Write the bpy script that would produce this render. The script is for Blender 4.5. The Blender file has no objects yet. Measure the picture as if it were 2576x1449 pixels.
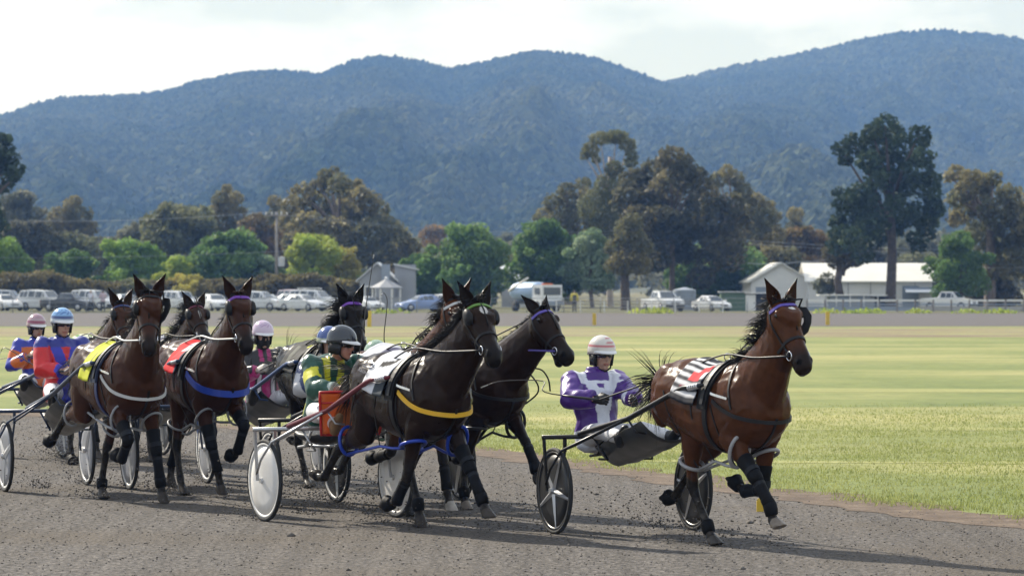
import bpy, math, random
import numpy as np
from mathutils import Vector, Matrix
from mathutils.bvhtree import BVHTree

SC = bpy.context.scene
COL = SC.collection
R = math.radians
rng = np.random.default_rng(7)
random.seed(7)

# ------------------------------------------------------------------ camera
CAM_H = 2.25
FPX = 10000.0          # focal length in units of a 2576 px wide frame
cam_d = bpy.data.cameras.new('camera')
cam_d.sensor_width = 36.0
cam_d.lens = FPX * 36.0 / 2576.0
cam_d.clip_start = 0.5
cam_d.clip_end = 20000.0
cam_d.dof.use_dof = True
cam_d.dof.focus_distance = 37.5
cam_d.dof.aperture_fstop = 5.8
cam = bpy.data.objects.new('camera', cam_d)
COL.objects.link(cam)
cam.location = (0, 0, CAM_H)
cam.rotation_euler = (R(90) - 9.5 / FPX, 0, 0)
SC.camera = cam

# ------------------------------------------------------------------ sun and sky
SUN_EL = 36.0
SUN_AZ = -38.0         # degrees from +Y, negative = to the left; the sun stands behind the field, to the left
sx, sy, sz = (math.sin(R(SUN_AZ)) * math.cos(R(SUN_EL)), math.cos(R(SUN_AZ)) * math.cos(R(SUN_EL)), math.sin(R(SUN_EL)))
sun_d = bpy.data.lights.new('sun', 'SUN')
sun_d.energy = 5.0
sun_d.angle = R(0.53)
sun_d.color = (1.0, 0.94, 0.85)
sun = bpy.data.objects.new('sun', sun_d)
COL.objects.link(sun)
sun.rotation_euler = Vector((sx, sy, sz)).to_track_quat('Z', 'Y').to_euler()

world = bpy.data.worlds.new('World')
SC.world = world
world.use_nodes = True
wt = world.node_tree
wt.nodes.clear()
wo = wt.nodes.new('ShaderNodeOutputWorld')
bg = wt.nodes.new('ShaderNodeBackground')
sky = wt.nodes.new('ShaderNodeTexSky')
sky.sky_type = 'NISHITA'
sky.sun_disc = False
sky.sun_elevation = R(SUN_EL)
sky.sun_rotation = R(SUN_AZ)
sky.altitude = 200
sky.air_density = 1.0
sky.dust_density = 0.25
bg.inputs[1].default_value = 0.05
tc = wt.nodes.new('ShaderNodeTexCoord')
mp = wt.nodes.new('ShaderNodeMapping')
mp.inputs['Scale'].default_value = (6.0, 6.0, 15.0)
mp.inputs['Location'].default_value = (2.14, 4.90, 1.11)
nz = wt.nodes.new('ShaderNodeTexNoise')
nz.inputs['Scale'].default_value = 1.6
nz.inputs['Detail'].default_value = 7.0
nz.inputs['Roughness'].default_value = 0.55
cr = wt.nodes.new('ShaderNodeValToRGB')
cr.color_ramp.elements[0].position = 0.44
cr.color_ramp.elements[1].position = 0.58
cr.color_ramp.elements[0].color = (.38, .38, .38, 1)
mx = wt.nodes.new('ShaderNodeMix')
mx.data_type = 'RGBA'
mx.inputs[7].default_value = (15.4, 16.6, 18.4, 1)
wt.links.new(tc.outputs['Generated'], mp.inputs[0])
wt.links.new(mp.outputs[0], nz.inputs[0])
wt.links.new(nz.outputs[0], cr.inputs[0])
wt.links.new(cr.outputs[0], mx.inputs[0])
wt.links.new(sky.outputs[0], mx.inputs[6])
wt.links.new(mx.outputs[2], bg.inputs[0])
wt.links.new(bg.outputs[0], wo.inputs[0])

vs = SC.view_settings
vs.view_transform = 'Standard'
vs.look = 'None'
vs.gamma = 1.0
vs.use_curve_mapping = False
vs.exposure = 0.58
SC.cycles.use_denoising = True
SC.cycles.max_bounces = 8
SC.cycles.transparent_max_bounces = 8
SC.cycles.volume_bounces = 0

# ------------------------------------------------------------------ helpers
def px(u, v=None, d=None, z=0.0):
    """a point seen at u, v (2576 px wide photograph): on the ground, or at distance d"""
    if d is None:
        d = FPX * (CAM_H - z) / (v - 715.0)
        return Vector(((u - 1288.0) / FPX * d, d, z))
    if v is None:
        return Vector(((u - 1288.0) / FPX * d, d, z))
    return Vector(((u - 1288.0) / FPX * d, d, CAM_H - (v - 715.0) * d / FPX))

def nodes_of(m):
    m.use_nodes = True
    nt = m.node_tree
    return nt, nt.nodes.get('Principled BSDF')

MATS = {}
def mat(name, base=(.5, .5, .5), rough=.6, metal=0.0, spec=.5, var=.0, scale=8.0, base2=None, bump=0.0, bscale=None,
        attr=None, coat=0.0, transl=0.0, detail=4.0, sheen=0.0, emit=None, alpha=None, objrand=0.0, stretch=None, bdist=.02):
    if name in MATS:
        return MATS[name]
    m = bpy.data.materials.new(name)
    nt, p = nodes_of(m)
    L = nt.links.new
    p.inputs['Roughness'].default_value = rough
    p.inputs['Metallic'].default_value = metal
    p.inputs['Specular IOR Level'].default_value = spec
    if coat: p.inputs['Coat Weight'].default_value = coat; p.inputs['Coat Roughness'].default_value = .12
    if sheen: p.inputs['Sheen Weight'].default_value = sheen
    col = None
    c4 = tuple(base) + (1,)
    if attr:
        a = nt.nodes.new('ShaderNodeAttribute'); a.attribute_name = attr
        col = a.outputs['Color']
    t = nt.nodes.new('ShaderNodeTexCoord')
    src = t.outputs['Object']
    if stretch:
        mpp = nt.nodes.new('ShaderNodeMapping'); mpp.inputs['Scale'].default_value = stretch
        L(src, mpp.inputs[0]); src = mpp.outputs[0]
    if var or base2:
        n = nt.nodes.new('ShaderNodeTexNoise'); n.inputs['Scale'].default_value = scale; n.inputs['Detail'].default_value = detail
        L(src, n.inputs[0])
        r = nt.nodes.new('ShaderNodeMapRange'); r.inputs['From Min'].default_value = .3; r.inputs['From Max'].default_value = .7
        L(n.outputs[0], r.inputs[0])
        x = nt.nodes.new('ShaderNodeMix'); x.data_type = 'RGBA'
        L(r.outputs[0], x.inputs[0])
        if base2:
            x.inputs[6].default_value = c4; x.inputs[7].default_value = tuple(base2) + (1,)
            if col: L(col, x.inputs[6])
        else:
            lo = tuple(b * (1 - var) for b in base) + (1,); hi = tuple(min(1, b * (1 + var)) for b in base) + (1,)
            if col:
                x.blend_type = 'MULTIPLY'; x.inputs[0].default_value = 1
                nt.links.remove(x.inputs[0].links[0])
                r.inputs['To Min'].default_value = 1 - var; r.inputs['To Max'].default_value = 1 + var
                L(col, x.inputs[6]); L(r.outputs[0], x.inputs[7])
            else:
                x.inputs[6].default_value = lo; x.inputs[7].default_value = hi
        col = x.outputs[2]
    if objrand:
        oi = nt.nodes.new('ShaderNodeObjectInfo')
        hs = nt.nodes.new('ShaderNodeHueSaturation')
        mr = nt.nodes.new('ShaderNodeMapRange'); mr.inputs['To Min'].default_value = 1 - objrand; mr.inputs['To Max'].default_value = 1 + objrand
        L(oi.outputs['Random'], mr.inputs[0]); L(mr.outputs[0], hs.inputs['Value'])
        if col: L(col, hs.inputs['Color'])
        else: hs.inputs['Color'].default_value = c4
        col = hs.outputs[0]
    if col: L(col, p.inputs['Base Color'])
    else: p.inputs['Base Color'].default_value = c4
    if bump:
        n2 = nt.nodes.new('ShaderNodeTexNoise'); n2.inputs['Scale'].default_value = bscale or scale; n2.inputs['Detail'].default_value = 4
        L(src, n2.inputs[0])
        b = nt.nodes.new('ShaderNodeBump'); b.inputs['Strength'].default_value = bump; b.inputs['Distance'].default_value = bdist
        L(n2.outputs[0], b.inputs['Height']); L(b.outputs[0], p.inputs['Normal'])
    if transl:
        tr = nt.nodes.new('ShaderNodeBsdfTranslucent')
        if col: L(col, tr.inputs[0])
        else: tr.inputs[0].default_value = c4
        ms = nt.nodes.new('ShaderNodeMixShader'); ms.inputs[0].default_value = transl
        out = nt.nodes.get('Material Output')
        L(p.outputs[0], ms.inputs[1]); L(tr.outputs[0], ms.inputs[2]); L(ms.outputs[0], out.inputs[0])
    if emit:
        p.inputs['Emission Color'].default_value = tuple(emit) + (1,); p.inputs['Emission Strength'].default_value = 1
    MATS[name] = m
    return m

def tag(o, label=None, cat=None, group=None, kind=None):
    if label: o['label'] = label
    if cat: o['category'] = cat
    if group: o['group'] = group
    if kind: o['kind'] = kind
    return o

def empty(name, loc=(0, 0, 0), rz=0.0, label=None, cat=None, group=None, s=1.0):
    o = bpy.data.objects.new(name, None)
    o.empty_display_size = .2
    COL.objects.link(o)
    o.location = loc
    o.rotation_euler = (0, 0, rz)
    o.scale = (s, s, s)
    return tag(o, label, cat, group)

def link(name, me, parent=None, kind=None):
    o = bpy.data.objects.new(name, me)
    COL.objects.link(o)
    if parent: o.parent = parent
    if kind: o['kind'] = kind
    return o

def mesh_np(name, V, F, mats, parent=None, smooth=True, kind=None, mi=None):
    """V (n,3); F list of faces or (m,k) array"""
    me = bpy.data.meshes.new(name)
    V = np.asarray(V, float)
    if isinstance(F, np.ndarray):
        m, k = F.shape
        me.vertices.add(len(V)); me.vertices.foreach_set('co', V.ravel())
        me.loops.add(m * k); me.loops.foreach_set('vertex_index', F.ravel().astype(np.int32))
        me.polygons.add(m); me.polygons.foreach_set('loop_start', np.arange(0, m * k, k, dtype=np.int32))
        me.update(calc_edges=True); me.validate()
    else:
        me.from_pydata([tuple(v) for v in V], [], [tuple(f) for f in F])
        me.update()
    for q in (mats if isinstance(mats, (list, tuple)) else [mats]):
        me.materials.append(q)
    if mi is not None: me.polygons.foreach_set('material_index', np.asarray(mi, np.int32))
    if smooth: me.polygons.foreach_set('use_smooth', np.ones(len(me.polygons), bool))
    o = link(name, me, parent, kind)
    return o

def set_col(o, name, cols):
    me = o.data
    a = me.color_attributes.new(name, 'FLOAT_COLOR', 'POINT')
    c = np.ones((len(me.vertices), 4)); c[:, :3] = cols
    a.data.foreach_set('color', c.ravel())

def unit(v):
    v = np.asarray(v, float); n = np.linalg.norm(v)
    return v / n if n > 1e-9 else v

class MB:
    def __init__(s): s.V = []; s.F = []; s.M = []; s.m = 0
    def add(s, V, F):
        b = len(s.V); s.V += [tuple(map(float, v)) for v in V]; s.F += [tuple(b + i for i in f) for f in F]; s.M += [s.m] * len(F)
    def box(s, c, size, rz=0.0, M=None):
        h = np.array(size) / 2
        P = np.array([[x, y, z] for x in (-1, 1) for y in (-1, 1) for z in (-1, 1)]) * h
        if M is not None: P = P @ np.array(M).T
        if rz:
            cc, ss = math.cos(rz), math.sin(rz); P = P @ np.array([[cc, -ss, 0], [ss, cc, 0], [0, 0, 1]]).T
        P = P + np.array(c)
        s.add(P, [(0, 1, 3, 2), (4, 6, 7, 5), (0, 4, 5, 1), (2, 3, 7, 6), (0, 2, 6, 4), (1, 5, 7, 3)])
    def bar(s, a, b, w, h=None, up=(0, 0, 1)):
        a = np.array(a, float); b = np.array(b, float); d = unit(b - a); h = h or w
        sd = np.cross(d, up)
        if np.linalg.norm(sd) < 1e-4: sd = np.array([1., 0, 0])
        sd = unit(sd); u = np.cross(sd, d)
        P = [p + sd * i * w / 2 + u * j * h / 2 for p in (a, b) for i, j in ((-1, -1), (1, -1), (1, 1), (-1, 1))]
        s.add(P, [(3, 2, 1, 0), (4, 5, 6, 7), (0, 1, 5, 4), (1, 2, 6, 5), (2, 3, 7, 6), (3, 0, 4, 7)])
    def tube(s, pts, r, n=8, closed=False):
        pts = [np.array(p, float) for p in pts]; k = len(pts)
        rs = r if hasattr(r, '__len__') else [r] * k
        t0 = unit(pts[1] - pts[0]); ref = np.array([0, 0, 1.]) if abs(t0[2]) < .9 else np.array([1., 0, 0])
        u = unit(np.cross(t0, ref)); V = []
        for i in range(k):
            if closed: t = unit(pts[(i + 1) % k] - pts[i - 1])
            else: t = unit(pts[min(i + 1, k - 1)] - pts[max(i - 1, 0)])
            u = unit(u - t * np.dot(u, t)); w = np.cross(t, u)
            for j in range(n):
                a = 2 * math.pi * j / n; V.append(pts[i] + rs[i] * (math.cos(a) * u + math.sin(a) * w))
        F = []
        for i in range(k if closed else k - 1):
            for j in range(n):
                i2 = (i + 1) % k
                F.append((i * n + j, i * n + (j + 1) % n, i2 * n + (j + 1) % n, i2 * n + j))
        if not closed: F += [tuple(range(n - 1, -1, -1)), tuple(range((k - 1) * n, k * n))]
        s.add(V, F)
    def rings(s, rings, cap=True, closed=False):
        n = len(rings[0]); V = [p for r in rings for p in r]; F = []
        k = len(rings)
        for i in range(k if closed else k - 1):
            i2 = (i + 1) % k
            for j in range(n): F.append((i * n + j, i * n + (j + 1) % n, i2 * n + (j + 1) % n, i2 * n + j))
        if cap and not closed: F += [tuple(range(n - 1, -1, -1)), tuple(range((k - 1) * n, k * n))]
        s.add(V, F)
    def lathe(s, prof, c=(0, 0, 0), axis=(0, 0, 1), n=24, cap=False):
        ax = unit(axis); ref = np.array([0, 0, 1.]) if abs(ax[2]) < .9 else np.array([1., 0, 0])
        u = unit(np.cross(ref, ax)); w = np.cross(ax, u); c = np.array(c, float)
        s.rings([[c + ax * h + r * (math.cos(2 * math.pi * j / n) * u + math.sin(2 * math.pi * j / n) * w) for j in range(n)] for r, h in prof], cap=cap)
    def prism(s, poly, a, b):
        """poly: list of 3D points; extruded along vector from a to b offsets"""
        n = len(poly); a = np.array(a, float); b = np.array(b, float)
        V = [np.array(p) + a for p in poly] + [np.array(p) + b for p in poly]
        s.add(V, [tuple(range(n - 1, -1, -1)), tuple(range(n, 2 * n))] + [(i, (i + 1) % n, n + (i + 1) % n, n + i) for i in range(n)])
    def build(s, name, mats, parent=None, smooth=False, kind=None):
        o = mesh_np(name, s.V, s.F, mats, parent, smooth, kind, s.M if isinstance(mats, (list, tuple)) else None)
        return o

def ang_smooth(o, deg=35):
    me = o.data
    me.polygons.foreach_set('use_smooth', np.ones(len(me.polygons), bool))
    try:
        me.set_sharp_from_angle(angle=R(deg))
    except Exception:
        pass
    return o

def hash_noise(P, scale, seed=0):
    """cheap smooth value noise for numpy arrays (n,3)"""
    Q = np.asarray(P) * scale + seed * 17.31
    I = np.floor(Q).astype(np.int64); f = Q - I; f = f * f * (3 - 2 * f)
    def h(i, j, k):
        n = (i * 374761393 + j * 668265263 + k * 2147483647 + seed * 144665) & 0x7fffffff
        n = ((n ^ (n >> 13)) * 1274126177) & 0x7fffffff
        return ((n ^ (n >> 16)) & 0xffff) / 65535.0
    x, y, z = I[:, 0], I[:, 1], I[:, 2]
    def lp(a, b, t): return a + (b - a) * t
    c00 = lp(h(x, y, z), h(x + 1, y, z), f[:, 0]); c10 = lp(h(x, y + 1, z), h(x + 1, y + 1, z), f[:, 0])
    c01 = lp(h(x, y, z + 1), h(x + 1, y, z + 1), f[:, 0]); c11 = lp(h(x, y + 1, z + 1), h(x + 1, y + 1, z + 1), f[:, 0])
    return lp(lp(c00, c10, f[:, 1]), lp(c01, c11, f[:, 1]), f[:, 2]) * 2 - 1
# ------------------------------------------------------------------ ground sheets
def ground_mat(name, cols, scale, stretch, bump, bscale, rough=.95, patch=None, bdist=.03, fine=None):
    m = bpy.data.materials.new(name)
    nt, p = nodes_of(m); L = nt.links.new
    p.inputs['Roughness'].default_value = rough
    p.inputs['Specular IOR Level'].default_value = .2
    t = nt.nodes.new('ShaderNodeTexCoord')
    mpp = nt.nodes.new('ShaderNodeMapping'); mpp.inputs['Scale'].default_value = stretch
    L(t.outputs['Object'], mpp.inputs[0])
    n = nt.nodes.new('ShaderNodeTexNoise'); n.inputs['Scale'].default_value = scale; n.inputs['Detail'].default_value = 8; n.inputs['Roughness'].default_value = .62
    L(mpp.outputs[0], n.inputs[0])
    r = nt.nodes.new('ShaderNodeValToRGB')
    while len(r.color_ramp.elements) < len(cols): r.color_ramp.elements.new(.5)
    for e, (pos, c) in zip(r.color_ramp.elements, cols): e.position = pos; e.color = tuple(c) + (1,)
    L(n.outputs[0], r.inputs[0]); col = r.outputs[0]
    if patch:
        n3 = nt.nodes.new('ShaderNodeTexNoise'); n3.inputs['Scale'].default_value = patch[0]; n3.inputs['Detail'].default_value = 5
        mp3 = nt.nodes.new('ShaderNodeMapping'); mp3.inputs['Scale'].default_value = patch[3] if len(patch) > 3 else (1, 1, 1); mp3.inputs['Location'].default_value = (3.1, 9.4, 0)
        L(t.outputs['Object'], mp3.inputs[0]); L(mp3.outputs[0], n3.inputs[0])
        mr = nt.nodes.new('ShaderNodeMapRange'); mr.inputs['From Min'].default_value = patch[2][0]; mr.inputs['From Max'].default_value = patch[2][1]
        L(n3.outputs[0], mr.inputs[0])
        x = nt.nodes.new('ShaderNodeMix'); x.data_type = 'RGBA'; x.inputs[7].default_value = tuple(patch[1]) + (1,)
        L(mr.outputs[0], x.inputs[0]); L(col, x.inputs[6]); col = x.outputs[2]
    if fine:
        n4 = nt.nodes.new('ShaderNodeTexNoise'); n4.inputs['Scale'].default_value = fine[0]; n4.inputs['Detail'].default_value = 3
        L(t.outputs['Object'], n4.inputs[0])
        mr = nt.nodes.new('ShaderNodeMapRange'); mr.inputs['From Min'].default_value = .25; mr.inputs['From Max'].default_value = .75
        mr.inputs['To Min'].default_value = fine[1]; mr.inputs['To Max'].default_value = fine[2]
        L(n4.outputs[0], mr.inputs[0])
        x = nt.nodes.new('ShaderNodeMix'); x.data_type = 'RGBA'; x.blend_type = 'MULTIPLY'; x.inputs[0].default_value = 1
        L(col, x.inputs[6]); L(mr.outputs[0], x.inputs[7]); col = x.outputs[2]
    L(col, p.inputs['Base Color'])
    n2 = nt.nodes.new('ShaderNodeTexNoise'); n2.inputs['Scale'].default_value = bscale; n2.inputs['Detail'].default_value = 5
    L(t.outputs['Object'], n2.inputs[0])
    b = nt.nodes.new('ShaderNodeBump'); b.inputs['Strength'].default_value = bump; b.inputs['Distance'].default_value = bdist
    L(n2.outputs[0], b.inputs['Height']); L(b.outputs[0], p.inputs['Normal'])
    return m

M_grass = ground_mat('grass_ground', [(.30, (.125, .160, .050)), (.5, (.180, .205, .068)), (.72, (.25, .255, .095))], .16, (1, .55, 1), .5, 9, patch=(.05, (.36, .33, .14), (.5, .72), (1, 2.2, 1)), fine=(2.6, .80, 1.20), bdist=.06)
M_plain = ground_mat('plain_ground', [(.35, (.13, .12, .07)), (.65, (.18, .17, .09))], .05, (1, 1, 1), .2, 3)
M_track = ground_mat('track_gravel', [(.3, (.038, .034, .031)), (.5, (.106, .096, .088)), (.70, (.205, .187, .168))], 15, (1, .7, 1), 1.0, 22, patch=(.35, (.105, .090, .075), (.45, .68)), fine=(30, .3, 1.65), bdist=.05)
_nt = M_track.node_tree; _p = _nt.nodes['Principled BSDF']
_t = _nt.nodes.new('ShaderNodeTexCoord'); _m = _nt.nodes.new('ShaderNodeMapping'); _m.inputs['Rotation'].default_value = (0, 0, R(-23)); _m.inputs['Scale'].default_value = (5.0, .05, 1)
_m.vector_type = 'TEXTURE' if False else 'POINT'
_n = _nt.nodes.new('ShaderNodeTexNoise'); _n.inputs['Scale'].default_value = 1.0; _n.inputs['Detail'].default_value = 6
_r = _nt.nodes.new('ShaderNodeMapRange'); _r.inputs['From Min'].default_value = .35; _r.inputs['From Max'].default_value = .70; _r.inputs['To Min'].default_value = .86; _r.inputs['To Max'].default_value = 1.22
_x = _nt.nodes.new('ShaderNodeMix'); _x.data_type = 'RGBA'; _x.blend_type = 'MULTIPLY'; _x.inputs[0].default_value = 1
_old = _p.inputs['Base Color'].links[0].from_socket
_nt.links.new(_t.outputs['Object'], _m.inputs[0]); _nt.links.new(_m.outputs[0], _n.inputs[0]); _nt.links.new(_n.outputs[0], _r.inputs[0]); _nt.links.new(_old, _x.inputs[6]); _nt.links.new(_r.outputs[0], _x.inputs[7]); _nt.links.new(_x.outputs[2], _p.inputs['Base Color'])
M_far = ground_mat('far_track_gravel', [(.3, (.085, .077, .075)), (.7, (.115, .105, .10))], .25, (.12, 1, 1), .3, 6, fine=(2.5, .85, 1.12))
M_soil = ground_mat('brown_soil', [(.3, (.085, .062, .046)), (.55, (.145, .108, .08)), (.75, (.21, .165, .12))], 2.5, (1, 1, 1), .8, 14, fine=(30, .6, 1.3))
M_dry = ground_mat('dry_grass_strip', [(.38, (.17, .13, .082)), (.50, (.22, .185, .10)), (.60, (.235, .25, .09))], .25, (.35, 1, 1), .5, 4, fine=(3, .8, 1.2))
M_park = ground_mat('car_park_grass', [(.35, (.075, .080, .040)), (.65, (.13, .125, .06))], .3, (.5, 1, 1), .5, 4, fine=(3, .8, 1.2))  # grass tone darkened to carry the shade at fence level
M_mow = ground_mat('pale_dry_grass', [(.35, (.235, .245, .085)), (.65, (.30, .30, .115))], .8, (.4, 1, 1), .5, 9, fine=(7, .75, 1.2))

def sheet(name, pts, z, m):
    return mesh_np(name, [(x, y, z) for x, y in pts], [tuple(range(len(pts)))], m, smooth=False, kind='structure')

sheet('ground', [(-2600, -150), (2600, -150), (2600, 6800), (-2600, 6800)], -.012, M_plain)
sheet('infield_grass', [(-170, 5), (170, 5), (170, 214), (-170, 214)], 0.0, M_grass)
# strip of dug-over dry ground, then the far side of the course
fx = np.linspace(-170, 170, 90)
jit = lambda s, a: [a * float(hash_noise(np.array([[x * .15, s, 0]]), 1.0, s)[0]) for x in fx]
j1, j2, j3, j4 = jit(1, 2.0), jit(2, 2.0), jit(3, 2.5), jit(4, 3.0)
def band(name, y0, y1, ja, jb, z, m):
    lo = [(float(x), y0 + a) for x, a in zip(fx, ja)]; hi = [(float(x), y1 + b) for x, b in zip(fx, jb)]
    n = len(lo)
    return mesh_np(name, [(x, y, z) for x, y in lo + hi], [(i, i + 1, n + i + 1, n + i) for i in range(n - 1)], m, smooth=False, kind='structure')
band('dry_grass_strip', 170, 205, j1, j2, .004, M_dry)
band('far_track', 212, 309, j2, j3, .008, M_far)
band('car_park_ground', 311, 540, j3, j4, .004, M_park)
# pale mown lines in the infield
for k, (y0, y1, x0, x1, sl) in enumerate(((84, 86.5, -30, 40, -.10), (62, 63.5, -2, 30, -.14), (50.5, 51.3, 1.0, 20, -.16), (118, 121, -60, 60, -.05))):
    xs = np.linspace(x0, x1, 40)
    lo = [(float(x), y0 + sl * float(x) + .5 * float(hash_noise(np.array([[x * .4, 5, k]]), 1, 9)[0])) for x in xs]
    hi = [(float(x), y1 + sl * float(x) + .7 * float(hash_noise(np.array([[x * .3, 7, k]]), 1, 11)[0])) for x in xs]
    n = len(lo)
    mesh_np('mown_line', [(x, y, .004) for x, y in lo + hi], [(i, i + 1, n + i + 1, n + i) for i in range(n - 1)], M_mow, smooth=False, kind='structure')

# near side of the course: the inner edge runs away to the left
EDGE = np.array([(14.0, 12), (10.5, 24), (7.6, 31), (4.87, 37.8), (2.9, 43.5), (.82, 50.6), (-1.5, 57.5), (-4.4, 63.5), (-8.9, 70.0), (-16, 76), (-30, 84), (-60, 95)])
def resample(P, step):
    d = np.r_[0, np.cumsum(np.linalg.norm(np.diff(P, axis=0), axis=1))]
    # catmull-rom through points
    t = np.arange(0, d[-1], step)
    out = np.stack([np.interp(t, d, P[:, i]) for i in range(P.shape[1])], 1)
    for _ in range(6): out[1:-1] = (out[:-2] + 2 * out[1:-1] + out[2:]) / 4
    return out
edge = resample(EDGE, .22)
tan = np.gradient(edge, axis=0); tan /= np.linalg.norm(tan, axis=1)[:, None]
inn = np.c_[tan[:, 1], -tan[:, 0]]          # towards the infield (right of travel away)
if inn[20, 0] < 0: inn = -inn
e3 = np.c_[edge, np.zeros(len(edge))]
w1 = .30 * hash_noise(e3, .8, 3) + .22 * hash_noise(e3, 2.6, 4)
w2 = .25 * hash_noise(e3, .7, 5) + .2 * hash_noise(e3, 3.1, 6)
soil_in = edge + inn * (.25 + w1)[:, None]
soil_out = edge - inn * (.75 + w2)[:, None]
n = len(edge)
trk = [tuple(p) for p in (edge - inn * .2)]
mesh_np('race_track', [(x, y, .004) for x, y in trk] + [(x - 60 - .2 * y, y - 30, .004) for x, y in trk], [(i, i + 1, n + i + 1, n + i) for i in range(n - 1)], M_track, smooth=False, kind='structure')
sheet('race_track_apron', [(-70, -60), (30, -60), (13.0, 14.0), (-70, 14.0)], .002, M_track)
mesh_np('soil_edge', [(x, y, .008) for x, y in soil_in] + [(x, y, .008) for x, y in soil_out], [(i, i + 1, n + i + 1, n + i) for i in range(n - 1)], M_soil, smooth=False, kind='structure')

def edge_x(Y):
    return np.interp(Y, edge[:, 1], edge[:, 0])

# ------------------------------------------------------------------ hills with forest
def prof(uv, R0):
    u = np.array([p[0] for p in uv], float); v = np.array([p[1] for p in uv], float)
    az = np.arctan((u - 1288) / FPX); H = CAM_H + (715 - v) / FPX * R0
    return az, H
r1 = prof([(-2500, 520), (-1200, 430), (-500, 340), (0, 290), (80, 262), (150, 243), (300, 238), (420, 228), (480, 208), (600, 184), (700, 174), (800, 182), (880, 152), (950, 134), (1010, 142), (1060, 152), (1120, 168), (1180, 162), (1250, 145), (1340, 125), (1400, 127), (1500, 143), (1560, 163), (1640, 195), (1720, 214), (1800, 218), (1900, 210), (2000, 225), (2150, 285), (2300, 340), (2450, 390), (2600, 430), (3600, 560), (5000, 620)], 3300)
r2 = prof([(-2500, 640), (900, 420), (1400, 290), (1600, 220), (1700, 197), (1800, 172), (1950, 142), (2100, 112), (2180, 92), (2250, 80), (2350, 72), (2450, 80), (2576, 94), (2900, 150), (3600, 260), (5000, 420)], 3700)
r0 = prof([(-2500, 600), (-600, 560), (0, 520), (300, 500), (700, 520), (1000, 480), (1300, 460), (1500, 470), (1800, 440), (2000, 400), (2200, 430), (2576, 480), (5000, 600)], 1900)
def hill_z(az, r):
    P = np.stack([az * 60, r / 260., np.zeros_like(r)], 1)
    sp = hash_noise(P, .35, 21) + .5 * hash_noise(P, .9, 22) + .25 * hash_noise(P, 2.1, 23)
    z = np.zeros_like(r)
    for (a, H), R0, rb, pw in ((r1, 3300., 1000., 1.25), (r2, 3700., 1900., 1.15), (r0, 1900., 900., 1.3)):
        h = np.interp(az, a, H)
        t = np.clip((r - rb) / (R0 - rb), 0, None)
        up = np.where(t < 1, np.clip(t, 0, 1) ** pw, np.clip(1 - (t - 1) * 1.3, 0, 1))
        env = np.where(t < 1, np.clip(t, 0, 1) * np.clip(1 - t, 0, 1) * 4, 0)
        zz = h * up + sp * env * h * .19
        z = np.maximum(z, zz)
    return z
azs = np.linspace(R(-16), R(16), 260); rs = np.linspace(780, 5300, 150)
A, RR = np.meshgrid(azs, rs, indexing='ij')
Z = hill_z(A.ravel(), RR.ravel()) - 4.5
HV = np.stack([RR.ravel() * np.tan(A.ravel()), RR.ravel(), Z], 1)
ii = np.arange(len(azs) * len(rs)).reshape(len(azs), len(rs))
HF = np.stack([ii[:-1, :-1], ii[1:, :-1], ii[1:, 1:], ii[:-1, 1:]], -1).reshape(-1, 4)
M_hill = mat('hill_ground', (.045, .055, .028), .95, var=.35, scale=.01)
mesh_np('hills', HV, HF, M_hill, kind='structure')

# tree cover on the slopes: one mass of crowns, instanced on points
N = 130000
az = rng.uniform(R(-9.3), R(9.3), N); rr = 900 + (4500 - 900) * rng.random(N) ** .75
zz = hill_z(az, rr)
keep = (zz > 6) & (hash_noise(np.stack([az * 400, rr / 40, 0 * az], 1), 1.0, 31) > -.72)
az, rr, zz = az[keep], rr[keep], zz[keep]
PV = np.stack([rr * np.tan(az), rr, zz - 4.5], 1)
M_for = mat('forest_leaves', (.032, .046, .022), .9, base2=(.085, .092, .048), spec=.0, scale=.014, detail=3, objrand=.42)
_nt = M_for.node_tree
_geo = _nt.nodes.new('ShaderNodeNewGeometry')
for _n in list(_nt.nodes):
    if _n.type == 'TEX_NOISE' and abs(_n.inputs['Scale'].default_value - .014) < 1e-6:
        _n.inputs['Scale'].default_value = .0045; _nt.links.new(_geo.outputs['Position'], _n.inputs[0])
me = bpy.data.meshes.new('hill_forest'); me.vertices.add(len(PV)); me.vertices.foreach_set('co', PV.ravel()); me.update()
forest = link('hill_forest', me, kind='stuff')
me.materials.append(M_for)
ng = bpy.data.node_groups.new('forest_crowns', 'GeometryNodeTree')
ng.interface.new_socket('Geometry', in_out='INPUT', socket_type='NodeSocketGeometry')
ng.interface.new_socket('Geometry', in_out='OUTPUT', socket_type='NodeSocketGeometry')
def gn(t): return ng.nodes.new(t)
gi, go = gn('NodeGroupInput'), gn('NodeGroupOutput')
ico = gn('GeometryNodeMeshIcoSphere'); ico.inputs['Radius'].default_value = 1; ico.inputs['Subdivisions'].default_value = 2
setp = gn('GeometryNodeSetPosition'); noi = gn('ShaderNodeTexNoise'); noi.inputs['Scale'].default_value = 1.7
vm = gn('ShaderNodeVectorMath'); vm.operation = 'SUBTRACT'; vm.inputs[1].default_value = (.5, .5, .5)
vsc = gn('ShaderNodeVectorMath'); vsc.operation = 'SCALE'; vsc.inputs['Scale'].default_value = 1.5
ng.links.new(noi.outputs['Color'], vm.inputs[0]); ng.links.new(vm.outputs[0], vsc.inputs[0])
ng.links.new(ico.outputs[0], setp.inputs[0]); ng.links.new(vsc.outputs[0], setp.inputs['Offset'])
smt = gn('GeometryNodeSetMaterial'); smt.inputs['Material'].default_value = M_for
ng.links.new(setp.outputs[0], smt.inputs[0])
iop = gn('GeometryNodeInstanceOnPoints')
ng.links.new(gi.outputs[0], iop.inputs['Points']); ng.links.new(smt.outputs[0], iop.inputs['Instance'])
rv = gn('FunctionNodeRandomValue'); rv.data_type = 'FLOAT_VECTOR'
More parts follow.
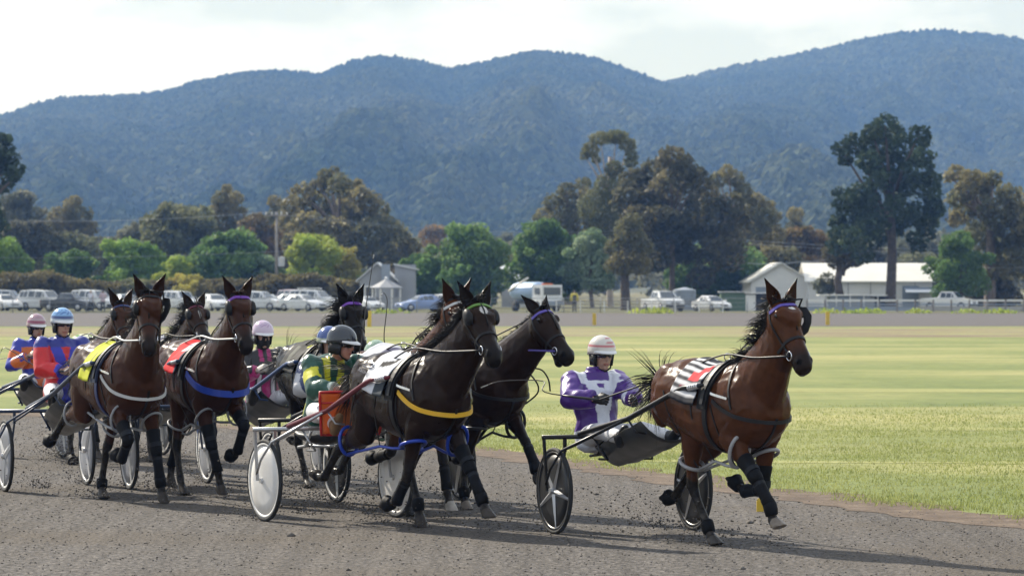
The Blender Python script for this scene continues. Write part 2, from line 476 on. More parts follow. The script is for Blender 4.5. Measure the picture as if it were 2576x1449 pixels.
rv.inputs[0].default_value = (0, 0, 0); rv.inputs[1].default_value = (.5, .5, 6.28)
ng.links.new(rv.outputs[0], iop.inputs['Rotation'])
rsx = gn('FunctionNodeRandomValue'); rsx.data_type = 'FLOAT_VECTOR'
rsx.inputs[0].default_value = (2.3, 2.3, 1.9); rsx.inputs[1].default_value = (4.7, 4.7, 4.9); rsx.inputs['Seed'].default_value = 5
ng.links.new(rsx.outputs[0], iop.inputs['Scale'])
ng.links.new(iop.outputs[0], go.inputs[0])
md = forest.modifiers.new('crowns', 'NODES'); md.node_group = ng

# ------------------------------------------------------------------ the air between here and the hills
hz = MB(); hz.box((0, 2600, 180), (6400, 6000, 380))
M_haze = bpy.data.materials.new('haze_air'); M_haze.use_nodes = True
hn = M_haze.node_tree; hn.nodes.clear()
ho = hn.nodes.new('ShaderNodeOutputMaterial'); hp = hn.nodes.new('ShaderNodeVolumePrincipled')
hp.inputs['Color'].default_value = (.22, .43, .95, 1)
hp.inputs['Density'].default_value = 1.95e-4
hp.inputs['Absorption Color'].default_value = (1, 1, 1, 1)
hp.inputs['Anisotropy'].default_value = 0.0
hn.links.new(hp.outputs[0], ho.inputs['Volume'])
haze = hz.build('haze', M_haze, kind='stuff')

# ------------------------------------------------------------------ grass in the near infield
def blades(n, xr, yr, hmin, hmax, w, name, m, inset=-.22, out=None):
    k_ = 14 if out else 4; X = rng.uniform(*xr, n * k_); Y = rng.uniform(*yr, n * k_)
    P0 = np.stack([X, Y, 0 * X], 1)
    ok = (X > edge_x(Y) + inset + .35 * hash_noise(P0, .9, 3) + .45 * rng.random(len(X)) ** .6 + .25 * hash_noise(P0, 3.5, 7)) & (np.abs(X) < Y * .15 + 1.5)
    ok &= rng.random(len(X)) < np.clip((yr[1] + 2 - Y) / 26, 0, 1)
    if out: ok &= X < edge_x(Y) + out * rng.random(len(X)) ** 2 + .1
    dens = hash_noise(P0, .35, 41) * .6 + hash_noise(P0, 1.3, 42) * .5
    ok &= rng.random(len(X)) < np.clip(.75 + .6 * dens, .12, 1)
    X, Y, dens = X[ok][:n], Y[ok][:n], dens[ok][:n]; n = len(X)
    h = rng.uniform(hmin, hmax, n) * (1 + .3 * dens); a = rng.uniform(0, 6.283, n); lean = rng.uniform(-.6, .6, (n, 2)) * h[:, None]
    wv = np.stack([np.cos(a), np.sin(a)], 1) * (w * rng.uniform(.6, 1.4, n))[:, None]
    b0 = np.stack([X - wv[:, 0], Y - wv[:, 1], 0 * X - .004], 1); b1 = np.stack([X + wv[:, 0], Y + wv[:, 1], 0 * X - .004], 1)
    tp = np.stack([X + lean[:, 0], Y + lean[:, 1], h], 1)
    V = np.stack([b0, b1, tp], 1).reshape(-1, 3); F = np.arange(3 * n).reshape(n, 3)
    o = mesh_np(name, V, F, m, smooth=False, kind='stuff')
    g = np.clip(.5 + .5 * dens + rng.normal(0, .12, n), 0, 1)[:, None]
    c = (1 - g) * np.array([.33, .335, .13]) + g * np.array([.235, .275, .085])
    set_col(o, 'tint', np.repeat(c, 3, 0))
    return o
M_blade = mat('grass_blade', rough=.6, attr='tint', transl=.45, spec=.3)
blades(80000, (-9, 12), (34, 75), .015, .045, .008, 'grass', M_blade)
blades(16000, (-12, 9), (30, 72), .03, .085, .009, 'edge_grass', M_blade, inset=-.35, out=1.1)

# loose clods and stones on the running surface
def clods(n, sampler, rmin, rmax, name, m, zf=.3, fly=None):
    P = sampler(n); n = len(P)
    oc = np.array([(1, 0, 0), (0, 1, 0), (-1, 0, 0), (0, -1, 0), (0, 0, 1), (0, 0, -1)], float)
    of = np.array([(0, 1, 4), (1, 2, 4), (2, 3, 4), (3, 0, 4), (1, 0, 5), (2, 1, 5), (3, 2, 5), (0, 3, 5)])
    r = rmin + (rmax - rmin) * rng.random(n) ** 3
    V = P[:, None, :] + oc[None] * rng.uniform(.55, 1.3, (n, 6, 1)) * r[:, None, None] * np.array([1, 1, .75])
    a = rng.uniform(0, 6.28, n)
    D = V - P[:, None, :]
    c, s = np.cos(a)[:, None], np.sin(a)[:, None]
    V = np.stack([P[:, None, 0] + D[..., 0] * c - D[..., 1] * s, P[:, None, 1] + D[..., 0] * s + D[..., 1] * c, P[:, None, 2] + D[..., 2] + (r * zf)[:, None]], -1)
    F = (np.arange(n)[:, None, None] * 6 + of[None]).reshape(-1, 3)
    o = mesh_np(name, V.reshape(-1, 3), F, m, smooth=False, kind='stuff')
    g = rng.random(n)[:, None]
    set_col(o, 'tint', np.repeat((1 - g) * np.array([.045, .041, .038]) + g * np.array([.17, .155, .14]), 6, 0))
    return o
M_clod = mat('clod', rough=.95, attr='tint', spec=.2)
def on_track(n):
    Y = 26 + 46 * rng.random(n * 3) ** 1.3; X = rng.uniform(-12, 8, n * 3)
    ok = (X < edge_x(Y) - .25) & (np.abs(X) < Y * .14 + .8)
    return np.stack([X[ok][:n], Y[ok][:n], np.full(min(n, ok.sum()), .004)], 1)
clods(26000, on_track, .003, .013, 'gravel', M_clod)
clods(110, on_track, .012, .04, 'clods', M_clod, zf=.2)
# ------------------------------------------------------------------ trees
M_bark = mat('bark', (.13, .10, .075), .9, var=.4, scale=3, bump=.5, bscale=6)
M_palebark = mat('pale_bark', (.34, .29, .24), .8, var=.3, scale=1.5)
M_darkbark = mat('dark_bark', (.075, .058, .045), .9, var=.4, scale=3, bump=.5, bscale=6)
M_leaf = mat('leaves', rough=.55, attr='tint', transl=.45, spec=.08)
M_leafd = mat('needles', rough=.7, attr='tint', transl=.25, spec=.08)

TINT = {  # base, alternate, share of alternate
    'green': ((.075, .135, .040), (.13, .20, .065), .4),
    'bright': ((.11, .19, .04), (.18, .26, .06), .45),
    'pale': ((.13, .19, .10), (.24, .30, .19), .5),
    'lime': ((.19, .26, .045), (.27, .31, .06), .45),
    'yellow': ((.27, .25, .055), (.33, .28, .07), .4),
    'olive': ((.10, .11, .055), (.155, .155, .075), .4),
    'grey': ((.095, .105, .07), (.15, .15, .10), .4),
    'brown': ((.090, .094, .050), (.175, .155, .074), .45),
    'rust': ((.10, .085, .040), (.20, .130, .050), .5),
    'dark': ((.060, .062, .038), (.108, .098, .054), .4),
    'pine': ((.030, .048, .028), (.050, .072, .038), .4),
    'hedge': ((.085, .075, .038), (.145, .125, .048), .4),
    'tan': ((.105, .108, .056), (.175, .155, .075), .45),
}
def crown(blobs, tint, name, parent, leaf, dens, m=None, up=.0):
    base, alt, sh = TINT[tint]
    VV, CC = [], []
    for (c, r3) in blobs:
        rm = float(np.mean(r3))
        n = max(30, int(dens * rm * rm))
        d = rng.normal(size=(n, 3)); d /= np.linalg.norm(d, axis=1)[:, None]
        rad = rng.uniform(.45, 1.06, n) ** .6
        lump = 1 + .22 * hash_noise(d * 2.3 + np.array(c) * .37, 1.0, 51)
        P = np.array(c) + d * np.array(r3) * (rad * lump)[:, None]
        nr = d * .55 + rng.normal(size=(n, 3)) * .6 + np.array([0, 0, up]); nr /= np.linalg.norm(nr, axis=1)[:, None]
        a = np.cross(nr, rng.normal(size=(n, 3))); a /= np.linalg.norm(a, axis=1)[:, None]; b = np.cross(nr, a)
        s = leaf * rng.uniform(.5, 1.3, n)[:, None]
        bend = nr * s * .35
        V = np.stack([P - a * s, P - b * s * .6 + bend, P + a * s, P + b * s * .6 + bend], 1)
        VV.append(V.reshape(-1, 3))
        bt = rng.random() < sh
        f = np.clip((.85 if bt else .12) + rng.normal(0, .28, n), 0, 1)[:, None]
        col = ((1 - f) * np.array(base) + f * np.array(alt)) * rng.uniform(.85, 1.25) * 1.32
        CC.append(np.repeat(col, 4, 0))
    V = np.concatenate(VV); F = np.arange(len(V)).reshape(-1, 4)
    o = mesh_np(name, V, F, m or M_leaf, parent, smooth=False)
    set_col(o, 'tint', np.concatenate(CC))
    return o

def auto_blobs(w, h, z0, k, spread=1.0, rk=(.22, .36), top=0.0):
    out = []
    for i in range(k):
        t = rng.random() ** .8
        z = z0 + (h - z0) * (.06 + .86 * t)
        prof_ = math.sin(math.pi * min(.97, max(.10, t * .72 + .24))) ** .6
        a = rng.uniform(0, 6.283); q = math.sqrt(rng.random()) * prof_ * w * .43 * spread
        r = w * rng.uniform(*rk) * (.75 + .25 * prof_)
        z = min(z, h - r * .75)
        out.append(((q * math.cos(a), q * math.sin(a), z), (r, r, r * rng.uniform(.7, .95))))
    for i in range(10):
        t = rng.uniform(.25, 1.0); a = rng.uniform(0, 6.283); pr = math.sin(math.pi * min(.97, t * .72 + .24)) ** .6
        r = w * rng.uniform(.06, .13); out.append(((pr * w * .56 * math.cos(a), pr * w * .56 * math.sin(a), min(h - r * .5, z0 + (h - z0) * t)), (r, r, r * .8)))
    out.append(((0, 0, h - w * .2), (w * .2, w * .2, w * .2)))
    out.append(((0, 0, z0 + (h - z0) * .45), (w * .33, w * .33, (h - z0) * .33)))
    return out

def limbs(blobs, trunk_top, r0, h_trunk, m, parent, name='trunk', n=8, lean=(0, 0)):
    mb = MB()
    tt = np.array(trunk_top, float)
    mid = tt * .5 + np.array([rng.normal() * r0 * .6, rng.normal() * r0 * .6, 0])
    mb.tube([(0, 0, -.15), (0, 0, .12), mid * .5 + np.array([0, 0, 0]), mid, tt], [r0 * 1.55, r0 * 1.15, r0, r0 * .9, r0 * .7], 9)
    for c, r3 in blobs[:n]:
        c = np.array(c); k = rng.uniform(.55, .95)
        st = tt * k; m1 = st * .5 + c * .5 + np.array([0, 0, .05 * np.linalg.norm(c - st)])
        mb.tube([st, m1, c], [r0 * .5, r0 * .32, r0 * .12], 6)
    o = mb.build(name, m, parent, smooth=True)
    return o

def tree(u, vtop, w_px, d, tint, label, vbase=None, kind='auto', k=11, z0=.18, leaf=None, dens=None, bark=None, cat='tree', name='tree', group='trees behind the far track',
         blobs=None, trunk_r=None, rk=(.22, .36), mat_=None, base_z=0.0, tdepth=.5):
    base = px(u, None, d, base_z)
    sc = d / FPX
    h = CAM_H + (715 - vtop) * sc - base_z
    w = w_px * sc
    root = empty(name, base, 0, label, cat, group)
    if blobs:
        bl = []
        for (bu, bv, br, *fl) in blobs:
            zc = CAM_H + (715 - bv) * sc - base_z
            r = br * sc * 1.13; fz = fl[0] if fl else .85
            bl.append((((bu - u) * sc, rng.uniform(-tdepth, tdepth) * w * .45, zc), (r, r, r * fz)))
    else:
        bl = auto_blobs(w, h, h * z0, k, rk=rk)
    lf = leaf or max(.15, min(.34, w * .030))
    dn = dens or 150 / (lf / .3) ** 2
    crown(bl, tint, 'crown', root, lf, dn, mat_)
    tr = trunk_r or max(.08, w * .035)
    zs = [b[0][2] for b in bl]
    limbs(bl, (0, 0, max(.4, np.percentile(zs, 55))), tr, h * .4, bark or M_bark, root)
    return root

# far line of small gums between the paddocks and the hills, one mass
far_bl = []
for i in range(260):
    y = rng.uniform(560, 860); x = rng.uniform(-.16, .16) * y; r = rng.uniform(2.0, 4.6)
    far_bl.append(((x, y, r * .8 + rng.uniform(0, 4.0)), (r, r, r * .85)))
fw = empty('far_woodland', (0, 0, 0)); COL.objects.unlink(fw); bpy.data.objects.remove(fw)
o = crown(far_bl, 'grey', 'far_woodland', None, .8, 16); o['kind'] = 'stuff'

E_ = 'tree'
# --- left side, from the frame's edge
tree(-38, 330, 200, 335, 'pine', 'dark tree cut by the left edge of the picture, level with the hillside', blobs=[(-20, 372, 42), (20, 400, 28), (38, 430, 24), (5, 452, 30), (-60, 400, 70), (-60, 500, 60), (10, 350, 16), (50, 440, 13), (-30, 560, 50)], trunk_r=.4, mat_=M_leafd, leaf=.28)
tree(48, 478, 150, 520, 'grey', 'grey-green tree near the left edge, below the dark cut-off one', k=12, z0=.1)
tree(178, 500, 150, 500, 'brown', 'brown-topped gum near the left edge, beside the grey-green tree', blobs=[(180, 520, 22), (150, 545, 26), (205, 545, 28), (225, 575, 22), (125, 570, 22), (180, 580, 34), (170, 630, 46), (215, 640, 36), (190, 505, 14)], trunk_r=.35)
tree(60, 560, 190, 440, 'dark', 'very dark round bush-like tree at far left, under the grey-green tree', k=12, z0=.05)
tree(190, 585, 190, 440, 'olive', 'dull olive tree standing over the left pair of green trees', k=12, z0=.05)
tree(285, 610, 130, 470, 'grey', 'small greyish tree left of the big grey-green crown', k=10, z0=.05)
tree(440, 515, 235, 455, 'olive', 'wide olive-green crown behind the two lead ears of the left pack', k=17, z0=.08, rk=(.18, .28))
tree(345, 560, 110, 480, 'grey', 'narrow grey tree on the left shoulder of the wide olive crown', k=9, z0=.1)
tree(570, 462, 130, 480, 'brown', 'upright spiky brown gum left of the utility pole', blobs=[(573, 476, 13), (555, 500, 20), (590, 500, 20), (570, 525, 27), (540, 530, 18), (605, 535, 16), (560, 565, 32), (600, 575, 28), (575, 620, 40), (525, 575, 20)], trunk_r=.35)
tree(645, 535, 150, 470, 'rust', 'rusty orange-brown gum beside the utility pole', k=12, z0=.08)
tree(692, 492, 66, 490, 'brown', 'small brown gum with a tufted top behind the utility pole', blobs=[(690, 508, 17), (700, 540, 24), (680, 560, 22), (695, 600, 28), (690, 640, 26)], trunk_r=.25)
tree(850, 425, 350, 440, 'brown', 'biggest brown gum on the left half, with a domed top', blobs=[
    (828, 448, 32, .8), (800, 470, 26), (860, 470, 28), (895, 468, 18), (760, 490, 30), (735, 520, 26), (720, 560, 26), (785, 520, 36), (840, 530, 38), (890, 510, 36), (930, 510, 30), (955, 525, 22), (970, 560, 22),
    (900, 560, 42), (850, 590, 46), (780, 580, 44), (735, 610, 34), (940, 595, 44), (985, 580, 30), (1010, 595, 24), (1035, 620, 22), (1000, 635, 34), (950, 640, 44), (880, 650, 44), (800, 640, 40), (915, 480, 14)], trunk_r=.7, tdepth=.8)
tree(1010, 600, 120, 460, 'rust', 'low rust-brown tree at the right foot of the biggest left gum', k=9, z0=.05)
tree(1100, 570, 110, 640, 'rust', 'hazy reddish tree far behind the gap left of the round green tree', k=8, z0=.05)
tree(1215, 590, 130, 640, 'tan', 'hazy tan tree far behind the round green tree', k=8, z0=.05)
tree(1275, 585, 90, 660, 'grey', 'hazy grey tree in the gap between the two central green trees', k=8, z0=.05)
tree(20, 600, 120, 385, 'bright', 'bright green tree cut by the left edge above the parked cars', k=10, z0=.05)
tree(175, 632, 150, 385, 'green', 'low round green tree above the left parked cars', k=12, z0=.05, rk=(.2, .3))
tree(320, 602, 160, 385, 'bright', 'round green tree in the middle of the left row', k=13, z0=.05, rk=(.2, .3))
tree(582, 586, 240, 385, 'green', 'broad dome-shaped green tree left of the utility pole', k=20, z0=.05, rk=(.17, .26))
tree(440, 645, 100, 380, 'lime', 'small yellow-green tree between the round green trees', k=8, z0=.05)
tree(665, 640, 90, 382, 'pale', 'small pale green tree touching the utility pole', k=8, z0=.05)
tree(785, 592, 170, 385, 'lime', 'lime green tree right of the utility pole', k=14, z0=.05, rk=(.18, .28))
tree(868, 622, 130, 388, 'yellow', 'yellow-leaved tree left of the grey house', k=11, z0=.05)
tree(925, 680, 60, 386, 'lime', 'small green shrub tree against the grey house', k=6, z0=.05, cat='shrub')
# --- middle
tree(1180, 566, 205, 372, 'green', 'large round green tree behind the grey house', k=17, z0=.05, rk=(.18, .27))
tree(1065, 640, 130, 374, 'green', 'lower green lobe-shaped tree leaning over the grey house roof', k=12, z0=.08, rk=(.2, .3))
tree(1380, 552, 180, 376, 'green', 'tall green tree left of the pale one above the tanker truck', k=17, z0=.05, rk=(.17, .26))
tree(1490, 572, 140, 372, 'pale', 'pale silvery-green tree above the tanker truck', k=15, z0=.08, rk=(.15, .24))
tree(1430, 440, 180, 430, 'tan', 'tan-tipped gum spreading left behind the central gum', blobs=[(1468, 462, 17), (1425, 480, 22), (1390, 510, 22), (1370, 540, 20), (1440, 510, 28), (1480, 500, 28), (1410, 550, 28), (1460, 560, 36), (1500, 545, 30), (1380, 560, 18), (1350, 548, 10)], trunk_r=.4)
tree(1535, 325, 140, 400, 'olive', 'tall thin gum with a pale flat-topped crown, highest tree of the middle group', blobs=[(1510, 350, 26, .6), (1550, 345, 28, .6), (1578, 365, 20), (1485, 378, 20), (1470, 392, 12), (1590, 392, 14), (1500, 400, 12), (1545, 425, 22), (1585, 410, 16), (1530, 470, 34), (1500, 520, 44), (1540, 560, 50), (1490, 610, 36)], trunk_r=.3, bark=M_palebark)
tree(1690, 376, 400, 375, 'dark', 'huge dark gum with a pale forked trunk in the middle of the tree line', blobs=[
    (1685, 402, 33), (1720, 410, 24), (1650, 430, 36), (1720, 445, 38), (1600, 455, 36), (1755, 455, 30), (1680, 470, 46), (1580, 500, 38), (1780, 490, 34), (1630, 520, 46), (1730, 530, 50), (1690, 570, 46), (1600, 560, 40), (1790, 550, 46), (1830, 520, 34),
    (1850, 570, 36), (1820, 610, 44), (1750, 610, 44), (1640, 600, 36), (1590, 610, 28), (1840, 640, 40), (1780, 660, 34), (1720, 640, 30), (1870, 540, 22), (1650, 650, 34), (1700, 610, 40), (1610, 640, 30), (1760, 700, 30), (1740, 570, 40), (1660, 560, 40)], trunk_r=.27, bark=M_bark, tdepth=.8)
tree(1574, 540, 120, 345, 'brown', 'drooping brown-leaved gum in front of the huge dark gum, trunk at the fence', blobs=[(1580, 580, 34), (1555, 620, 30), (1605, 620, 34), (1570, 660, 34), (1610, 665, 28), (1545, 668, 22), (1590, 560, 24)], trunk_r=.42, bark=M_darkbark)
tree(1850, 418, 150, 420, 'tan', 'tan-topped gum behind the right shoulder of the huge dark gum', blobs=[(1828, 432, 18), (1810, 450, 22), (1850, 450, 22), (1870, 480, 22), (1900, 510, 26), (1930, 520, 20), (1880, 520, 26), (1920, 550, 28), (1950, 545, 16), (1890, 570, 36), (1940, 590, 34)], trunk_r=.4)
tree(1800, 615, 200, 385, 'green', 'deep green tree in the shade right of the forked trunk', k=13, z0=.05)
tree(2000, 518, 60, 470, 'brown', 'narrow brown gum left of the tall pine', blobs=[(2000, 540, 20), (2000, 575, 22), (1995, 610, 26), (2005, 650, 28)], trunk_r=.25)
tree(2010, 570, 170, 450, 'rust', 'orange-tinged tree left of the tall pine', k=11, z0=.06)
tree(1925, 590, 130, 430, 'dark', 'dark tree between the huge gum and the orange-tinged tree', k=10, z0=.06)
tree(1940, 640, 170, 392, 'brown', 'low brown gum in front of the white gable shed', blobs=[(1895, 655, 28), (1940, 645, 32), (1985, 650, 32), (1925, 680, 26), (1960, 672, 26), (2010, 668, 20)], trunk_r=.25)
tree(2060, 590, 160, 520, 'olive', 'dull olive tree directly left of the pine trunk', k=10, z0=.05)
tree(2320, 600, 160, 520, 'grey', 'greyish tree directly right of the pine trunk', k=10, z0=.05)
tree(2120, 590, 110, 350, 'dark', 'small dark tree with a leaning bare trunk before the white shed', blobs=[(2110, 600, 28), (2140, 620, 26), (2095, 635, 26), (2130, 650, 28), (2105, 660, 20), (2150, 655, 18)], trunk_r=.38, bark=M_darkbark)
tree(2082, 690, 90, 352, 'grey', 'little grey-green tree in front of the white gable shed', blobs=[(2080, 703, 18), (2060, 715, 15), (2100, 715, 15), (2085, 725, 18), (2065, 732, 12)], trunk_r=.1)
for i, (u, v, w, t, lb) in enumerate([(115, 600, 150, 'olive', 'dull olive filler tree behind the low round tree at far left'), (255, 600, 130, 'grey', 'grey-green tree behind the gap in the left green row'), (520, 600, 140, 'olive', 'olive tree behind the left shoulder of the dome-shaped tree'), (640, 610, 120, 'olive', 'olive tree behind the dome-shaped tree, left of the pole'), (735, 600, 130, 'brown', 'brown tree behind the lime green tree by the pole'), (1245, 622, 140, 'olive', 'olive tree filling the gap right of the large round green tree'), (1330, 625, 110, 'grey', 'grey-green tree behind the roof of the half hidden building'), (1985, 625, 150, 'olive', 'olive tree above the roof of the white gable shed'), (2180, 625, 170, 'dark', 'dark tree behind the long white shed roof left part'), (2320, 640, 130, 'olive', 'olive tree behind the right end of the long white shed')]):
    tree(u, v, w, 478 + 3 * i, t, lb, k=10, z0=.04)
# --- tall pine
tree(2240, 293, 285, 345, 'pine', 'tallest dark pine, standing alone before the long white shed', blobs=[
    (2225, 318, 30), (2190, 335, 24), (2262, 330, 26), (2150, 365, 30), (2120, 372, 20), (2300, 345, 26), (2325, 360, 16), (2210, 372, 42), (2270, 375, 40), (2318, 395, 28), (2130, 400, 18), (2180, 410, 30), (2240, 420, 44), (2300, 430, 36), (2338, 455, 24), (2355, 490, 20), (2310, 470, 34), (2200, 450, 28), (2255, 470, 36),
    (2150, 490, 26), (2110, 485, 14), (2120, 510, 24), (2180, 510, 36), (2150, 540, 34), (2210, 540, 26), (2110, 560, 20), (2180, 575, 32), (2130, 590, 26), (2340, 520, 24), (2350, 560, 18), (2330, 590, 20), (2290, 545, 18), (2100, 590, 16), (2210, 600, 26), (2260, 580, 18), (2160, 500, 40), (2190, 560, 38), (2140, 605, 32), (2300, 540, 32), (2250, 520, 32), (2175, 640, 26), (2110, 620, 22), (2290, 600, 18), (2330, 560, 26), (2312, 620, 20), (2345, 530, 22), (2265, 560, 26)],
    trunk_r=.44, bark=M_darkbark, mat_=M_leafd, leaf=.26, tdepth=.9, dens=190)
# --- right edge
tree(2490, 420, 260, 360, 'tan', 'large grey-tan gum reaching the right edge of the picture', blobs=[(2410, 435, 22), (2440, 450, 26), (2390, 445, 14), (2480, 460, 30), (2505, 450, 22), (2430, 480, 30), (2400, 500, 22), (2470, 500, 38), (2530, 490, 28), (2560, 520, 34), (2500, 540, 44), (2440, 530, 32), (2410, 550, 22), (2550, 580, 48), (2490, 600, 44), (2440, 580, 24), (2540, 650, 50), (2490, 670, 36), (2600, 560, 60), (2600, 650, 60)], trunk_r=.5, tdepth=.8)
tree(2415, 582, 150, 352, 'green', 'round mid-green tree right of the tall pine', k=14, z0=.06, rk=(.18, .28))
tree(2500, 690, 120, 365, 'dark', 'low dark tree under the gum at the right edge', k=9, z0=.03)
# --- hedge of brown shrubs behind the parked cars
hl = ['olive-brown shrub at the left end of the hedge', 'brown hedge shrub above the white wagon at far left', 'brown hedge shrub left of the two people by the cars', 'low brown shrub right behind the two people by the cars',
      'olive hedge shrub behind the leftmost horse ears', 'brown hedge shrub behind the white-collared horse', 'yellowish hedge shrub between two horse heads on the left', 'brown hedge shrub left of the purple-browband bay horse',
      'brown hedge shrub behind the purple-browband bay horse', 'dark brown hedge shrub at the foot of the utility pole', 'brown hedge shrub above the white wagons', 'brown hedge shrub left of the black horse with purple browband', 'last brown hedge shrub before the grey house']
for i, (u, v, w, t) in enumerate([(-10, 690, 130, 'hedge'), (95, 688, 150, 'hedge'), (195, 705, 110, 'hedge'), (270, 712, 110, 'hedge'), (345, 705, 100, 'olive'), (410, 708, 95, 'hedge'), (470, 690, 100, 'yellow'), (535, 702, 110, 'hedge'), (610, 704, 110, 'hedge'), (690, 692, 110, 'hedge'), (765, 690, 110, 'hedge'), (835, 698, 100, 'hedge'), (890, 706, 70, 'hedge')]):
    tree(u, v, w * 1.15, 366, t, hl[i], k=9, z0=.02, cat='shrub', name='shrub', group='hedge of shrubs behind the parked cars', trunk_r=.06)
# --- tufts of weeds along the far fence
wb = []
for u, w in ((1620, 60), (1660, 40), (2080, 30), (2150, 60), (2190, 60), (2330, 70), (2450, 60), (2520, 40), (1130, 60), (980, 60)):
    for j in range(5):
        p = px(u + rng.uniform(-w, w) * .5, None, 306 + rng.uniform(-2, 3)); wb.append(((p.x, p.y, .05), (.8, .6, rng.uniform(.15, .4))))
o = crown(wb, 'lime', 'weeds', None, .16, 60); o['kind'] = 'stuff'
# ------------------------------------------------------------------ buildings on the far side
M_wallgrey = mat('grey_weatherboard', (.30, .31, .33), .7, var=.08, scale=.6)
M_white = mat('white_paint', (.74, .73, .70), .55, var=.05, scale=.8)
M_cream = mat('cream_iron_roof', (.72, .70, .64), .45, var=.06, scale=.5)
M_iron = mat('galvanised_roof', (.56, .57, .58), .4, var=.1, scale=.4, metal=.2)
M_bluegrey = mat('blue_grey_wall', (.26, .30, .36), .6, var=.06, scale=.5)
M_gapshade = mat('painted_interior_shade', (.02, .02, .022), .9)  # near-black colour stands in for the shade inside the sheds
M_green = mat('green_paint', (.09, .15, .095), .6, var=.1, scale=1)
M_timber = mat('grey_timber', (.24, .22, .20), .85, var=.2, scale=2)
M_wire = mat('wire_aluminium', (.42, .43, .45), .5)
M_steel = mat('grey_steel', (.28, .29, .30), .45, metal=.6)
M_glass = mat('dark_glass', (.025, .03, .035), .08, spec=.8)
M_yellow = mat('yellow_paint', (.62, .42, .035), .55, var=.08, scale=9)
M_concrete = mat('concrete', (.38, .37, .35), .85, var=.1, scale=3)

def gable(name, label, u0, u1, d, v_eave, v_ridge, depth, walls, roof, over=.35, ridge='x', cat='building', v_peak_u=None, rz=0.0, group=None, sheets=0):
    """ridge 'x': long side faces the camera; 'y': gable end faces the camera"""
    a, b = px(u0, None, d), px(u1, None, d)
    w = b.x - a.x; cx = (a.x + b.x) / 2
    ze = CAM_H + (715 - v_eave) * d / FPX; zr = CAM_H + (715 - v_ridge) * d / FPX
    root = empty(name, (cx, d, 0), rz, label, cat, group)
    if ridge == 'x':
        mb = MB(); hw, hd = w / 2, depth / 2
        pent = [(-hw, 0, 0), (-hw, depth, 0), (-hw, depth, ze), (-hw, hd, zr), (-hw, 0, ze)]
        mb.prism(pent, (0, 0, 0), (w, 0, 0)); mb.build('wall', walls, root)
        for sd in (0, 1):
            y0, y1 = (-over, hd) if sd == 0 else (depth + over, hd)
            z0 = ze - (zr - ze) / hd * over
            r = MB(); q = [(-hw - over, y0, z0 + .03), (-hw - over, y1, zr + .03), (-hw - over, y1, zr + .15), (-hw - over, y0, z0 + .15)]
            r.prism(q, (0, 0, 0), (w + 2 * over, 0, 0)); r.build('roof', roof, root)
    else:
        hw = w / 2
        mb = MB(); mb.prism([(-hw, 0, 0), (hw, 0, 0), (hw, 0, ze), (0, 0, zr), (-hw, 0, ze)], (0, 0, 0), (0, depth, 0)); mb.build('wall', walls, root)
        for sd in (-1, 1):
            x0 = sd * (hw + over); z0 = ze - (zr - ze) / hw * over
            r = MB(); r.prism([(x0, -over, z0 + .03), (0, -over, zr + .03), (0, -over, zr + .16), (x0, -over, z0 + .16)], (0, 0, 0), (0, depth + 2 * over, 0)); r.build('roof', roof, root)
    return root, cx, w, ze, zr

# grey house with its gable to the track and a wing behind
hr, hx, hw, hze, hzr = gable('house', 'grey weatherboard house with a pale iron gable roof behind the rotunda', 905, 992, 352, 702, 664, 9.0, M_wallgrey, M_iron, ridge='y')
mb = MB(); mb.box((hw / 2 + .9, 3.4, 2.0), (1.8, 4.2, 4.0)); mb.build('wing_wall', M_wallgrey, hr)
mb = MB(); mb.prism([(hw / 2 - .1, 1.1, 3.95), (hw / 2 + 2.1, 1.1, 3.5), (hw / 2 + 2.1, 1.1, 3.62), (hw / 2 - .1, 1.1, 4.10)], (0, 0, 0), (0, 4.8, 0)); mb.build('wing_roof', M_iron, hr)
mb = MB(); mb.box((hw / 2 - .75, -.02, hze + .55), (.75, .8, 1.5)); mb.build('chimney', M_bluegrey, hr)
mb = MB(); mb.box((-.6, -.03, 1.5), (1.0, .08, 1.2)); wf = mb.build('window', M_white, hr)
mb = MB(); mb.box((-.6, -.085, 1.5), (.8, .03, 1.0)); mb.build('pane', M_glass, wf)

# octagonal rotunda with a pointed iron roof
c = px(972, None, 345)
rt = empty('rotunda', (c.x, 345, 0), 0, 'eight-sided open rotunda with pointed pale iron roof in front of the grey house', 'rotunda')
ze, zr, ra = CAM_H + (715 - 727) * .0345, CAM_H + (715 - 703) * .0345, 1.75
ze, zr, ra = 2.25, 2.3, 1.5
for i in range(8):
    a0, a1 = R(45 * i + 22.5), R(45 * i + 67.5)
    mb = MB(); P0 = np.array([math.cos(a0), math.sin(a0), 0]); P1 = np.array([math.cos(a1), math.sin(a1), 0])
    q = [P0 * ra + (0, 0, ze - .35), P1 * ra + (0, 0, ze - .35), P1 * .12 + (0, 0, zr + .3), P0 * .12 + (0, 0, zr + .3)]
    mb.prism(q, (0, 0, 0), (0, 0, .07)); mb.build('roof_panel', M_wallgrey, rt)
    mb = MB(); mb.bar(P0 * 1.3 + (0, 0, 0), P0 * 1.3 + (0, 0, ze - .3), .12); mb.build('post', M_white, rt)
    if i not in (4,):
        mb = MB(); mb.bar(P0 * 1.28 + (0, 0, .55), P1 * 1.28 + (0, 0, .55), .04, 1.1); mb.build('side_panel', M_wallgrey, rt)
mb = MB(); mb.lathe([(.16, zr + .25), (.16, zr + .5), (.0, zr + .62)], n=8, cap=True); mb.build('finial', M_iron, rt)
mb = MB(); mb.lathe([(1.4, 0), (1.4, .12), (0, .121)], n=8); mb.build('floor', M_concrete, rt)

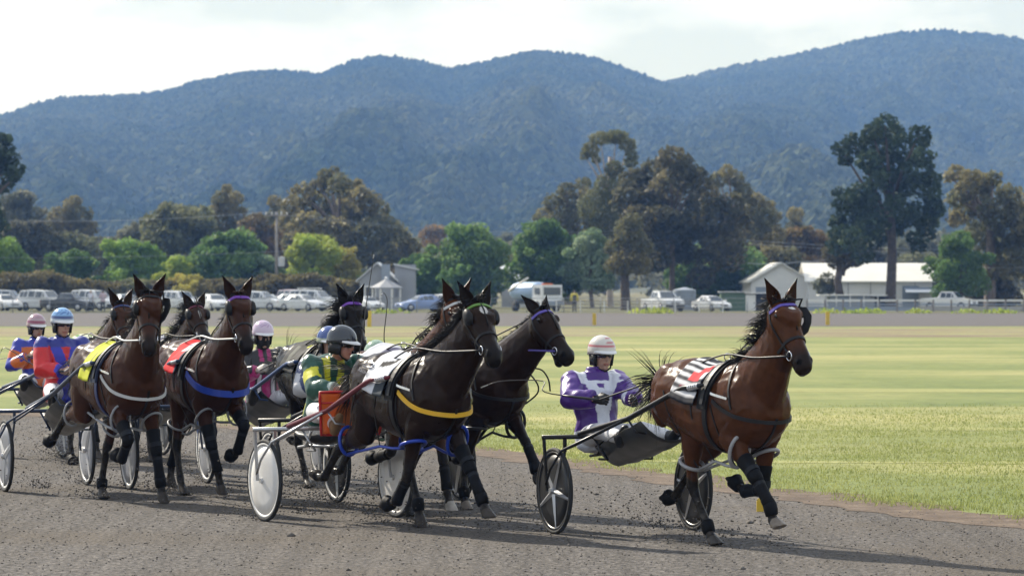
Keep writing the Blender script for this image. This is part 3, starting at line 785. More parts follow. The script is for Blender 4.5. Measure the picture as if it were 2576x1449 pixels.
# building half hidden behind the middle trees
gable('building', 'grey building mostly hidden by trees above the tanker truck', 1262, 1325, 392, 690, 668, 8, M_wallgrey, M_iron, ridge='x')
gable('shed', 'little white-fronted shed glimpsed above the tanker truck', 1302, 1335, 386, 700, 682, 3, M_white, M_iron, ridge='x')
# white sheds on the right
sh, cx_, w_, ze_, zr_ = gable('shed', 'white shed with its gable end and bright cream roof, left of the tall pine', 1890, 2040, 368, 708, 664, 16, M_white, M_cream, ridge='y')
lg, lx, lw, lze, lzr = gable('shed', 'long white shed with a wide sunlit cream roof behind the tall pine', 2034, 2345, 366, 708, 665, 9, M_white, M_cream, ridge='x')
for k in range(5):
    mb = MB(); mb.box((-lw / 2 + 1.6 + k * 2.05, -.02, 1.2), (.06, .05, 2.35)); mb.build('cover_strip', M_steel, lg)
mb = MB(); mb.box((lw / 2 - 2.0, -.05, 1.05), (1.5, .06, 2.1)); dr = mb.build('door', M_bluegrey, lg)
mb = MB(); mb.box((lw / 2 - 1.4, -.10, 1.05), (.08, .05, .2)); mb.build('handle', M_steel, dr)
mb = MB(); mb.prism([(lw / 2 - 2.6, 0, 1.9), (lw / 2 - 2.6, -2.2, 1.45), (lw / 2 - 2.6, -2.2, 1.53), (lw / 2 - 2.6, 0, 1.98)], (0, 0, 0), (2.8, 0, 0)); mb.build('awning', M_bluegrey, lg)
mb = MB(); mb.box((-w_ * .28, -.03, 1.0), (1.6, .06, 2.0)); dr = mb.build('door', M_bluegrey, sh)
mb = MB(); mb.box((-w_ * .28 + .6, -.08, 1.0), (.08, .05, .2)); mb.build('handle', M_steel, dr)

# green shed with white door
a = px(1814, None, 335); b = px(1875, None, 335)
gs = empty('shed', (a.x, 335, 0), 0, 'flat-roofed dark green shed beside a white door, near the far fence', 'shed')
gw = b.x - a.x
mb = MB(); mb.box((gw / 2, 1.3, .78), (gw, 2.6, 1.56 + .0)); mb.build('wall', M_green, gs)
for k in range(6):
    mb = MB(); mb.box((gw * (k + .5) / 6, -.02, .78), (.05, .04, 1.5)); mb.build('batten', M_green, gs)
mb = MB(); mb.box((gw / 2, 1.25, 1.60), (gw + .3, 3.0, .07)); mb.build('roof', M_iron, gs)
mb = MB(); mb.box((gw + .95, 1.3, .72), (1.9, 2.4, 1.44)); mb.build('annex', M_gapshade, gs)  # solid box, the shade of an inside put into its colour
mb = MB(); mb.box((gw + .45, .06, .68), (.85, .07, 1.36)); dr = mb.build('door', M_white, gs)
mb = MB(); mb.box((gw + .75, .01, .66), (.07, .05, .16)); mb.build('handle', M_steel, dr)
mb = MB(); mb.box((gw + .95, 1.2, 1.50), (2.1, 2.8, .06)); mb.build('annex_roof', M_white, gs)
# dark corrugated tank shed under the huge gum
a = px(1722, None, 348)
tk = empty('water_tank', (a.x, 348, 0), 0, 'dark grey upright water tank under the huge dark gum', 'water tank')
mb = MB(); mb.lathe([(1.0, 0), (1.0, 1.75), (0, 2.0)], n=20); ang_smooth(mb.build('tank_wall', M_bluegrey, tk))
for k in range(5):
    mb = MB(); mb.lathe([(1.005, .25 + k * .33), (1.03, .29 + k * .33), (1.005, .33 + k * .33)], n=20); mb.build('rib', M_bluegrey, tk)
# long low grey stables
a = px(2066, None, 345); b = px(2245, None, 345)
st = empty('stable_block', ((a.x + b.x) / 2, 345, 0), 0, 'long low blue-grey stable block with a pale flat roof, in front of the white shed', 'stable')
sw = b.x - a.x
mb = MB(); mb.box((-sw * .10, 1.5, .62), (sw * .56, 3.0, 1.24)); mb.build('wall', M_bluegrey, st)
mb = MB(); mb.box((0, 1.4, 1.30), (sw + .4, 3.6, .09)); mb.build('roof', M_white, st)
mb = MB(); mb.box((sw * .33, 2.6, .6), (sw * .30, .1, 1.2)); mb.build('back_wall', M_gapshade, st)  # bay shade painted on as a near-black wall colour
for k in range(6):
    mb = MB(); mb.bar((-sw / 2 + .1 + k * (sw - .2) / 5, -.25, 0), (-sw / 2 + .1 + k * (sw - .2) / 5, -.25, 1.26), .09); mb.build('post', M_white, st)
for k in range(3):
    mb = MB(); mb.box((-sw * .3 + k * 1.5, -.02, .55), (.8, .05, 1.1)); mb.build('door', M_steel, st)

# utility pole, wires
def pole(u, vt, d, label, arms=True, vb=None):
    p = px(u, None, d); h = CAM_H + (715 - vt) * d / FPX
    r = empty('utility_pole', (p.x, d, 0), 0, label, 'utility pole')
    mb = MB(); mb.tube([(0, 0, -.3), (0, 0, h)], [.19, .12], 10); mb.build('shaft', M_timber, r, smooth=True)
    mb = MB(); mb.box((0, -.16, h - .35), (2.3, .12, .14)); ca = mb.build('crossarm', M_timber, r)
    for x in (-1.0, -.45, .45, 1.0):
        mb = MB(); mb.lathe([(.0, h - .28), (.06, h - .26), (.075, h - .18), (.04, h - .12), (.06, h - .06), (0, h)], (x, -.16, 0), n=8); mb.build('insulator', M_white, ca, smooth=True)
    return r, p, h
pr, pp, ph = pole(696, 533, 378, 'timber utility pole with crossarm and white insulators over the hedge')
mb = MB(); mb.lathe([(.0, 0), (.32, .01), (.34, .9), (.0, .95)], (.45, -.05, ph - 5.2), n=12); ang_smooth(mb.build('transformer', M_iron, pr))
def wire(name, pts, label, sag=.5, r=.010):
    mb = MB(); out = []
    for a, b in zip(pts[:-1], pts[1:]):
        a = np.array(a); b = np.array(b)
        for t in np.linspace(0, 1, 14)[:-1 if b is not np.array(pts[-1]) else None]:
            q = a + (b - a) * t; q[2] -= sag * 4 * t * (1 - t); out.append(q)
    out.append(np.array(pts[-1], float)); mb.tube(out, r, 4)
    o = mb.build(name, M_wire, None); return tag(o, label, 'wire', 'overhead wires')
A0 = (-64, 380, ph - .2)
for k, off in enumerate((-1.0, .45)):
    wire('overhead_wire', [(-64, 378 + k, ph - .1 + .2 * k), (pp.x + off, 377.8, ph), (12, 382, ph - 2.0 + .3 * k), (62, 385, 5.4 + .4 * k)], ['upper overhead wire running right from the utility pole', 'lower overhead wire running right from the utility pole'][k], .9)
wire('overhead_wire', [(-64, 372, CAM_H + (715 - 640) * .0372), (-20, 372, CAM_H + (715 - 630) * .0372)], 'wire crossing the green trees on the far left', .5)
wire('overhead_wire', [tuple(px(1880, 662, 360)), tuple(px(2010, 659, 360)), tuple(px(2110, 646, 360))], 'thick service wire dropping to the white gable shed', .15, .03)
wire('overhead_wire', [tuple(px(2260, 655, 355)), tuple(px(2600, 672, 355))], 'wire passing over the long white shed roof right of the pine', .3)

# ------------------------------------------------------------------ far fence: posts, wires and mesh
FD = 314.0
fe = empty('fence', (px(700, None, FD).x, FD, 0), 0, 'wire mesh fence on steel posts in front of the parked cars', 'fence')
fx0, fx1 = px(-60, None, FD).x - fe.location.x, px(1880, None, FD).x - fe.location.x
npost = 22
for i in range(npost):
    x = fx0 + (fx1 - fx0) * i / (npost - 1)
    mb = MB(); mb.tube([(x, 0, -.2), (x, 0, 1.18)], .038, 6); mb.build('post', M_steel, fe, smooth=True)
for z in (.12, .45, .8, 1.14):
    mb = MB(); mb.tube([(fx0, 0, z), (fx1, 0, z)], .014 if z < 1 else .026, 4); mb.build('rail' if z > 1 else 'fence_wire', M_steel, fe)
mb = MB()
nx = int((fx1 - fx0) / .55)
for i in range(nx):
    x = fx0 + i * .55
    mb.bar((x, .01, .12), (x + .5, .01, 1.14), .008); mb.bar((x + .5, .02, .12), (x, .02, 1.14), .008)
mb.build('mesh_wire', M_steel, fe, kind='stuff')
# white rail fence on the right
r0, r1 = px(2030, None, 322), px(2620, None, 322)
rf = empty('rail_fence', (r0.x, 322, 0), 0, 'white-topped rail fence along the far side of the track, right of the green shed', 'fence')
L_ = r1.x - r0.x
for i in range(14):
    mb = MB(); mb.box((L_ * i / 13, 0, .45), (.14, .14, 1.1)); mb.build('post', M_timber, rf)
    if i < 13:
        x = L_ * (i + .5) / 13
        mb = MB(); mb.box((x, -.09, .93), (L_ / 13 - .16, .05, .15)); mb.build('rail', M_white, rf)
        mb = MB(); mb.box((x, -.09, .62), (L_ / 13 - .1, .05, .10)); mb.build('rail', M_bluegrey, rf)
        mb = MB(); mb.box((x, -.02, .28), (L_ / 13 - .1, .04, .36)); mb.build('panel', M_concrete if i > 5 else M_bluegrey, rf)
# low rail behind the tanker
r0 = px(1400, None, 318)
lr = empty('rail_fence', (r0.x, 318, 0), 0, 'low dark rail fence with white droppers below the huge dark gum', 'fence')
for i in range(8):
    mb = MB(); mb.box((i * 1.9, 0, .45), (.09, .09, .95)); mb.build('post', M_white, lr)
for z in (.35, .65, .9):
    mb = MB(); mb.box((6.6, .05, z), (13.4, .05, .07)); mb.build('rail', M_timber, lr)

# yellow marker posts
def marker(u, v, h_px, label, wm=.10):
    p = px(u, v); d = p.y; h = h_px * d / FPX
    mb = MB(); w = wm
    mb.rings([[np.array((x * w / 2 * s, y * w / 4 * s, z)) for x, y in ((-1, -1), (1, -1), (1, 1), (-1, 1))] for z, s in ((-.2, 1), (0, 1), (h - .03, 1), (h, .7))])
    o = mb.build('marker_post', M_yellow); o.location = (p.x, p.y, 0)
    tag(o, label, 'marker post', 'yellow marker posts along the inside of the track')
marker(1912, 1287, 34, 'short yellow marker post under the raised hoof of the leading horse', .068)
marker(1495, 818, 30, 'thin yellow marker post on the far infield above the purple driver', .20)
marker(2082, 818, 34, 'thin yellow marker post on the far infield right of the leading horse head', .22)
marker(929, 822, 40, 'thin yellow marker post beside the nose of the black horse with purple browband', .22)
marker(378, 1092, 38, 'yellow marker post between the legs of the white-collared horse', .10)
# long grey log pieces lying by the fence
for u, v, w, lb in ((2150, 780, 50, 'dark log lying at the far track edge below the pine'), (2230, 781, 70, 'longer dark log lying right of the pine trunk')):
    p = px(u, v); s = p.y / FPX
    mb = MB(); mb.tube([(-w * s / 2, 0, .12), (0, .1, .15), (w * s / 2, 0, .12)], [.14, .17, .13], 7); o = mb.build('log', M_darkbark, smooth=True); o.location = (p.x, p.y, 0); tag(o, lb, 'log')

# ------------------------------------------------------------------ vehicles
def car_paint(name, c, met=.0): return mat(name, c, .28, metal=met, coat=.6, spec=.5)
P_white = car_paint('white_car_paint', (.70, .71, .72)); P_silver = car_paint('silver_car_paint', (.42, .44, .46), .5)
P_blue = car_paint('pale_blue_car_paint', (.22, .30, .52), .2); P_black = car_paint('black_car_paint', (.015, .016, .018)); P_pink = car_paint('pinkish_car_paint', (.55, .46, .50))
M_tyre = mat('car_tyre', (.018, .018, .018), .85); M_rim = mat('alloy_rim', (.5, .5, .52), .3, metal=.9)
M_lamp = mat('headlight_glass', (.75, .77, .78), .08, spec=.8); M_tail = mat('tail_light', (.30, .01, .01), .2)
M_plas = mat('black_trim', (.02, .02, .022), .5); M_blueglass = mat('car_glass', (.05, .065, .075), .05, spec=1.0)
# stations: x, z_bottom, z_belt, z_top, w_low, w_belt, w_top
CARS = {
 'sedan': ([(2.25, .38, .55, .56, .70, .66, .60), (2.1, .26, .66, .68, .82, .80, .70), (1.5, .22, .80, .83, .87, .86, .76), (.95, .22, .90, .95, .88, .88, .74), (.25, .22, .93, 1.36, .88, .89, .60), (-.75, .22, .95, 1.42, .88, .89, .62), (-1.45, .24, .97, 1.05, .88, .88, .66), (-2.1, .30, .95, .97, .84, .82, .68), (-2.28, .42, .80, .82, .76, .72, .62)], 3, 6, 1.42, -1.35, .32),
 'wagon': ([(2.35, .42, .70, .72, .75, .72, .64), (2.2, .32, .86, .88, .88, .86, .76), (1.6, .28, 1.00, 1.03, .92, .91, .80), (1.0, .28, 1.08, 1.12, .93, .93, .78), (.45, .28, 1.10, 1.70, .93, .93, .68), (-1.2, .28, 1.12, 1.78, .93, .93, .70), (-2.15, .30, 1.12, 1.72, .92, .92, .70), (-2.35, .36, 1.10, 1.14, .88, .87, .80), (-2.42, .46, .90, .92, .82, .80, .74)], 3, 7, 1.45, -1.40, .37),
 'ute': ([(2.5, .45, .72, .74, .75, .72, .64), (2.35, .34, .90, .92, .88, .86, .78), (1.7, .30, 1.02, 1.05, .91, .90, .80), (1.15, .30, 1.08, 1.12, .92, .92, .78), (.6, .30, 1.10, 1.66, .92, .92, .66), (-.55, .30, 1.10, 1.70, .92, .92, .68), (-.85, .30, 1.10, 1.14, .92, .92, .80), (-2.45, .34, 1.06, 1.08, .91, .91, .86), (-2.55, .44, .92, .94, .86, .84, .80)], 3, 6, 1.55, -1.55, .37),
}
def car(kind, paint, loc, heading, label, rack=False, group='cars parked beyond the far fence', s=1.0, bull=False, name=None):
    S, iw, ir, xf, xr, wr = CARS[kind]
    root = empty(name or {'sedan': 'parked_car', 'wagon': 'parked_wagon', 'ute': 'parked_ute'}[kind], loc, R(heading), label, {'sedan': 'car', 'wagon': 'car', 'ute': 'car'}[kind], group, s)
    mb = MB(); rings = []
    def ring(st):
        x, zb, zl, zt, wl, wb, wt = st
        return [np.array(p) for p in ((x, -wl, zb), (x, -wl - .02, (zb + zl) / 2), (x, -wb, zl), (x, -wt, zt - .03), (x, -wt * .8, zt), (x, wt * .8, zt), (x, wt, zt - .03), (x, wb, zl), (x, wl + .02, (zb + zl) / 2), (x, wl, zb))]
    mb.rings([ring(q) for q in S]); body = mb.build('body', paint, root); ang_smooth(body, 40)
    # windows, a little proud of the shell
    def P(i, sd, t, u=0.0, o=.012):
        a, b = S[i], S[i + 1]
        x = a[0] + (b[0] - a[0]) * u; f = lambda k: a[k] + (b[k] - a[k]) * u
        zl, zt, wb, wt = f(2), f(3), f(5), f(6)
        return np.array((x, sd * (wb + (wt - wb) * t + o), zl + (zt - .03 - zl) * t))
    for sd in (-1, 1):
        segs = [(i, .06, .94) for i in range(iw + 1, ir - (0 if kind != 'ute' else 0)) if S[i][3] - S[i][2] > .3 and S[i + 1][3] - S[i + 1][2] > .3]
        for (i, u0, u1) in segs:
            n = 2 if abs(S[i][0] - S[i + 1][0]) > .9 else 1
            for q in range(n):
                a0 = u0 + (u1 - u0) * q / n + (.03 if q else 0); a1 = u0 + (u1 - u0) * (q + 1) / n - (.03 if q < n - 1 else 0)
                m2 = MB(); m2.add([P(i, sd, .08, a0), P(i, sd, .08, a1), P(i, sd, .88, a1), P(i, sd, .88, a0)], [(0, 1, 2, 3)] if sd > 0 else [(3, 2, 1, 0)])
                m2.build('window', M_blueglass, root)
        # front quarter
        m2 = MB(); i = iw; m2.add([P(i, sd, .15, .45), P(i, sd, .10, .97), P(i, sd, .86, .97)], [(0, 1, 2)]); m2.build('window', M_blueglass, root)
        m2 = MB(); m2.box((S[iw][0] - .2, sd * 1.02, S[iw][2] + .08), (.16, .2, .15)); m2.build('mirror', paint, root)
    a, b = S[iw], S[iw + 1]
    def W(st_a, st_b, t, y, o):
        x = st_a[0] + (st_b[0] - st_a[0]) * t; z = st_a[3] + (st_b[3] - st_a[3]) * t
        w = st_a[6] + (st_b[6] - st_a[6]) * t
        return np.array((x + o * .6, y * w * .84, z + abs(o)))
    m2 = MB(); m2.add([W(a, b, .06, -1, .015), W(a, b, .06, 1, .015), W(a, b, .92, 1, .015), W(a, b, .92, -1, .015)], [(0, 1, 2, 3)]); m2.build('windscreen', M_blueglass, root)
    a, b = S[ir - (0 if kind == 'wagon' else 1)], S[ir + (1 if kind == 'wagon' else 0)]
    if kind == 'wagon': a, b = S[6], S[7]
    m2 = MB(); m2.add([W(a, b, .12, -1, -.015), W(a, b, .12, 1, -.015), W(a, b, .88, 1, -.015), W(a, b, .88, -1, -.015)], [(3, 2, 1, 0)]); m2.build('rear_window', M_blueglass, root)
    for x in (xf, xr):
        for sd in (-1, 1):
            w = MB(); y0 = sd * (S[4][4] - .10)
            w.lathe([(0, -.1), (wr * .62, -.1), (wr * .95, -.11), (wr, -.07), (wr, .07), (wr * .95, .115), (wr * .62, .10), (0, .10)], (x, y0 + sd * .03, wr), (0, 1, 0), 18)
            wo_ = w.build('wheel', M_tyre, root, smooth=True)
            w = MB(); w.lathe([(0, .118), (wr * .3, .122), (wr * .6, .118), (wr * .62, .10)], (x, y0 + sd * .03, wr), (0, sd, 0), 14); w.build('rim', M_rim, wo_, smooth=True)
    for sd in (-1, 1):
        zz = (S[1][2] + S[1][1]) / 2 + .1
        m2 = MB(); m2.box((S[1][0] + .02, sd * (S[1][5] - .2), zz), (.16, .34, .15)); m2.build('headlight', M_lamp, root)
        m2 = MB(); m2.box((S[-2][0] - .03, sd * (S[-2][5] - .1), S[-2][2] - .14), (.14, .18, .2)); m2.build('tail_light', M_tail, root)
    m2 = MB(); m2.box((S[1][0] + .1, 0, (S[1][2] + S[1][1]) / 2 + .06), (.1, S[1][4] * .9, .2)); m2.build('grille', M_plas, root)
    m2 = MB(); m2.box((S[1][0] + .06, 0, S[1][1] + .14), (.22, S[1][4] * 1.9, .14)); m2.build('bumper', M_plas if kind != 'sedan' else paint, root)
    if rack:
        m2 = MB(); zt = S[5][3]
        for y in (-.5, .5): m2.bar((.3, y, zt + .12), (-1.6, y, zt + .12), .05)
        for x in (.2, -.5, -1.1, -1.6): m2.bar((x, -.55, zt + .1), (x, .55, zt + .1), .04)
        for x in (.2, -1.5):
            for y in (-.5, .5): m2.bar((x, y, zt - .02), (x, y, zt + .12), .04)
        m2.build('roof_rack', M_white, root)
    return root
def cx(u, d): return (px(u, None, d).x, d, 0)
car('sedan', P_white, cx(12, 338), -60, 'white sedan at the far left, nearest the frame edge', s=.98)
car('wagon', P_silver, cx(20, 352), -10, 'pale silver wagon behind the white sedan at the far left')
car('wagon', P_white, cx(113, 337), -35, 'white four-wheel-drive wagon parked left of the black ute', rack=False, s=1.0)
car('ute', P_black, cx(172, 331), -25, 'black ute parked in front of the white wagon at far left', s=.9)
car('wagon', P_white, cx(240, 342), -40, 'white wagon right behind the two standing people')
car('sedan', P_silver, cx(318, 340), -70, 'silver car half hidden by the white-collared horse head')
car('wagon', P_white, cx(455, 344), -50, 'white wagon seen between two horse heads on the left', s=.95)
car('sedan', P_white, cx(540, 338), -65, 'white sedan left of the bay horse with purple browband')
car('wagon', P_white, cx(655, 338), -25, 'white car just right of the bay horse with purple browband', s=.95)
car('sedan', P_white, cx(675, 348), -15, 'white sedan second behind the hedge side right of the bay horse')
car('sedan', P_silver, cx(738, 352), -30, 'silver sedan in the rear row above the low sedan')
car('sedan', P_white, cx(762, 333), -40, 'white sedan in the front row left of the black horse')
car('wagon', P_pink, cx(752, 360), -50, 'pinkish wagon in the rear row, left of the roof-racked one')
car('wagon', P_white, cx(795, 345), -30, 'white wagon with a roof rack left of the black horse', rack=True)
car('sedan', P_white, cx(925, 340), -60, 'white car tail peeping out right of the black horse head', s=.85)
car('sedan', P_blue, cx(1062, 331), 205, 'pale blue sedan in front of the rotunda', s=.98)
car('wagon', P_white, cx(1132, 334), -60, 'white car behind the white-starred horse neck', s=.8)
car('ute', P_white, cx(1668, 328), -68, 'white ute facing the track under the huge dark gum', s=1.0)
car('sedan', P_white, cx(1790, 331), -62, 'low white sedan left of the green shed', s=.92)
car('ute', P_white, cx(2388, 345), -30, 'white ute top showing behind the rail fence on the right', s=.95)

# tanker truck
p = cx(1345, 326)
tk = empty('tanker_truck', p, R(-58), 'white cab tanker truck with a pale blue tank behind the middle horses', 'truck')
mb = MB(); mb.box((1.9, 0, 1.35), (1.5, 1.95, 1.7)); mb.build('cab', P_white, tk)
mb = MB(); mb.box((2.67, 0, 1.68), (.04, 1.6, .62)); mb.build('windscreen', M_blueglass, tk)
mb = MB(); mb.box((2.70, 0, .72), (.16, 1.95, .3)); mb.build('bumper', M_bluegrey, tk)
for sd in (-1, 1):
    mb = MB(); mb.box((2.68, sd * .75, 1.05), (.06, .3, .2)); mb.build('headlight', M_lamp, tk)
    mb = MB(); mb.box((1.95, sd * .985, 1.68), (.8, .03, .55)); mb.build('window', M_blueglass, tk)
    for x in (1.9, -1.6):
        w = MB(); w.lathe([(0, -.14), (.42, -.14), (.45, -.1), (.45, .1), (.42, .14), (0, .14)], (x, sd * .85, .45), (0, 1, 0), 18); w.build('wheel', M_tyre, tk, smooth=True)
mb = MB(); mb.box((-.6, 0, .75), (4.2, 1.0, .22)); mb.build('chassis', M_plas, tk)
mb = MB(); rr_ = []
for x, s in ((-2.6, .55), (-2.45, .93), (-2.2, 1), (.75, 1), (.98, .93), (1.08, .6)):
    rr_.append([np.array((x, s * 1.0 * math.cos(t), 1.65 + s * .78 * math.sin(t))) for t in np.linspace(0, 2 * math.pi, 20, endpoint=False)])
mb.rings(rr_); mb.build('tank', mat('pale_blue_tank', (.36, .48, .66), .35, var=.1, scale=1), tk, smooth=True)
mb = MB(); mb.box((1.9, 0, 2.26), (.25, .9, .12)); mb.build('beacon_bar', mat('orange_beacon', (.6, .14, .03), .3), tk)
mb = MB(); mb.tube([(-2.3, -1.05, 1.7), (.6, -1.05, 2.75)], .09, 8); mb.build('hose_pipe', M_cream, tk, smooth=True)
# ------------------------------------------------------------------ horses
def remesh(name, V, F, voxel, smooth_it=4, fac=.5):
    me = bpy.data.meshes.new(name); me.from_pydata([tuple(v) for v in V], [], F); me.update()
    o = bpy.data.objects.new(name, me); COL.objects.link(o)
    m = o.modifiers.new('r', 'REMESH'); m.mode = 'VOXEL'; m.voxel_size = voxel
    if smooth_it:
        s = o.modifiers.new('s', 'SMOOTH'); s.iterations = smooth_it; s.factor = fac
    dg = bpy.context.evaluated_depsgraph_get(); dg.update()
    ev = o.evaluated_get(dg); m2 = bpy.data.meshes.new_from_object(ev)
    n = len(m2.vertices); VV = np.empty(n * 3); m2.vertices.foreach_get('co', VV); VV = VV.reshape(-1, 3)
    NN = np.empty(n * 3); m2.vertices.foreach_get('normal', NN); remesh.N = NN.reshape(-1, 3)
    FF = [tuple(p.vertices) for p in m2.polygons]
    bpy.data.objects.remove(o); bpy.data.meshes.remove(me); bpy.data.meshes.remove(m2)
    return VV, FF

class Loft:
    """closed lofts gathered into one soup for remeshing"""
    def __init__(s, n=18): s.V = []; s.F = []; s.n = n
    def add(s, rings):
        b = len(s.V); n = len(rings[0]); k = len(rings)
        for r in rings: s.V += [tuple(p) for p in r]
        for i in range(k - 1):
            for j in range(n): s.F.append((b + i * n + j, b + i * n + (j + 1) % n, b + (i + 1) * n + (j + 1) % n, b + (i + 1) * n + j))
        s.F.append(tuple(b + j for j in range(n - 1, -1, -1))); s.F.append(tuple(b + (k - 1) * n + j for j in range(n)))
    def ell(s, st):
        """st: list of (centre, axisA, axisB) with half axes as vectors"""
        n = s.n; t = np.linspace(0, 2 * math.pi, n, endpoint=False)
        s.add([np.array(c)[None] + np.cos(t)[:, None] * np.array(a)[None] + np.sin(t)[:, None] * np.array(b)[None] for c, a, b in st])
    def ball(s, c, a, b=None, d=None):
        """ellipsoid with half-axis vectors (or one radius)"""
        if b is None: a, b, d = np.array([a, 0, 0]), np.array([0, a, 0]), np.array([0, 0, a])
        c = np.array(c, float); a, b, d = np.array(a, float), np.array(b, float), np.array(d, float)
        s.ell([(c + d * math.sin(p), a * math.cos(p), b * math.cos(p)) for p in np.linspace(-1.45, 1.45, 9)])

def sag(a):
    return np.array([math.sin(R(a)), 0, -math.cos(R(a))])

TORSO = np.array([  # x, top, bottom, half width
    (-.87, 1.33, 1.18, .05), (-.82, 1.41, 1.08, .15), (-.72, 1.49, 1.00, .235), (-.56, 1.555, .96, .300), (-.40, 1.572, .93, .305), (-.20, 1.535, .875, .312),
    (0, 1.505, .825, .320), (.18, 1.515, .80, .315), (.32, 1.555, .80, .295), (.46, 1.585, .825, .282), (.58, 1.55, .865, .272), (.68, 1.46, .93, .240), (.76, 1.36, 1.00, .180), (.81, 1.26, 1.10, .08)])
def torso_sec(x, off=0.0, n=24, a0=0, a1=360, full=True):
    """points round the barrel at x; angle 0 = top, positive to the left"""
    zt, zb, w = (np.interp(x, TORSO[:, 0], TORSO[:, k]) for k in (1, 2, 3))
    t = np.radians(np.linspace(a0, a1, n, endpoint=not full))
    zc = zb + (zt - zb) * .47
    hu, hd = zt - zc, zc - zb
    narrow = .22 + .16 * max(0, min(1, (x - .1) / .35))
    c, s_ = np.cos(t), np.sin(t)
    e = .86
    yy = np.sign(s_) * np.abs(s_) ** e * (w + off) * (1 - narrow * np.clip(c, 0, 1) ** 2.0 * .9)
    z = zc + np.where(c > 0, np.abs(c) ** e * (hu + off), -np.abs(c) ** e * (hd + off))
    return np.stack([np.full_like(t, x), yy, z], 1)

def horse_skel(q):
    J = {}
    B = np.array([.60, 0, 1.30]); e = R(q['nk']); n = R(q['ny'])
    ndir = np.array([math.cos(e) * math.cos(n), math.cos(e) * math.sin(n), math.sin(e)])
    P = B + .81 * ndir
    h = R(q['hp']); y = R(q['hy'])
    m = np.array([math.cos(h) * math.cos(y), math.cos(h) * math.sin(y), -math.sin(h)])
    nn = np.array([math.sin(h) * math.cos(y), math.sin(h) * math.sin(y), math.cos(h)])
    lat = np.array([-math.sin(y), math.cos(y), 0])
    J['P'], J['m'], J['nn'], J['lat'], J['ndir'] = P, m, nn, lat, ndir
    for sd, k in ((-1, 'RF'), (1, 'LF')):
        a = q[k]; p = np.array([.42, sd * .17, .93]); ab = R(a[0]) * sd; ch = [p]
        for ang, L in ((a[1], .43), (a[2], .28), (a[3], .12), (a[4], .10)):
            d = sag(ang); d = np.array([d[0], -d[2] * math.sin(ab), d[2] * math.cos(ab)]); p = p + d * L; ch.append(p)
        J[k] = ch
    for sd, k in ((-1, 'RH'), (1, 'LH')):
        a = q[k]; p = np.array([-.50, sd * .15, 1.24]); ab = R(a[0]) * sd; ch = [p]
        for ang, L in ((a[1], .36), (a[2], .48), (a[3], .37), (a[4], .12), (a[5], .10)):
            d = sag(ang); d = np.array([d[0], -d[2] * math.sin(ab), d[2] * math.cos(ab)]); p = p + d * L; ch.append(p)
        J[k] = ch
    return J

HEAD = [(-0.0364, 0.021, 0.1484, 0.0735), (0.0208, 0.0473, 0.1908, 0.1071), (0.0832, 0.0672, 0.2279, 0.1239), (0.1456, 0.0735, 0.2544, 0.1302), (0.208, 0.0672, 0.2491, 0.1239), (0.2808, 0.0567, 0.2173, 0.1071), (0.3536, 0.0483, 0.1749, 0.0882), (0.4264, 0.0441, 0.1442, 0.0745), (0.4888, 0.0462, 0.1314, 0.0704), (0.5512, 0.0483, 0.1314, 0.0756), (0.6011, 0.0378, 0.1272, 0.0704), (0.6396, 0.0105, 0.1081, 0.0504)]
def leg_frame(a, b):
    d = unit(b - a); lat = np.array([0, 1., 0]); lat = unit(lat - d * np.dot(lat, d)); f = np.cross(lat, d); return d, f if f[0] * 1 + 0 > -2 else -f, lat

def chain_st(ch, prof):
    """prof: (bone index, t, fore-aft, lateral, fore-aft offset)"""
    out = []
    K = len(ch) - 1
    fr = []
    for i in range(K):
        d, f, l = leg_frame(ch[i], ch[i + 1]); fr.append((d, f, l))
    for (i, t, a, b, o) in prof:
        d, f, l = fr[i]
        # blend the frame near the joints so the rings do not cross
        if t > .8 and i + 1 < K: w = (t - .8) / .4; f = unit(f * (1 - w) + fr[i + 1][1] * w)
        if t < .2 and i > 0: w = .5 - t / .4; f = unit(f * (1 - w) + fr[i - 1][1] * w)
        c = ch[i] + (ch[i + 1] - ch[i]) * t + f * o
        out.append((c, f * a, l * b))
    return out
FORE = [(0, -.12, 0.1485, 0.0935, -.02), (0, .0, 0.1265, 0.0902, -.01), (0, .15, 0.1078, 0.0814, 0), (0, .4, 0.0814, 0.0682, .004), (0, .7, 0.0583, 0.0517, .004), (0, .88, 0.0517, 0.0473, .006), (0, .98, 0.0539, 0.0506, .006),
        (1, .10, 0.0484, 0.0462, .002), (1, .25, 0.0374, 0.0341, 0), (1, .55, 0.0341, 0.0297, -.002), (1, .82, 0.0374, 0.033, -.004), (1, .97, 0.0451, 0.0396, -.006), (2, .25, 0.0418, 0.0374, -.003), (2, .65, 0.0363, 0.0352, 0), (2, .95, 0.0429, 0.044, .004)]
HIND = [(0, -.25, 0.214, 0.107, -.02), (0, .05, 0.2408, 0.1338, -.03), (0, .45, 0.214, 0.1338, -.02), (0, .8, 0.1766, 0.1177, -.01), (1, .05, 0.1445, 0.1017, -.02), (1, .28, 0.1124, 0.08346, -.012), (1, .55, 0.07918, 0.06206, -.008), (1, .78, 0.05564, 0.04494, -.010), (1, .92, 0.05992, 0.04708, -.014),
        (2, .02, 0.06206, 0.05029, -.012), (2, .12, 0.05136, 0.04601, -.006), (2, .28, 0.04173, 0.03745, 0), (2, .6, 0.03745, 0.03317, 0), (2, .86, 0.03959, 0.03531, -.003), (2, .97, 0.04601, 0.04066, -.006), (3, .25, 0.0428, 0.03852, -.003), (3, .65, 0.03638, 0.03531, 0), (3, .95, 0.04173, 0.0428, .003)]

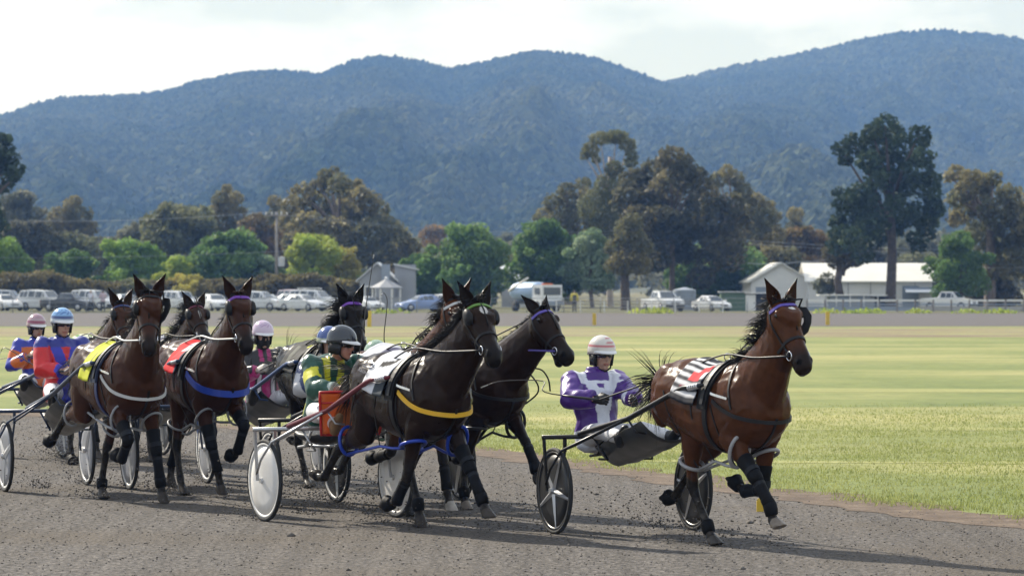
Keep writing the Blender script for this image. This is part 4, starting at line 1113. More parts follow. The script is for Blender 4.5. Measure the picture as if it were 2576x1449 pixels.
def horse_body(q, voxel=.0115):
    J = horse_skel(q); L = Loft(18)
    L.add([torso_sec(x) for x in list(TORSO[:, 0])])
    P, m, nn, lat, nd = J['P'], J['m'], J['nn'], J['lat'], J['ndir']
    # neck
    e = R(q['nk']); ny = R(q['ny'])
    fd = np.array([math.sin(e) * math.cos(ny), math.sin(e) * math.sin(ny), -math.cos(e)])
    nlat = np.array([-math.sin(ny), math.cos(ny), 0])
    C0 = np.array([.46, 0, 1.235]); C3 = P + fd * .115 - nd * .02
    C1 = C0 + np.array([.17, 0, .16]); C2 = C3 - nd * .27 + fd * .02
    st = []
    for t, a, b in ((-.12, .31, .235), (0, .315, .232), (.14, .305, .208), (.30, .282, .176), (.48, .246, .144), (.66, .208, .122), (.84, .175, .108), (1.0, .150, .097), (1.06, .11, .08)):
        tt = max(0, t); c = (1 - tt) ** 3 * C0 + 3 * (1 - tt) ** 2 * tt * C1 + 3 * (1 - tt) * tt ** 2 * C2 + tt ** 3 * C3
        if t < 0: c = C0 + (C0 - C1) * -t
        w = min(1, max(0, t)); ax = unit(np.array([.66, 0, -.75]) * (1 - w) + fd * w); lt = unit(np.array([0, 1., 0]) * (1 - w) + nlat * w)
        st.append((c, ax * a, lt * b))
    L.ell(st)
    J['neck'] = st
    # head
    hs = []
    for t, up, dn, w in HEAD:
        c = P + m * t + nn * (up - dn) / 2
        hs.append((c, nn * (up + dn) / 2, lat * w))
    op = q.get('mouth', 0)
    L.ell(hs)
    for sd in (-1, 1):
        L.ball(P + m * .17 - nn * .10 + lat * sd * .058, m * .095, nn * .100, lat * .062)       # cheek
        L.ball(P + m * .125 + nn * .028 + lat * sd * .094, m * .045, nn * .028, lat * .034)     # brow bone
        L.ball(P + m * .555 - nn * .005 + lat * sd * .046, m * .040, nn * .038, lat * .029)     # nostril
    L.ball(P + m * (.55 - op * .02) - nn * (.085 + op * .075), m * .05, nn * .035, lat * .038)  # lip and chin
    if op: L.ell([(P + m * t - nn * (.10 + op * .07 * (t - .3) / .25), nn * .022, lat * .042) for t in (.30, .40, .48, .55)])
    L.ball(P + m * .02 - nn * .01, m * .07, nn * .05, lat * .07)
    # shoulders, buttocks, pectorals, stifle
    for sd, k in ((-1, 'RF'), (1, 'LF')):
        E = J[k][0]
        S = np.array([.62, sd * .172, 1.13])
        L.ell([(np.array([.34, sd * .15, 1.46]), np.array([.10, 0, .04]), np.array([0, .055, .02])), (np.array([.48, sd * .185, 1.30]), np.array([.15, 0, .06]), np.array([0, .082, 0])), (S, np.array([.12, 0, .06]), np.array([0, .085, 0])), (S * .5 + E * .5 + np.array([-.03, 0, 0]), np.array([.15, 0, .05]), np.array([0, .095, 0])), (E + np.array([-.02, 0, 0]), np.array([.13, 0, .0]), np.array([0, .085, 0]))])
        L.ball((.69, sd * .090, 1.10), (.10, 0, 0), (0, .088, 0), (0, 0, .13))
        L.ell(chain_st(J[k], FORE))
        hoof(L, J[k])
    for sd, k in ((-1, 'RH'), (1, 'LH')):
        H = J[k][0]
        L.ball((-.56, sd * .15, 1.30), (.23, 0, 0), (0, .125, 0), (0, 0, .22))
        L.ball((-.73, sd * .12, 1.20), (.12, 0, 0), (0, .105, 0), (0, 0, .22))
        L.ell(chain_st(J[k], HIND))
        hk = J[k][2]; d, f, l = leg_frame(J[k][1], J[k][2])
        L.ball(hk - f * .045 - d * .02, f * .03, l * .028, d * .05)
        hoof(L, J[k])
    V, F = remesh('horse', L.V, L.F, voxel, 5)
    # muscle bellies and hollows
    wz = np.clip((V[:, 2] - .55) / .3, .25, 1)
    d_ = .0052 * hash_noise(V * np.array([.7, 1, 1.1]), 7.5, 91) + .0034 * (1 - 2 * np.abs(hash_noise(V * np.array([1.0, 1, .6]), 11, 92))) + .0016 * hash_noise(V, 24, 93)
    V = V + remesh.N * (d_ * wz)[:, None]
    return J, V, F

def hoof(L, ch):
    d, f, l = leg_frame(ch[-2], ch[-1])
    a, b = ch[-2] + (ch[-1] - ch[-2]) * -.08, ch[-1]
    sf = unit(f * math.cos(R(45)) - d * math.sin(R(45)))     # sole turned 45 deg to the axis: flat on the ground in stance
    sf = unit(f + (-d) * .9)
    L.ell([(a, unit(f * .8 + sf * .2) * .043, l * .043), (a * .6 + b * .4 + f * .004, unit(f * .5 + sf * .5) * .053, l * .051), (b + f * .004, sf * .066, l * .060), (b + d * .006 + f * .004, sf * .064, l * .058)])

def seg_dist(V, a, b):
    ab = b - a; t = np.clip(((V - a) @ ab) / (ab @ ab), 0, 1)
    return np.linalg.norm(V - (a + t[:, None] * ab), axis=1), t

def coat_colors(V, J, q):
    base = np.array(q['coat']); dark = np.array(q.get('points', (.012, .010, .009)))
    C = np.repeat(base[None], len(V), 0)
    n = .5 + .5 * hash_noise(V, 3.0, 61); C = C * (.82 + .36 * n[:, None])
    # belly and flanks a little browner on the lit edges of the muscles is left to the light
    K = np.zeros(len(V))
    for k, j in (('RF', 1), ('LF', 1), ('RH', 2), ('LH', 2)):
        ch = J[k]
        d0, t0 = seg_dist(V, ch[j - 1], ch[j])
        K = np.maximum(K, np.where(d0 < .13, np.clip((t0 - (.55 if j == 1 else .72)) / .35, 0, 1), 0))
        for i in range(j, len(ch) - 1):
            d, t = seg_dist(V, ch[i], ch[i + 1]); K = np.maximum(K, np.clip((.095 - d) / .02, 0, 1))
    P, m, nn, lat = J['P'], J['m'], J['nn'], J['lat']
    h = V - P; t = h @ m; w = np.abs(h @ lat); u = h @ nn
    ish = (np.abs(t - .28) < .40) & (w < .16) & (np.abs(u + .05) < .24)
    K = np.maximum(K, np.where(ish, np.clip((t - .40) / .14, 0, 1) * .9, 0))
    C = C * (1 - K[:, None]) + dark * K[:, None]
    n2 = hash_noise(V, 23, 64) * .6 + hash_noise(V, 60, 65) * .5
    du_ = np.clip((.75 - V[:, 2]) / .6, 0, 1) * np.clip(.25 + n2, 0, 1) * .55
    C = C * (1 - du_[:, None]) + np.array([.12, .105, .09]) * du_[:, None]
    # nostrils and mouth line
    for sd in (-1, 1):
        d = np.linalg.norm((V - (P + m * .575 + nn * .008 + lat * sd * .060)) * 1.0, axis=1)
        C[d < .026] = (.004, .003, .003)
    if q.get('mouth'):
        d = np.linalg.norm(V - (P + m * .54 - nn * .085), axis=1); C[(d < .045) & (u < -.06)] = (.22, .09, .08)
    if q.get('star'):
        st = q['star']
        du = t - st[0]; dw = (h @ lat) - st[1]
        r = np.sqrt((du / st[2]) ** 2 + (dw / st[3]) ** 2) + .22 * hash_noise(V, 34, 4)
        C[(r < 1) & (u > -.02) & ish] = (.62, .60, .57)
    hoofc = np.array(q.get('hoof', (.055, .047, .04)))
    for i_, k in enumerate(('RF', 'LF', 'RH', 'LH')):
        ch = J[k]; d, t = seg_dist(V, ch[-2], ch[-1])
        hc = np.array(q['hoofs'][i_]) if 'hoofs' in q else hoofc
        mask = (d < .10) & (t > .22) & (((V - ch[-2]) @ unit(ch[-1] - ch[-2])) > .022)
        C[mask] = hc * (.8 + .4 * (.5 + .5 * hash_noise(V[mask], 30, 8)))[:, None]
    return C

def horse_mat():
    m = mat('horse_coat', rough=.27, attr='coat', var=.22, scale=14, spec=.10, bump=.22, bscale=11, bdist=.02, detail=6)
    return m
M_horse = horse_mat()
M_eye = mat('eye', (.008, .006, .005), .05, spec=.9)
M_hairk = mat('black_hair', (.010, .008, .007), .36, spec=.35)
M_hairb = mat('brown_hair', (.06, .030, .018), .4, spec=.5)
M_leather = mat('black_leather', (.011, .011, .012), .5, spec=.25)
M_leath2 = mat('black_padding', (.010, .010, .011), .65, spec=.2)
M_navy = mat('navy_webbing', (.012, .020, .055), .5)
M_chrome = mat('chrome', (.62, .62, .64), .18, metal=1.0)
M_boot = mat('leg_boot_neoprene', (.007, .007, .008), .65, spec=.12, var=.2, scale=20, bump=.2, bscale=40, bdist=.004)
M_bootb = mat('leg_boot_velcro', (.016, .018, .022), .6, spec=.2)

class Wrap:
    """lays straps on a horse's skin"""
    def __init__(s, V, F): s.t = BVHTree.FromPolygons([Vector(v) for v in V], F)
    def hit(s, o, d, dist=2.0):
        h = s.t.ray_cast(Vector(o), Vector(d), dist)
        return (np.array(h[0]), np.array(h[1])) if h[0] is not None else (None, None)
    def ring(s, c, u, v, angs, R0=.6):
        out = []
        for a in angs:
            dv = unit(np.array(u) * math.cos(R(a)) + np.array(v) * math.sin(R(a)))
            p, n = s.hit(np.array(c) + dv * R0, -dv, R0)
            if p is not None:
                if np.dot(n, dv) < 0: n = -n
                out.append((p, unit(n * .5 + dv * .5)))
        return out
    def path(s, pts, tgts):
        out = []
        for p, t in zip(pts, tgts):
            d = unit(np.array(t) - np.array(p)); h, n = s.hit(p, d)
            if h is not None: out.append((h, unit(-d * .6 + (n if np.dot(n, -d) > 0 else -n) * .4)))
        return out

def strap(mb, pn, w, th, wd=None, off=.003, closed=False):
    if len(pn) < 3: return
    P = np.array([p for p, n in pn]); N = np.array([n for p, n in pn])
    for _ in range(2):
        Q = P.copy()
        if closed: Q = (np.roll(P, 1, 0) + 2 * P + np.roll(P, -1, 0)) / 4
        else: Q[1:-1] = (P[:-2] + 2 * P[1:-1] + P[2:]) / 4
        P = Q
    k = len(P); rings = []
    for i in range(k):
        t = unit(P[(i + 1) % k] - P[i - 1]) if closed else unit(P[min(i + 1, k - 1)] - P[max(i - 1, 0)])
        n = unit(N[i] - t * np.dot(N[i], t)); b = np.cross(t, n) if wd is None else unit(np.array(wd) - t * np.dot(wd, t) - n * np.dot(wd, n) * .0)
        c = P[i] + n * off
        rings.append([c - b * w / 2, c + b * w / 2, c + b * w / 2 + n * th, c - b * w / 2 + n * th])
    mb.rings(rings, closed=closed)

def ear(base, axis, face, side, L=.20, w=.047):
    """hollow-fronted leaf shape"""
    rings = []
    face = unit(face - axis * np.dot(face, axis)); sd = np.cross(axis, face)
    for u in np.linspace(0, 1, 10):
        r = w * (.70 + .55 * math.sin(math.pi * min(1, u * 1.15 + .05)) ** 1.2) * (1 - u ** 2.6) + .003
        c = base + axis * L * u + face * (.018 * u) - side * (.012 * math.sin(u * 3))
        ring = []
        for a in np.linspace(0, 2 * math.pi, 14, endpoint=False):
            f = math.cos(a); s_ = math.sin(a)
            ff = f * r * .75 if f < .25 else (.19 - (f - .25) * .85 * (1 - u * .3)) * r
            ring.append(c + face * ff + sd * s_ * r)
        rings.append(ring)
    return rings

def hair(mb, roots, dirs, L, w=.006, droop=.25, seg=5, curl=.12):
    lock = 9; n_ = len(roots)
    for j, (p, d) in enumerate(zip(roots, dirs)):
        if j % lock == 0: lp, ld, ltw, ll = np.array(p, float), unit(d), rng.normal(0, curl, 3), L * rng.uniform(.65, 1.2)
        l = ll * rng.uniform(.7, 1.08); q = lp + (np.array(p) - lp) * (.25 if n_ < 150 else .12) + rng.normal(0, .006, 3); v = unit(ld + rng.normal(0, .10, 3)); pts = [q.copy()]
        tw = ltw
        for i in range(seg):
            v = unit(v + np.array([0, 0, -droop]) * (i / seg) + tw + rng.normal(0, .035, 3)); q = q + v * l / seg; pts.append(q.copy())
        mb.tube(pts, [w * (1 - .92 * i / seg) for i in range(seg + 1)], 3)

def build_horse(q):
    J, V, F = horse_body(q, q.get('voxel', .0125))
    low = V[:, 2].min()
    root = empty('horse', (q['X'], q['Y'], -low * q['s'] + q.get('lift', 0)), R(q['th'] - 90), q['label'], 'horse', 'horses racing in the pack', q['s'])
    P, m, nn, lat = J['P'], J['m'], J['nn'], J['lat']
    # ears and eyes are part of the one body mesh
    V = list(map(tuple, V)); F = list(F); nb = len(V)
    cols = coat_colors(np.array(V), J, q)
    ex = []; exc = []
    ef = q.get('earf', 1.0)
    for sd in (1, -1):
        base = P + lat * sd * .072 + m * .005 + nn * .005
        tip = P + lat * sd * .150 * ef - m * .190 + nn * (.085 + q.get('earfw', 0))
        ax = unit(tip - base)
        face = unit(m * .25 + nn * .75 + lat * sd * .45) if q.get('earface', 0) == 0 else unit(lat * sd * .9 - nn * .1)
        for r in ear(base - ax * .03, ax, face, lat * sd, L=np.linalg.norm(tip - base) + .03):
            ex.append(r)
        b = len(V)
        rs = ex[-10:]
        for r in rs: V += [tuple(p) for p in r]
        for i in range(9):
            for j in range(14): F.append((b + i * 14 + j, b + i * 14 + (j + 1) % 14, b + (i + 1) * 14 + (j + 1) % 14, b + (i + 1) * 14 + j))
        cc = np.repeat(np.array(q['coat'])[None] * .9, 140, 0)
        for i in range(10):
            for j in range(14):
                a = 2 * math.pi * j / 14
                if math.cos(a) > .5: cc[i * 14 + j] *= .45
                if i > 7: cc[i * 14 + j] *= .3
        cols = np.r_[cols, cc]
    mi = [0] * len(F)
    for sd in (1, -1):
        c = P + m * .135 + nn * .020 + lat * sd * .114; b = len(V); rr_ = []
        for ph in np.linspace(-1.4, 1.4, 6):
            for a in np.linspace(0, 2 * math.pi, 8, endpoint=False):
                V.append(tuple(c + .022 * (math.cos(ph) * (math.cos(a) * m + math.sin(a) * nn) + math.sin(ph) * lat)))
        for i in range(5):
            for j in range(8): F.append((b + i * 8 + j, b + i * 8 + (j + 1) % 8, b + (i + 1) * 8 + (j + 1) % 8, b + (i + 1) * 8 + j)); mi.append(1)
        cols = np.r_[cols, np.full((48, 3), .01)]
    body = mesh_np('body', V, F, [M_horse, M_eye], root, True, mi=mi)
    set_col(body, 'coat', cols)
    W = Wrap(np.array(V[:nb]), [f for f in F if max(f) < nb])
    full = q.get('detail', 2)
    # --- mane, forelock, tail
    st = J['neck']
    hairm = M_hairk
    mb = MB(); roots = []; dirs = []
    side = np.array(q.get('manedir', (-.55, -.75, .10)))
    for i in range(int(2.6 * q.get('nmane', 190))):
        t = rng.random(); k = t * (len(st) - 2) + 1; a = int(k); f = k - a; a2 = min(a + 1, len(st) - 1)
        c = np.array(st[a][0]) * (1 - f) + np.array(st[a2][0]) * f; ax = np.array(st[a][1]) * (1 - f) + np.array(st[a2][1]) * f
        roots.append(c - ax * .95 + np.array([0, rng.normal(0, .010), 0])); dirs.append(side * rng.uniform(.5, 1.3) + np.array([0, 0, .45]) * rng.random() + rng.normal(0, .15, 3))
    hair(mb, roots, dirs, q.get('manel', .17), w=.0055, droop=.65)
    mb.build('mane', hairm, root, smooth=True)
    mb = MB(); fr = [P - m * .01 + nn * .035 + lat * rng.normal(0, .025) for _ in range(54)]
    hair(mb, fr, [m * .5 + nn * .7 + lat * rng.normal(0, .5) - m * rng.uniform(0, .9) for _ in fr], .10, w=.006, droop=.5)
    mb.build('forelock', hairm if not q.get('brownlock') else M_hairb, root, smooth=True)
    mb = MB(); dk = np.array([-.85, 0, 1.36]); tr = [dk + np.array([rng.uniform(-.02, .04), rng.normal(0, .022), rng.uniform(-.03, .03)]) for _ in range(420)]
    hair(mb, tr, [np.array([-.75 + rng.normal(0, .16), rng.normal(q.get('taily', -.1), .22), -.30 + rng.normal(0, .22)]) for _ in tr], .46, w=.0065, droop=.75, seg=6, curl=.16)
    mb.build('tail', hairm, root, smooth=True)
    # --- bridle
    bm = q.get('strapm', M_leather)
    hd = lambda t, u=0: P + m * t + nn * u
    mb = MB(); strap(mb, W.ring(hd(.065, -.07), nn, lat, np.linspace(-78, 78, 19), .35), .026 * q.get('bband', 1.0), .010, off=.004)
    mb.build('browband', q['brow'], root, smooth=False)
    mb = MB(); strap(mb, W.ring(hd(.36, -.055), nn, lat, np.linspace(-170, 170, 29), .30), .024, .008)
    mb.build('noseband', bm, root)
    mb = MB(); strap(mb, W.ring(hd(-.005, -.10), nn, lat, np.linspace(-85, 85, 17), .35), .022, .006)
    mb.build('crownpiece', bm, root)
    for sd in (-1, 1):
        mb = MB(); ts = np.linspace(.02, .46, 14)
        strap(mb, W.path([hd(t, -.045 - .03 * math.sin(t * 6)) + lat * sd * .4 for t in ts], [hd(t, -.045 - .03 * math.sin(t * 6)) for t in ts]), .018, .006)
        cp = mb.build('cheekpiece', bm, root)
        bp = W.hit(hd(.475, -.055) + lat * sd * .3, -lat * sd)[0]
        if bp is None: bp = hd(.475, -.055) + lat * sd * .06
        J['bit%d' % sd] = bp + lat * sd * .012
        mb = MB(); mb.tube([bp + lat * sd * .012 + .036 * (math.cos(a) * m + math.sin(a) * nn) for a in np.linspace(0, 2 * math.pi, 14, endpoint=False)], .0055, 6, closed=True)
        mb.build('bit_ring', M_chrome, root, smooth=True)
        mb = MB(); strap(mb, W.path([hd(.47 - .02 * i, -.07 - .012 * i) + lat * sd * .3 for i in range(4)], [hd(.47 - .02 * i, -.07 - .012 * i) for i in range(4)]), .02, .006)
        if mb.V: mb.build('bit_strap', bm, root)
    # overcheck rein from the poll to the saddle
    mb = MB(); crest = [np.array(c) - np.array(a) * 1.03 for c, a, b in st[3:8]][::-1]
    sadtop = np.array([.24, 0, 1.60])
    mb.tube([hd(.30, .06), hd(.14, .085), hd(.0, .06)] + crest[:2] + [crest[-1] * .4 + sadtop * .6 + np.array([0, 0, .05]), sadtop], .007, 6)
    mb.build('overcheck_rein', bm, root, smooth=True)
    # blinkers
    for sd in (-1, 1):
        bl = q.get('blink', (0, 0))[0 if sd > 0 else 1]
        if not bl: continue
        c = hd(.145, .0) + lat * sd * .10
        if bl == 1:      # round closed cup standing off the eye
            rg = []
            for i, (rad, o) in enumerate(((.050, .0), (.055, .012), (.054, .032), (.042, .048), (.016, .056))):
                rg.append([c + lat * sd * o + rad * (math.cos(a) * m * 1.5 + math.sin(a) * nn) for a in np.linspace(0, 2 * math.pi, 16, endpoint=False)])
            mb = MB(); mb.rings(rg); ang_smooth(mb.build('blinker', M_leather, root), 50)
        else:            # square hood wing with a cut-out, held off the eye on a stalk
            mb = MB(); o = c - nn * .05; X_, Y_ = unit(lat * sd * .75 + nn * .65), m
            out = [(-.005, -.09), (.055, -.12), (.12, -.085), (.135, .0), (.11, .06), (.06, .125), (-.005, .15)]
            inn_ = [(.0, -.035), (.03, -.05), (.06, -.03), (.066, .0), (.056, .03), (.032, .055), (.0, .07)]
            zv = unit(np.cross(X_, Y_)) * .008; n7 = 7
            Vv = [o + X_ * a + Y_ * b + zv * s_ for s_ in (-1, 1) for lst in (out, inn_) for a, b in lst]
            Ff = []
            for i in range(n7 - 1):
                Ff += [(i, i + 1, n7 + i + 1, n7 + i), (14 + i, 14 + n7 + i, 14 + n7 + i + 1, 14 + i + 1), (i, 14 + i, 14 + i + 1, i + 1), (n7 + i, n7 + i + 1, 21 + i + 1, 21 + i)]
            Ff += [(0, 7, 21, 14), (6, 20, 27, 13)]
            mb.add(Vv, Ff)
            mb.tube([hd(.0, .05) + lat * sd * .06, hd(.02, .09) + lat * sd * .13, o + X_ * .05 - Y_ * .10], .009, 6)
            ang_smooth(mb.build('blinker', M_leather, root), 40)
    # --- harness saddle, girth, breast collar
    def tring(x, a0, a1, off, n=24): return [(p, unit(p - np.array([x, 0, 1.2]))) for p in torso_sec(x, off, n, a0, a1, full=False)]
    mb = MB(); strap(mb, tring(.22, -88, 88, .006, 26), .13, .022, wd=(1, 0, 0)); sad = mb.build('harness_saddle', q.get('saddlem', M_leath2), root)
    mb = MB(); strap(mb, tring(.235, -84, 84, .03, 26), .045, .012, wd=(1, 0, 0)); mb.build('backstrap', bm, sad)
    for sd in (-1, 1):
        mb = MB(); tp = torso_sec(.22, .04, 3, 14 * sd, 30 * sd, full=False)[0]
        mb.tube([tp + np.array([0, .03 * math.cos(a), .03 + .03 * math.sin(a)]) for a in np.linspace(0, 2 * math.pi, 12, endpoint=False)], .005, 6, closed=True); mb.build('terret', M_chrome, sad, smooth=True)
    mb = MB(); strap(mb, W.ring((.235, 0, 1.15), (0, 0, 1), (0, 1, 0), np.linspace(80, 280, 31), .7), .06, .010, wd=(1, 0, 0)); mb.build('girth', q.get('girthm', bm), root)
    bc = q.get('collar')
    if bc:
        cm, cw, drop = bc
        cen = np.array([.40, 0, 0]); pts = []; tg = []
        for a in np.linspace(-104, 104, 41):
            z = 1.235 - drop * (1 - (abs(a) / 104) ** 1.7); dv = np.array([math.cos(R(a)), math.sin(R(a)), 0])
            pts.append(cen + dv * .95 + (0, 0, z)); tg.append(cen + (0, 0, z))
        pn = W.path(pts, tg); mb = MB(); strap(mb, pn, cw, .012, wd=(0, 0, 1), off=.006); mb.build('breast_collar', cm, root)
        for sd in (-1, 1):   # hanger strap from the withers
            mb = MB(); pts = []; tg = []
            for t in np.linspace(0, 1, 14):
                a = 58 * sd; z = 1.60 - .42 * t; x = .42 + .16 * t
                pts.append((x, sd * .6, z)); tg.append((x, 0, z - .02))
            strap(mb, W.path(pts, tg), .022, .008); mb.build('collar_hanger', bm, root)
            if full > 1:
                pts = []; tg = []
                for t in np.linspace(0, 1, 12): x = .24 + .30 * t; z = 1.30 - .045 * t; pts.append((x, sd * .7, z)); tg.append((x, 0, z))
                mb = MB(); strap(mb, W.path(pts, tg), .020, .012, off=.012); mb.build('collar_trace', q.get('tracem', M_chrome), root)
    if q.get('martingale', 1):
        mb = MB(); pts = []; tg = []
        for t in np.linspace(0, 1, 16): a = t; pts.append((1.0 - .55 * t ** 2, .02, 1.12 - .40 * t)); tg.append((.35, .02, 1.05 - .12 * t))
        pn = W.path(pts, tg); strap(mb, pn, .022, .008)
        if mb.V: mb.build('martingale', bm, root)
    # --- saddlecloth
    sc = q.get('cloth')
    if sc:
        x0, x1, amax, colf = sc
        nx, na = 36, 56; Vv = []; cc = []
        for i in range(nx):
            x = x0 + (x1 - x0) * i / (nx - 1)
            ring = torso_sec(x, .016, na, -amax, amax, full=False)
            nrm = np.stack([unit(p - np.array([x, 0, 1.2])) for p in ring])
            rip = .010 * hash_noise(ring, 7, 71) + .006 * hash_noise(ring, 16, 72)
            fl = np.abs(np.linspace(-1, 1, na)) ** 6 * .025
            Vv.append(ring + nrm * (rip + fl + .006)[:, None])
            for j in range(na): cc.append(colf(i / (nx - 1), (-amax + 2 * amax * j / (na - 1)) / amax))
        Vv = np.concatenate(Vv); Fq = [(i * na + j, i * na + j + 1, (i + 1) * na + j + 1, (i + 1) * na + j) for i in range(nx - 1) for j in range(na - 1)]
        co = mesh_np('saddlecloth', Vv, Fq, mat('saddlecloth_fabric', rough=.75, attr='dye', var=.06, scale=30, spec=.15), root, True)
        sm = co.modifiers.new('thick', 'SOLIDIFY'); sm.thickness = .006
        set_col(co, 'dye', np.array(cc)); J['cloth'] = co
    # --- hopples
    hp_ = q.get('hopple'); hp_r = .012 if hp_ is T_white else .016
    if hp_:
        for sd, f, h in ((-1, 'RF', 'RH'), (1, 'LF', 'LH')):
            mb = MB()
            def loop(ch, i, t, ra, rb, tilt):
                d, fr_, l = leg_frame(ch[i], ch[i + 1]); c = ch[i] + (ch[i + 1] - ch[i]) * t
                fr2 = unit(fr_ + d * tilt)
                pts = [c + fr2 * ra * math.cos(a) + l * rb * math.sin(a) for a in np.linspace(0, 2 * math.pi, 20, endpoint=False)]
                mb.tube(pts, hp_r, 7, closed=True); return c, pts
            cF, pF = loop(J[f], 0, .34, .140, .098, .50); cH, pH = loop(J[h], 1, .62, .125, .092, -.25)
            mid = (cF + cH) / 2 + np.array([0, 0, -.03]); mid[2] = min(mid[2], .80)
            a = min(pF, key=lambda p: p[0]); b = max(pH, key=lambda p: p[0])
            mb.tube([a, a * .5 + mid * .5 + np.array([0, 0, -.01]), mid, b * .5 + mid * .5, b], .013, 7)
            ho_ = mb.build('hopple', hp_, root, smooth=True)
            for pp_, tp in ((mid, (0.0, sd * .30, 1.35)), (b, (-.42, sd * .29, 1.30)), (a, (.30, sd * .30, 1.20))):
                x = pp_[0] * .6 + tp[0] * .4
                pn = W.path([(pp_[0] + (tp[0] - pp_[0]) * t, sd * .8, pp_[2] + (tp[2] - pp_[2]) * t) for t in np.linspace(.45, 1, 8)], [(pp_[0] + (tp[0] - pp_[0]) * t, 0, pp_[2] + (tp[2] - pp_[2]) * t) for t in np.linspace(.45, 1, 8)])
                if len(pn) > 3:
                    m3 = MB(); pn = [(pp_, np.array([0, sd, 0.]))] + pn; strap(m3, pn, .016, .005); m3.build('hanger_strap', bm, ho_)
    # --- boots on the legs
    for k in ('RF', 'LF', 'RH', 'LH'):
        bts = q.get('boots', {}).get(k, ())
        fore = k in ('RF', 'LF'); pr_ = FORE if fore else HIND; ji = 1 if fore else 2
        for bt in bts:
            if bt == 'shin': prof_ = [(ji, t, a, b, o) for t, a, b, o in ((.16, .046, .044, 0), (.22, .053, .050, 0), (.45, .052, .047, 0), (.75, .052, .048, -.003), (.97, .060, .054, -.006), (1.0, .050, .045, -.006))]
            elif bt == 'knee': prof_ = [(0, t, a, b, o) for t, a, b, o in ((.52, .070, .060, .004), (.55, .079, .068, .004), (.75, .066, .058, .005), (.90, .064, .058, .007), (1.0, .066, .060, .008))] + [(1, .10, .060, .056, .004), (1, .20, .052, .048, 0)]
            elif bt == 'pastern': prof_ = [(ji, .93, .050, .046, -.006), (ji, .97, .062, .056, -.008), (ji + 1, .3, .060, .056, -.004), (ji + 1, .6, .052, .052, 0), (ji + 1, .66, .044, .046, 0)]
            elif bt == 'bell': prof_ = [(ji + 1, .55, .044, .044, 0), (ji + 1, .8, .058, .056, .002), (ji + 2, .25, .066, .062, .004), (ji + 2, .5, .074, .068, .006), (ji + 2, .55, .066, .062, .004)]
            else: continue
            Lb = Loft(16); Lb.ell(chain_st(J[k], prof_))
            o = mesh_np({'shin': 'leg_boot', 'knee': 'knee_boot', 'pastern': 'fetlock_boot', 'bell': 'bell_boot'}[bt], Lb.V, Lb.F, M_boot, root, True)
            if bt in ('shin', 'knee') and full > 1:
                for t in ((.28, .80) if bt == 'shin' else (.86,)):
                    i_ = ji if bt == 'shin' else 0
                    ra = .0545 if bt == 'shin' else (.078 if t < .7 else .069)
                    Ls = Loft(16); Ls.ell(chain_st(J[k], [(i_, t - .045, ra, ra * .9, 0), (i_, t + .045, ra, ra * .9, 0)])); mesh_np('boot_strap', Ls.V, Ls.F, M_bootb, o, False)
    q['J'] = J; q['root'] = root; q['W'] = W
    cth, sth = math.cos(R(q['th'] - 90)), math.sin(R(q['th'] - 90))
    RM = np.array([[cth, -sth, 0], [sth, cth, 0], [0, 0, 1]]); T = np.array(root.location)
    q['toW'] = lambda p: T + RM @ (np.array(p) * q['s'])
    q['toL'] = lambda w: (RM.T @ (np.array(w) - T)) / q['s']
    return root
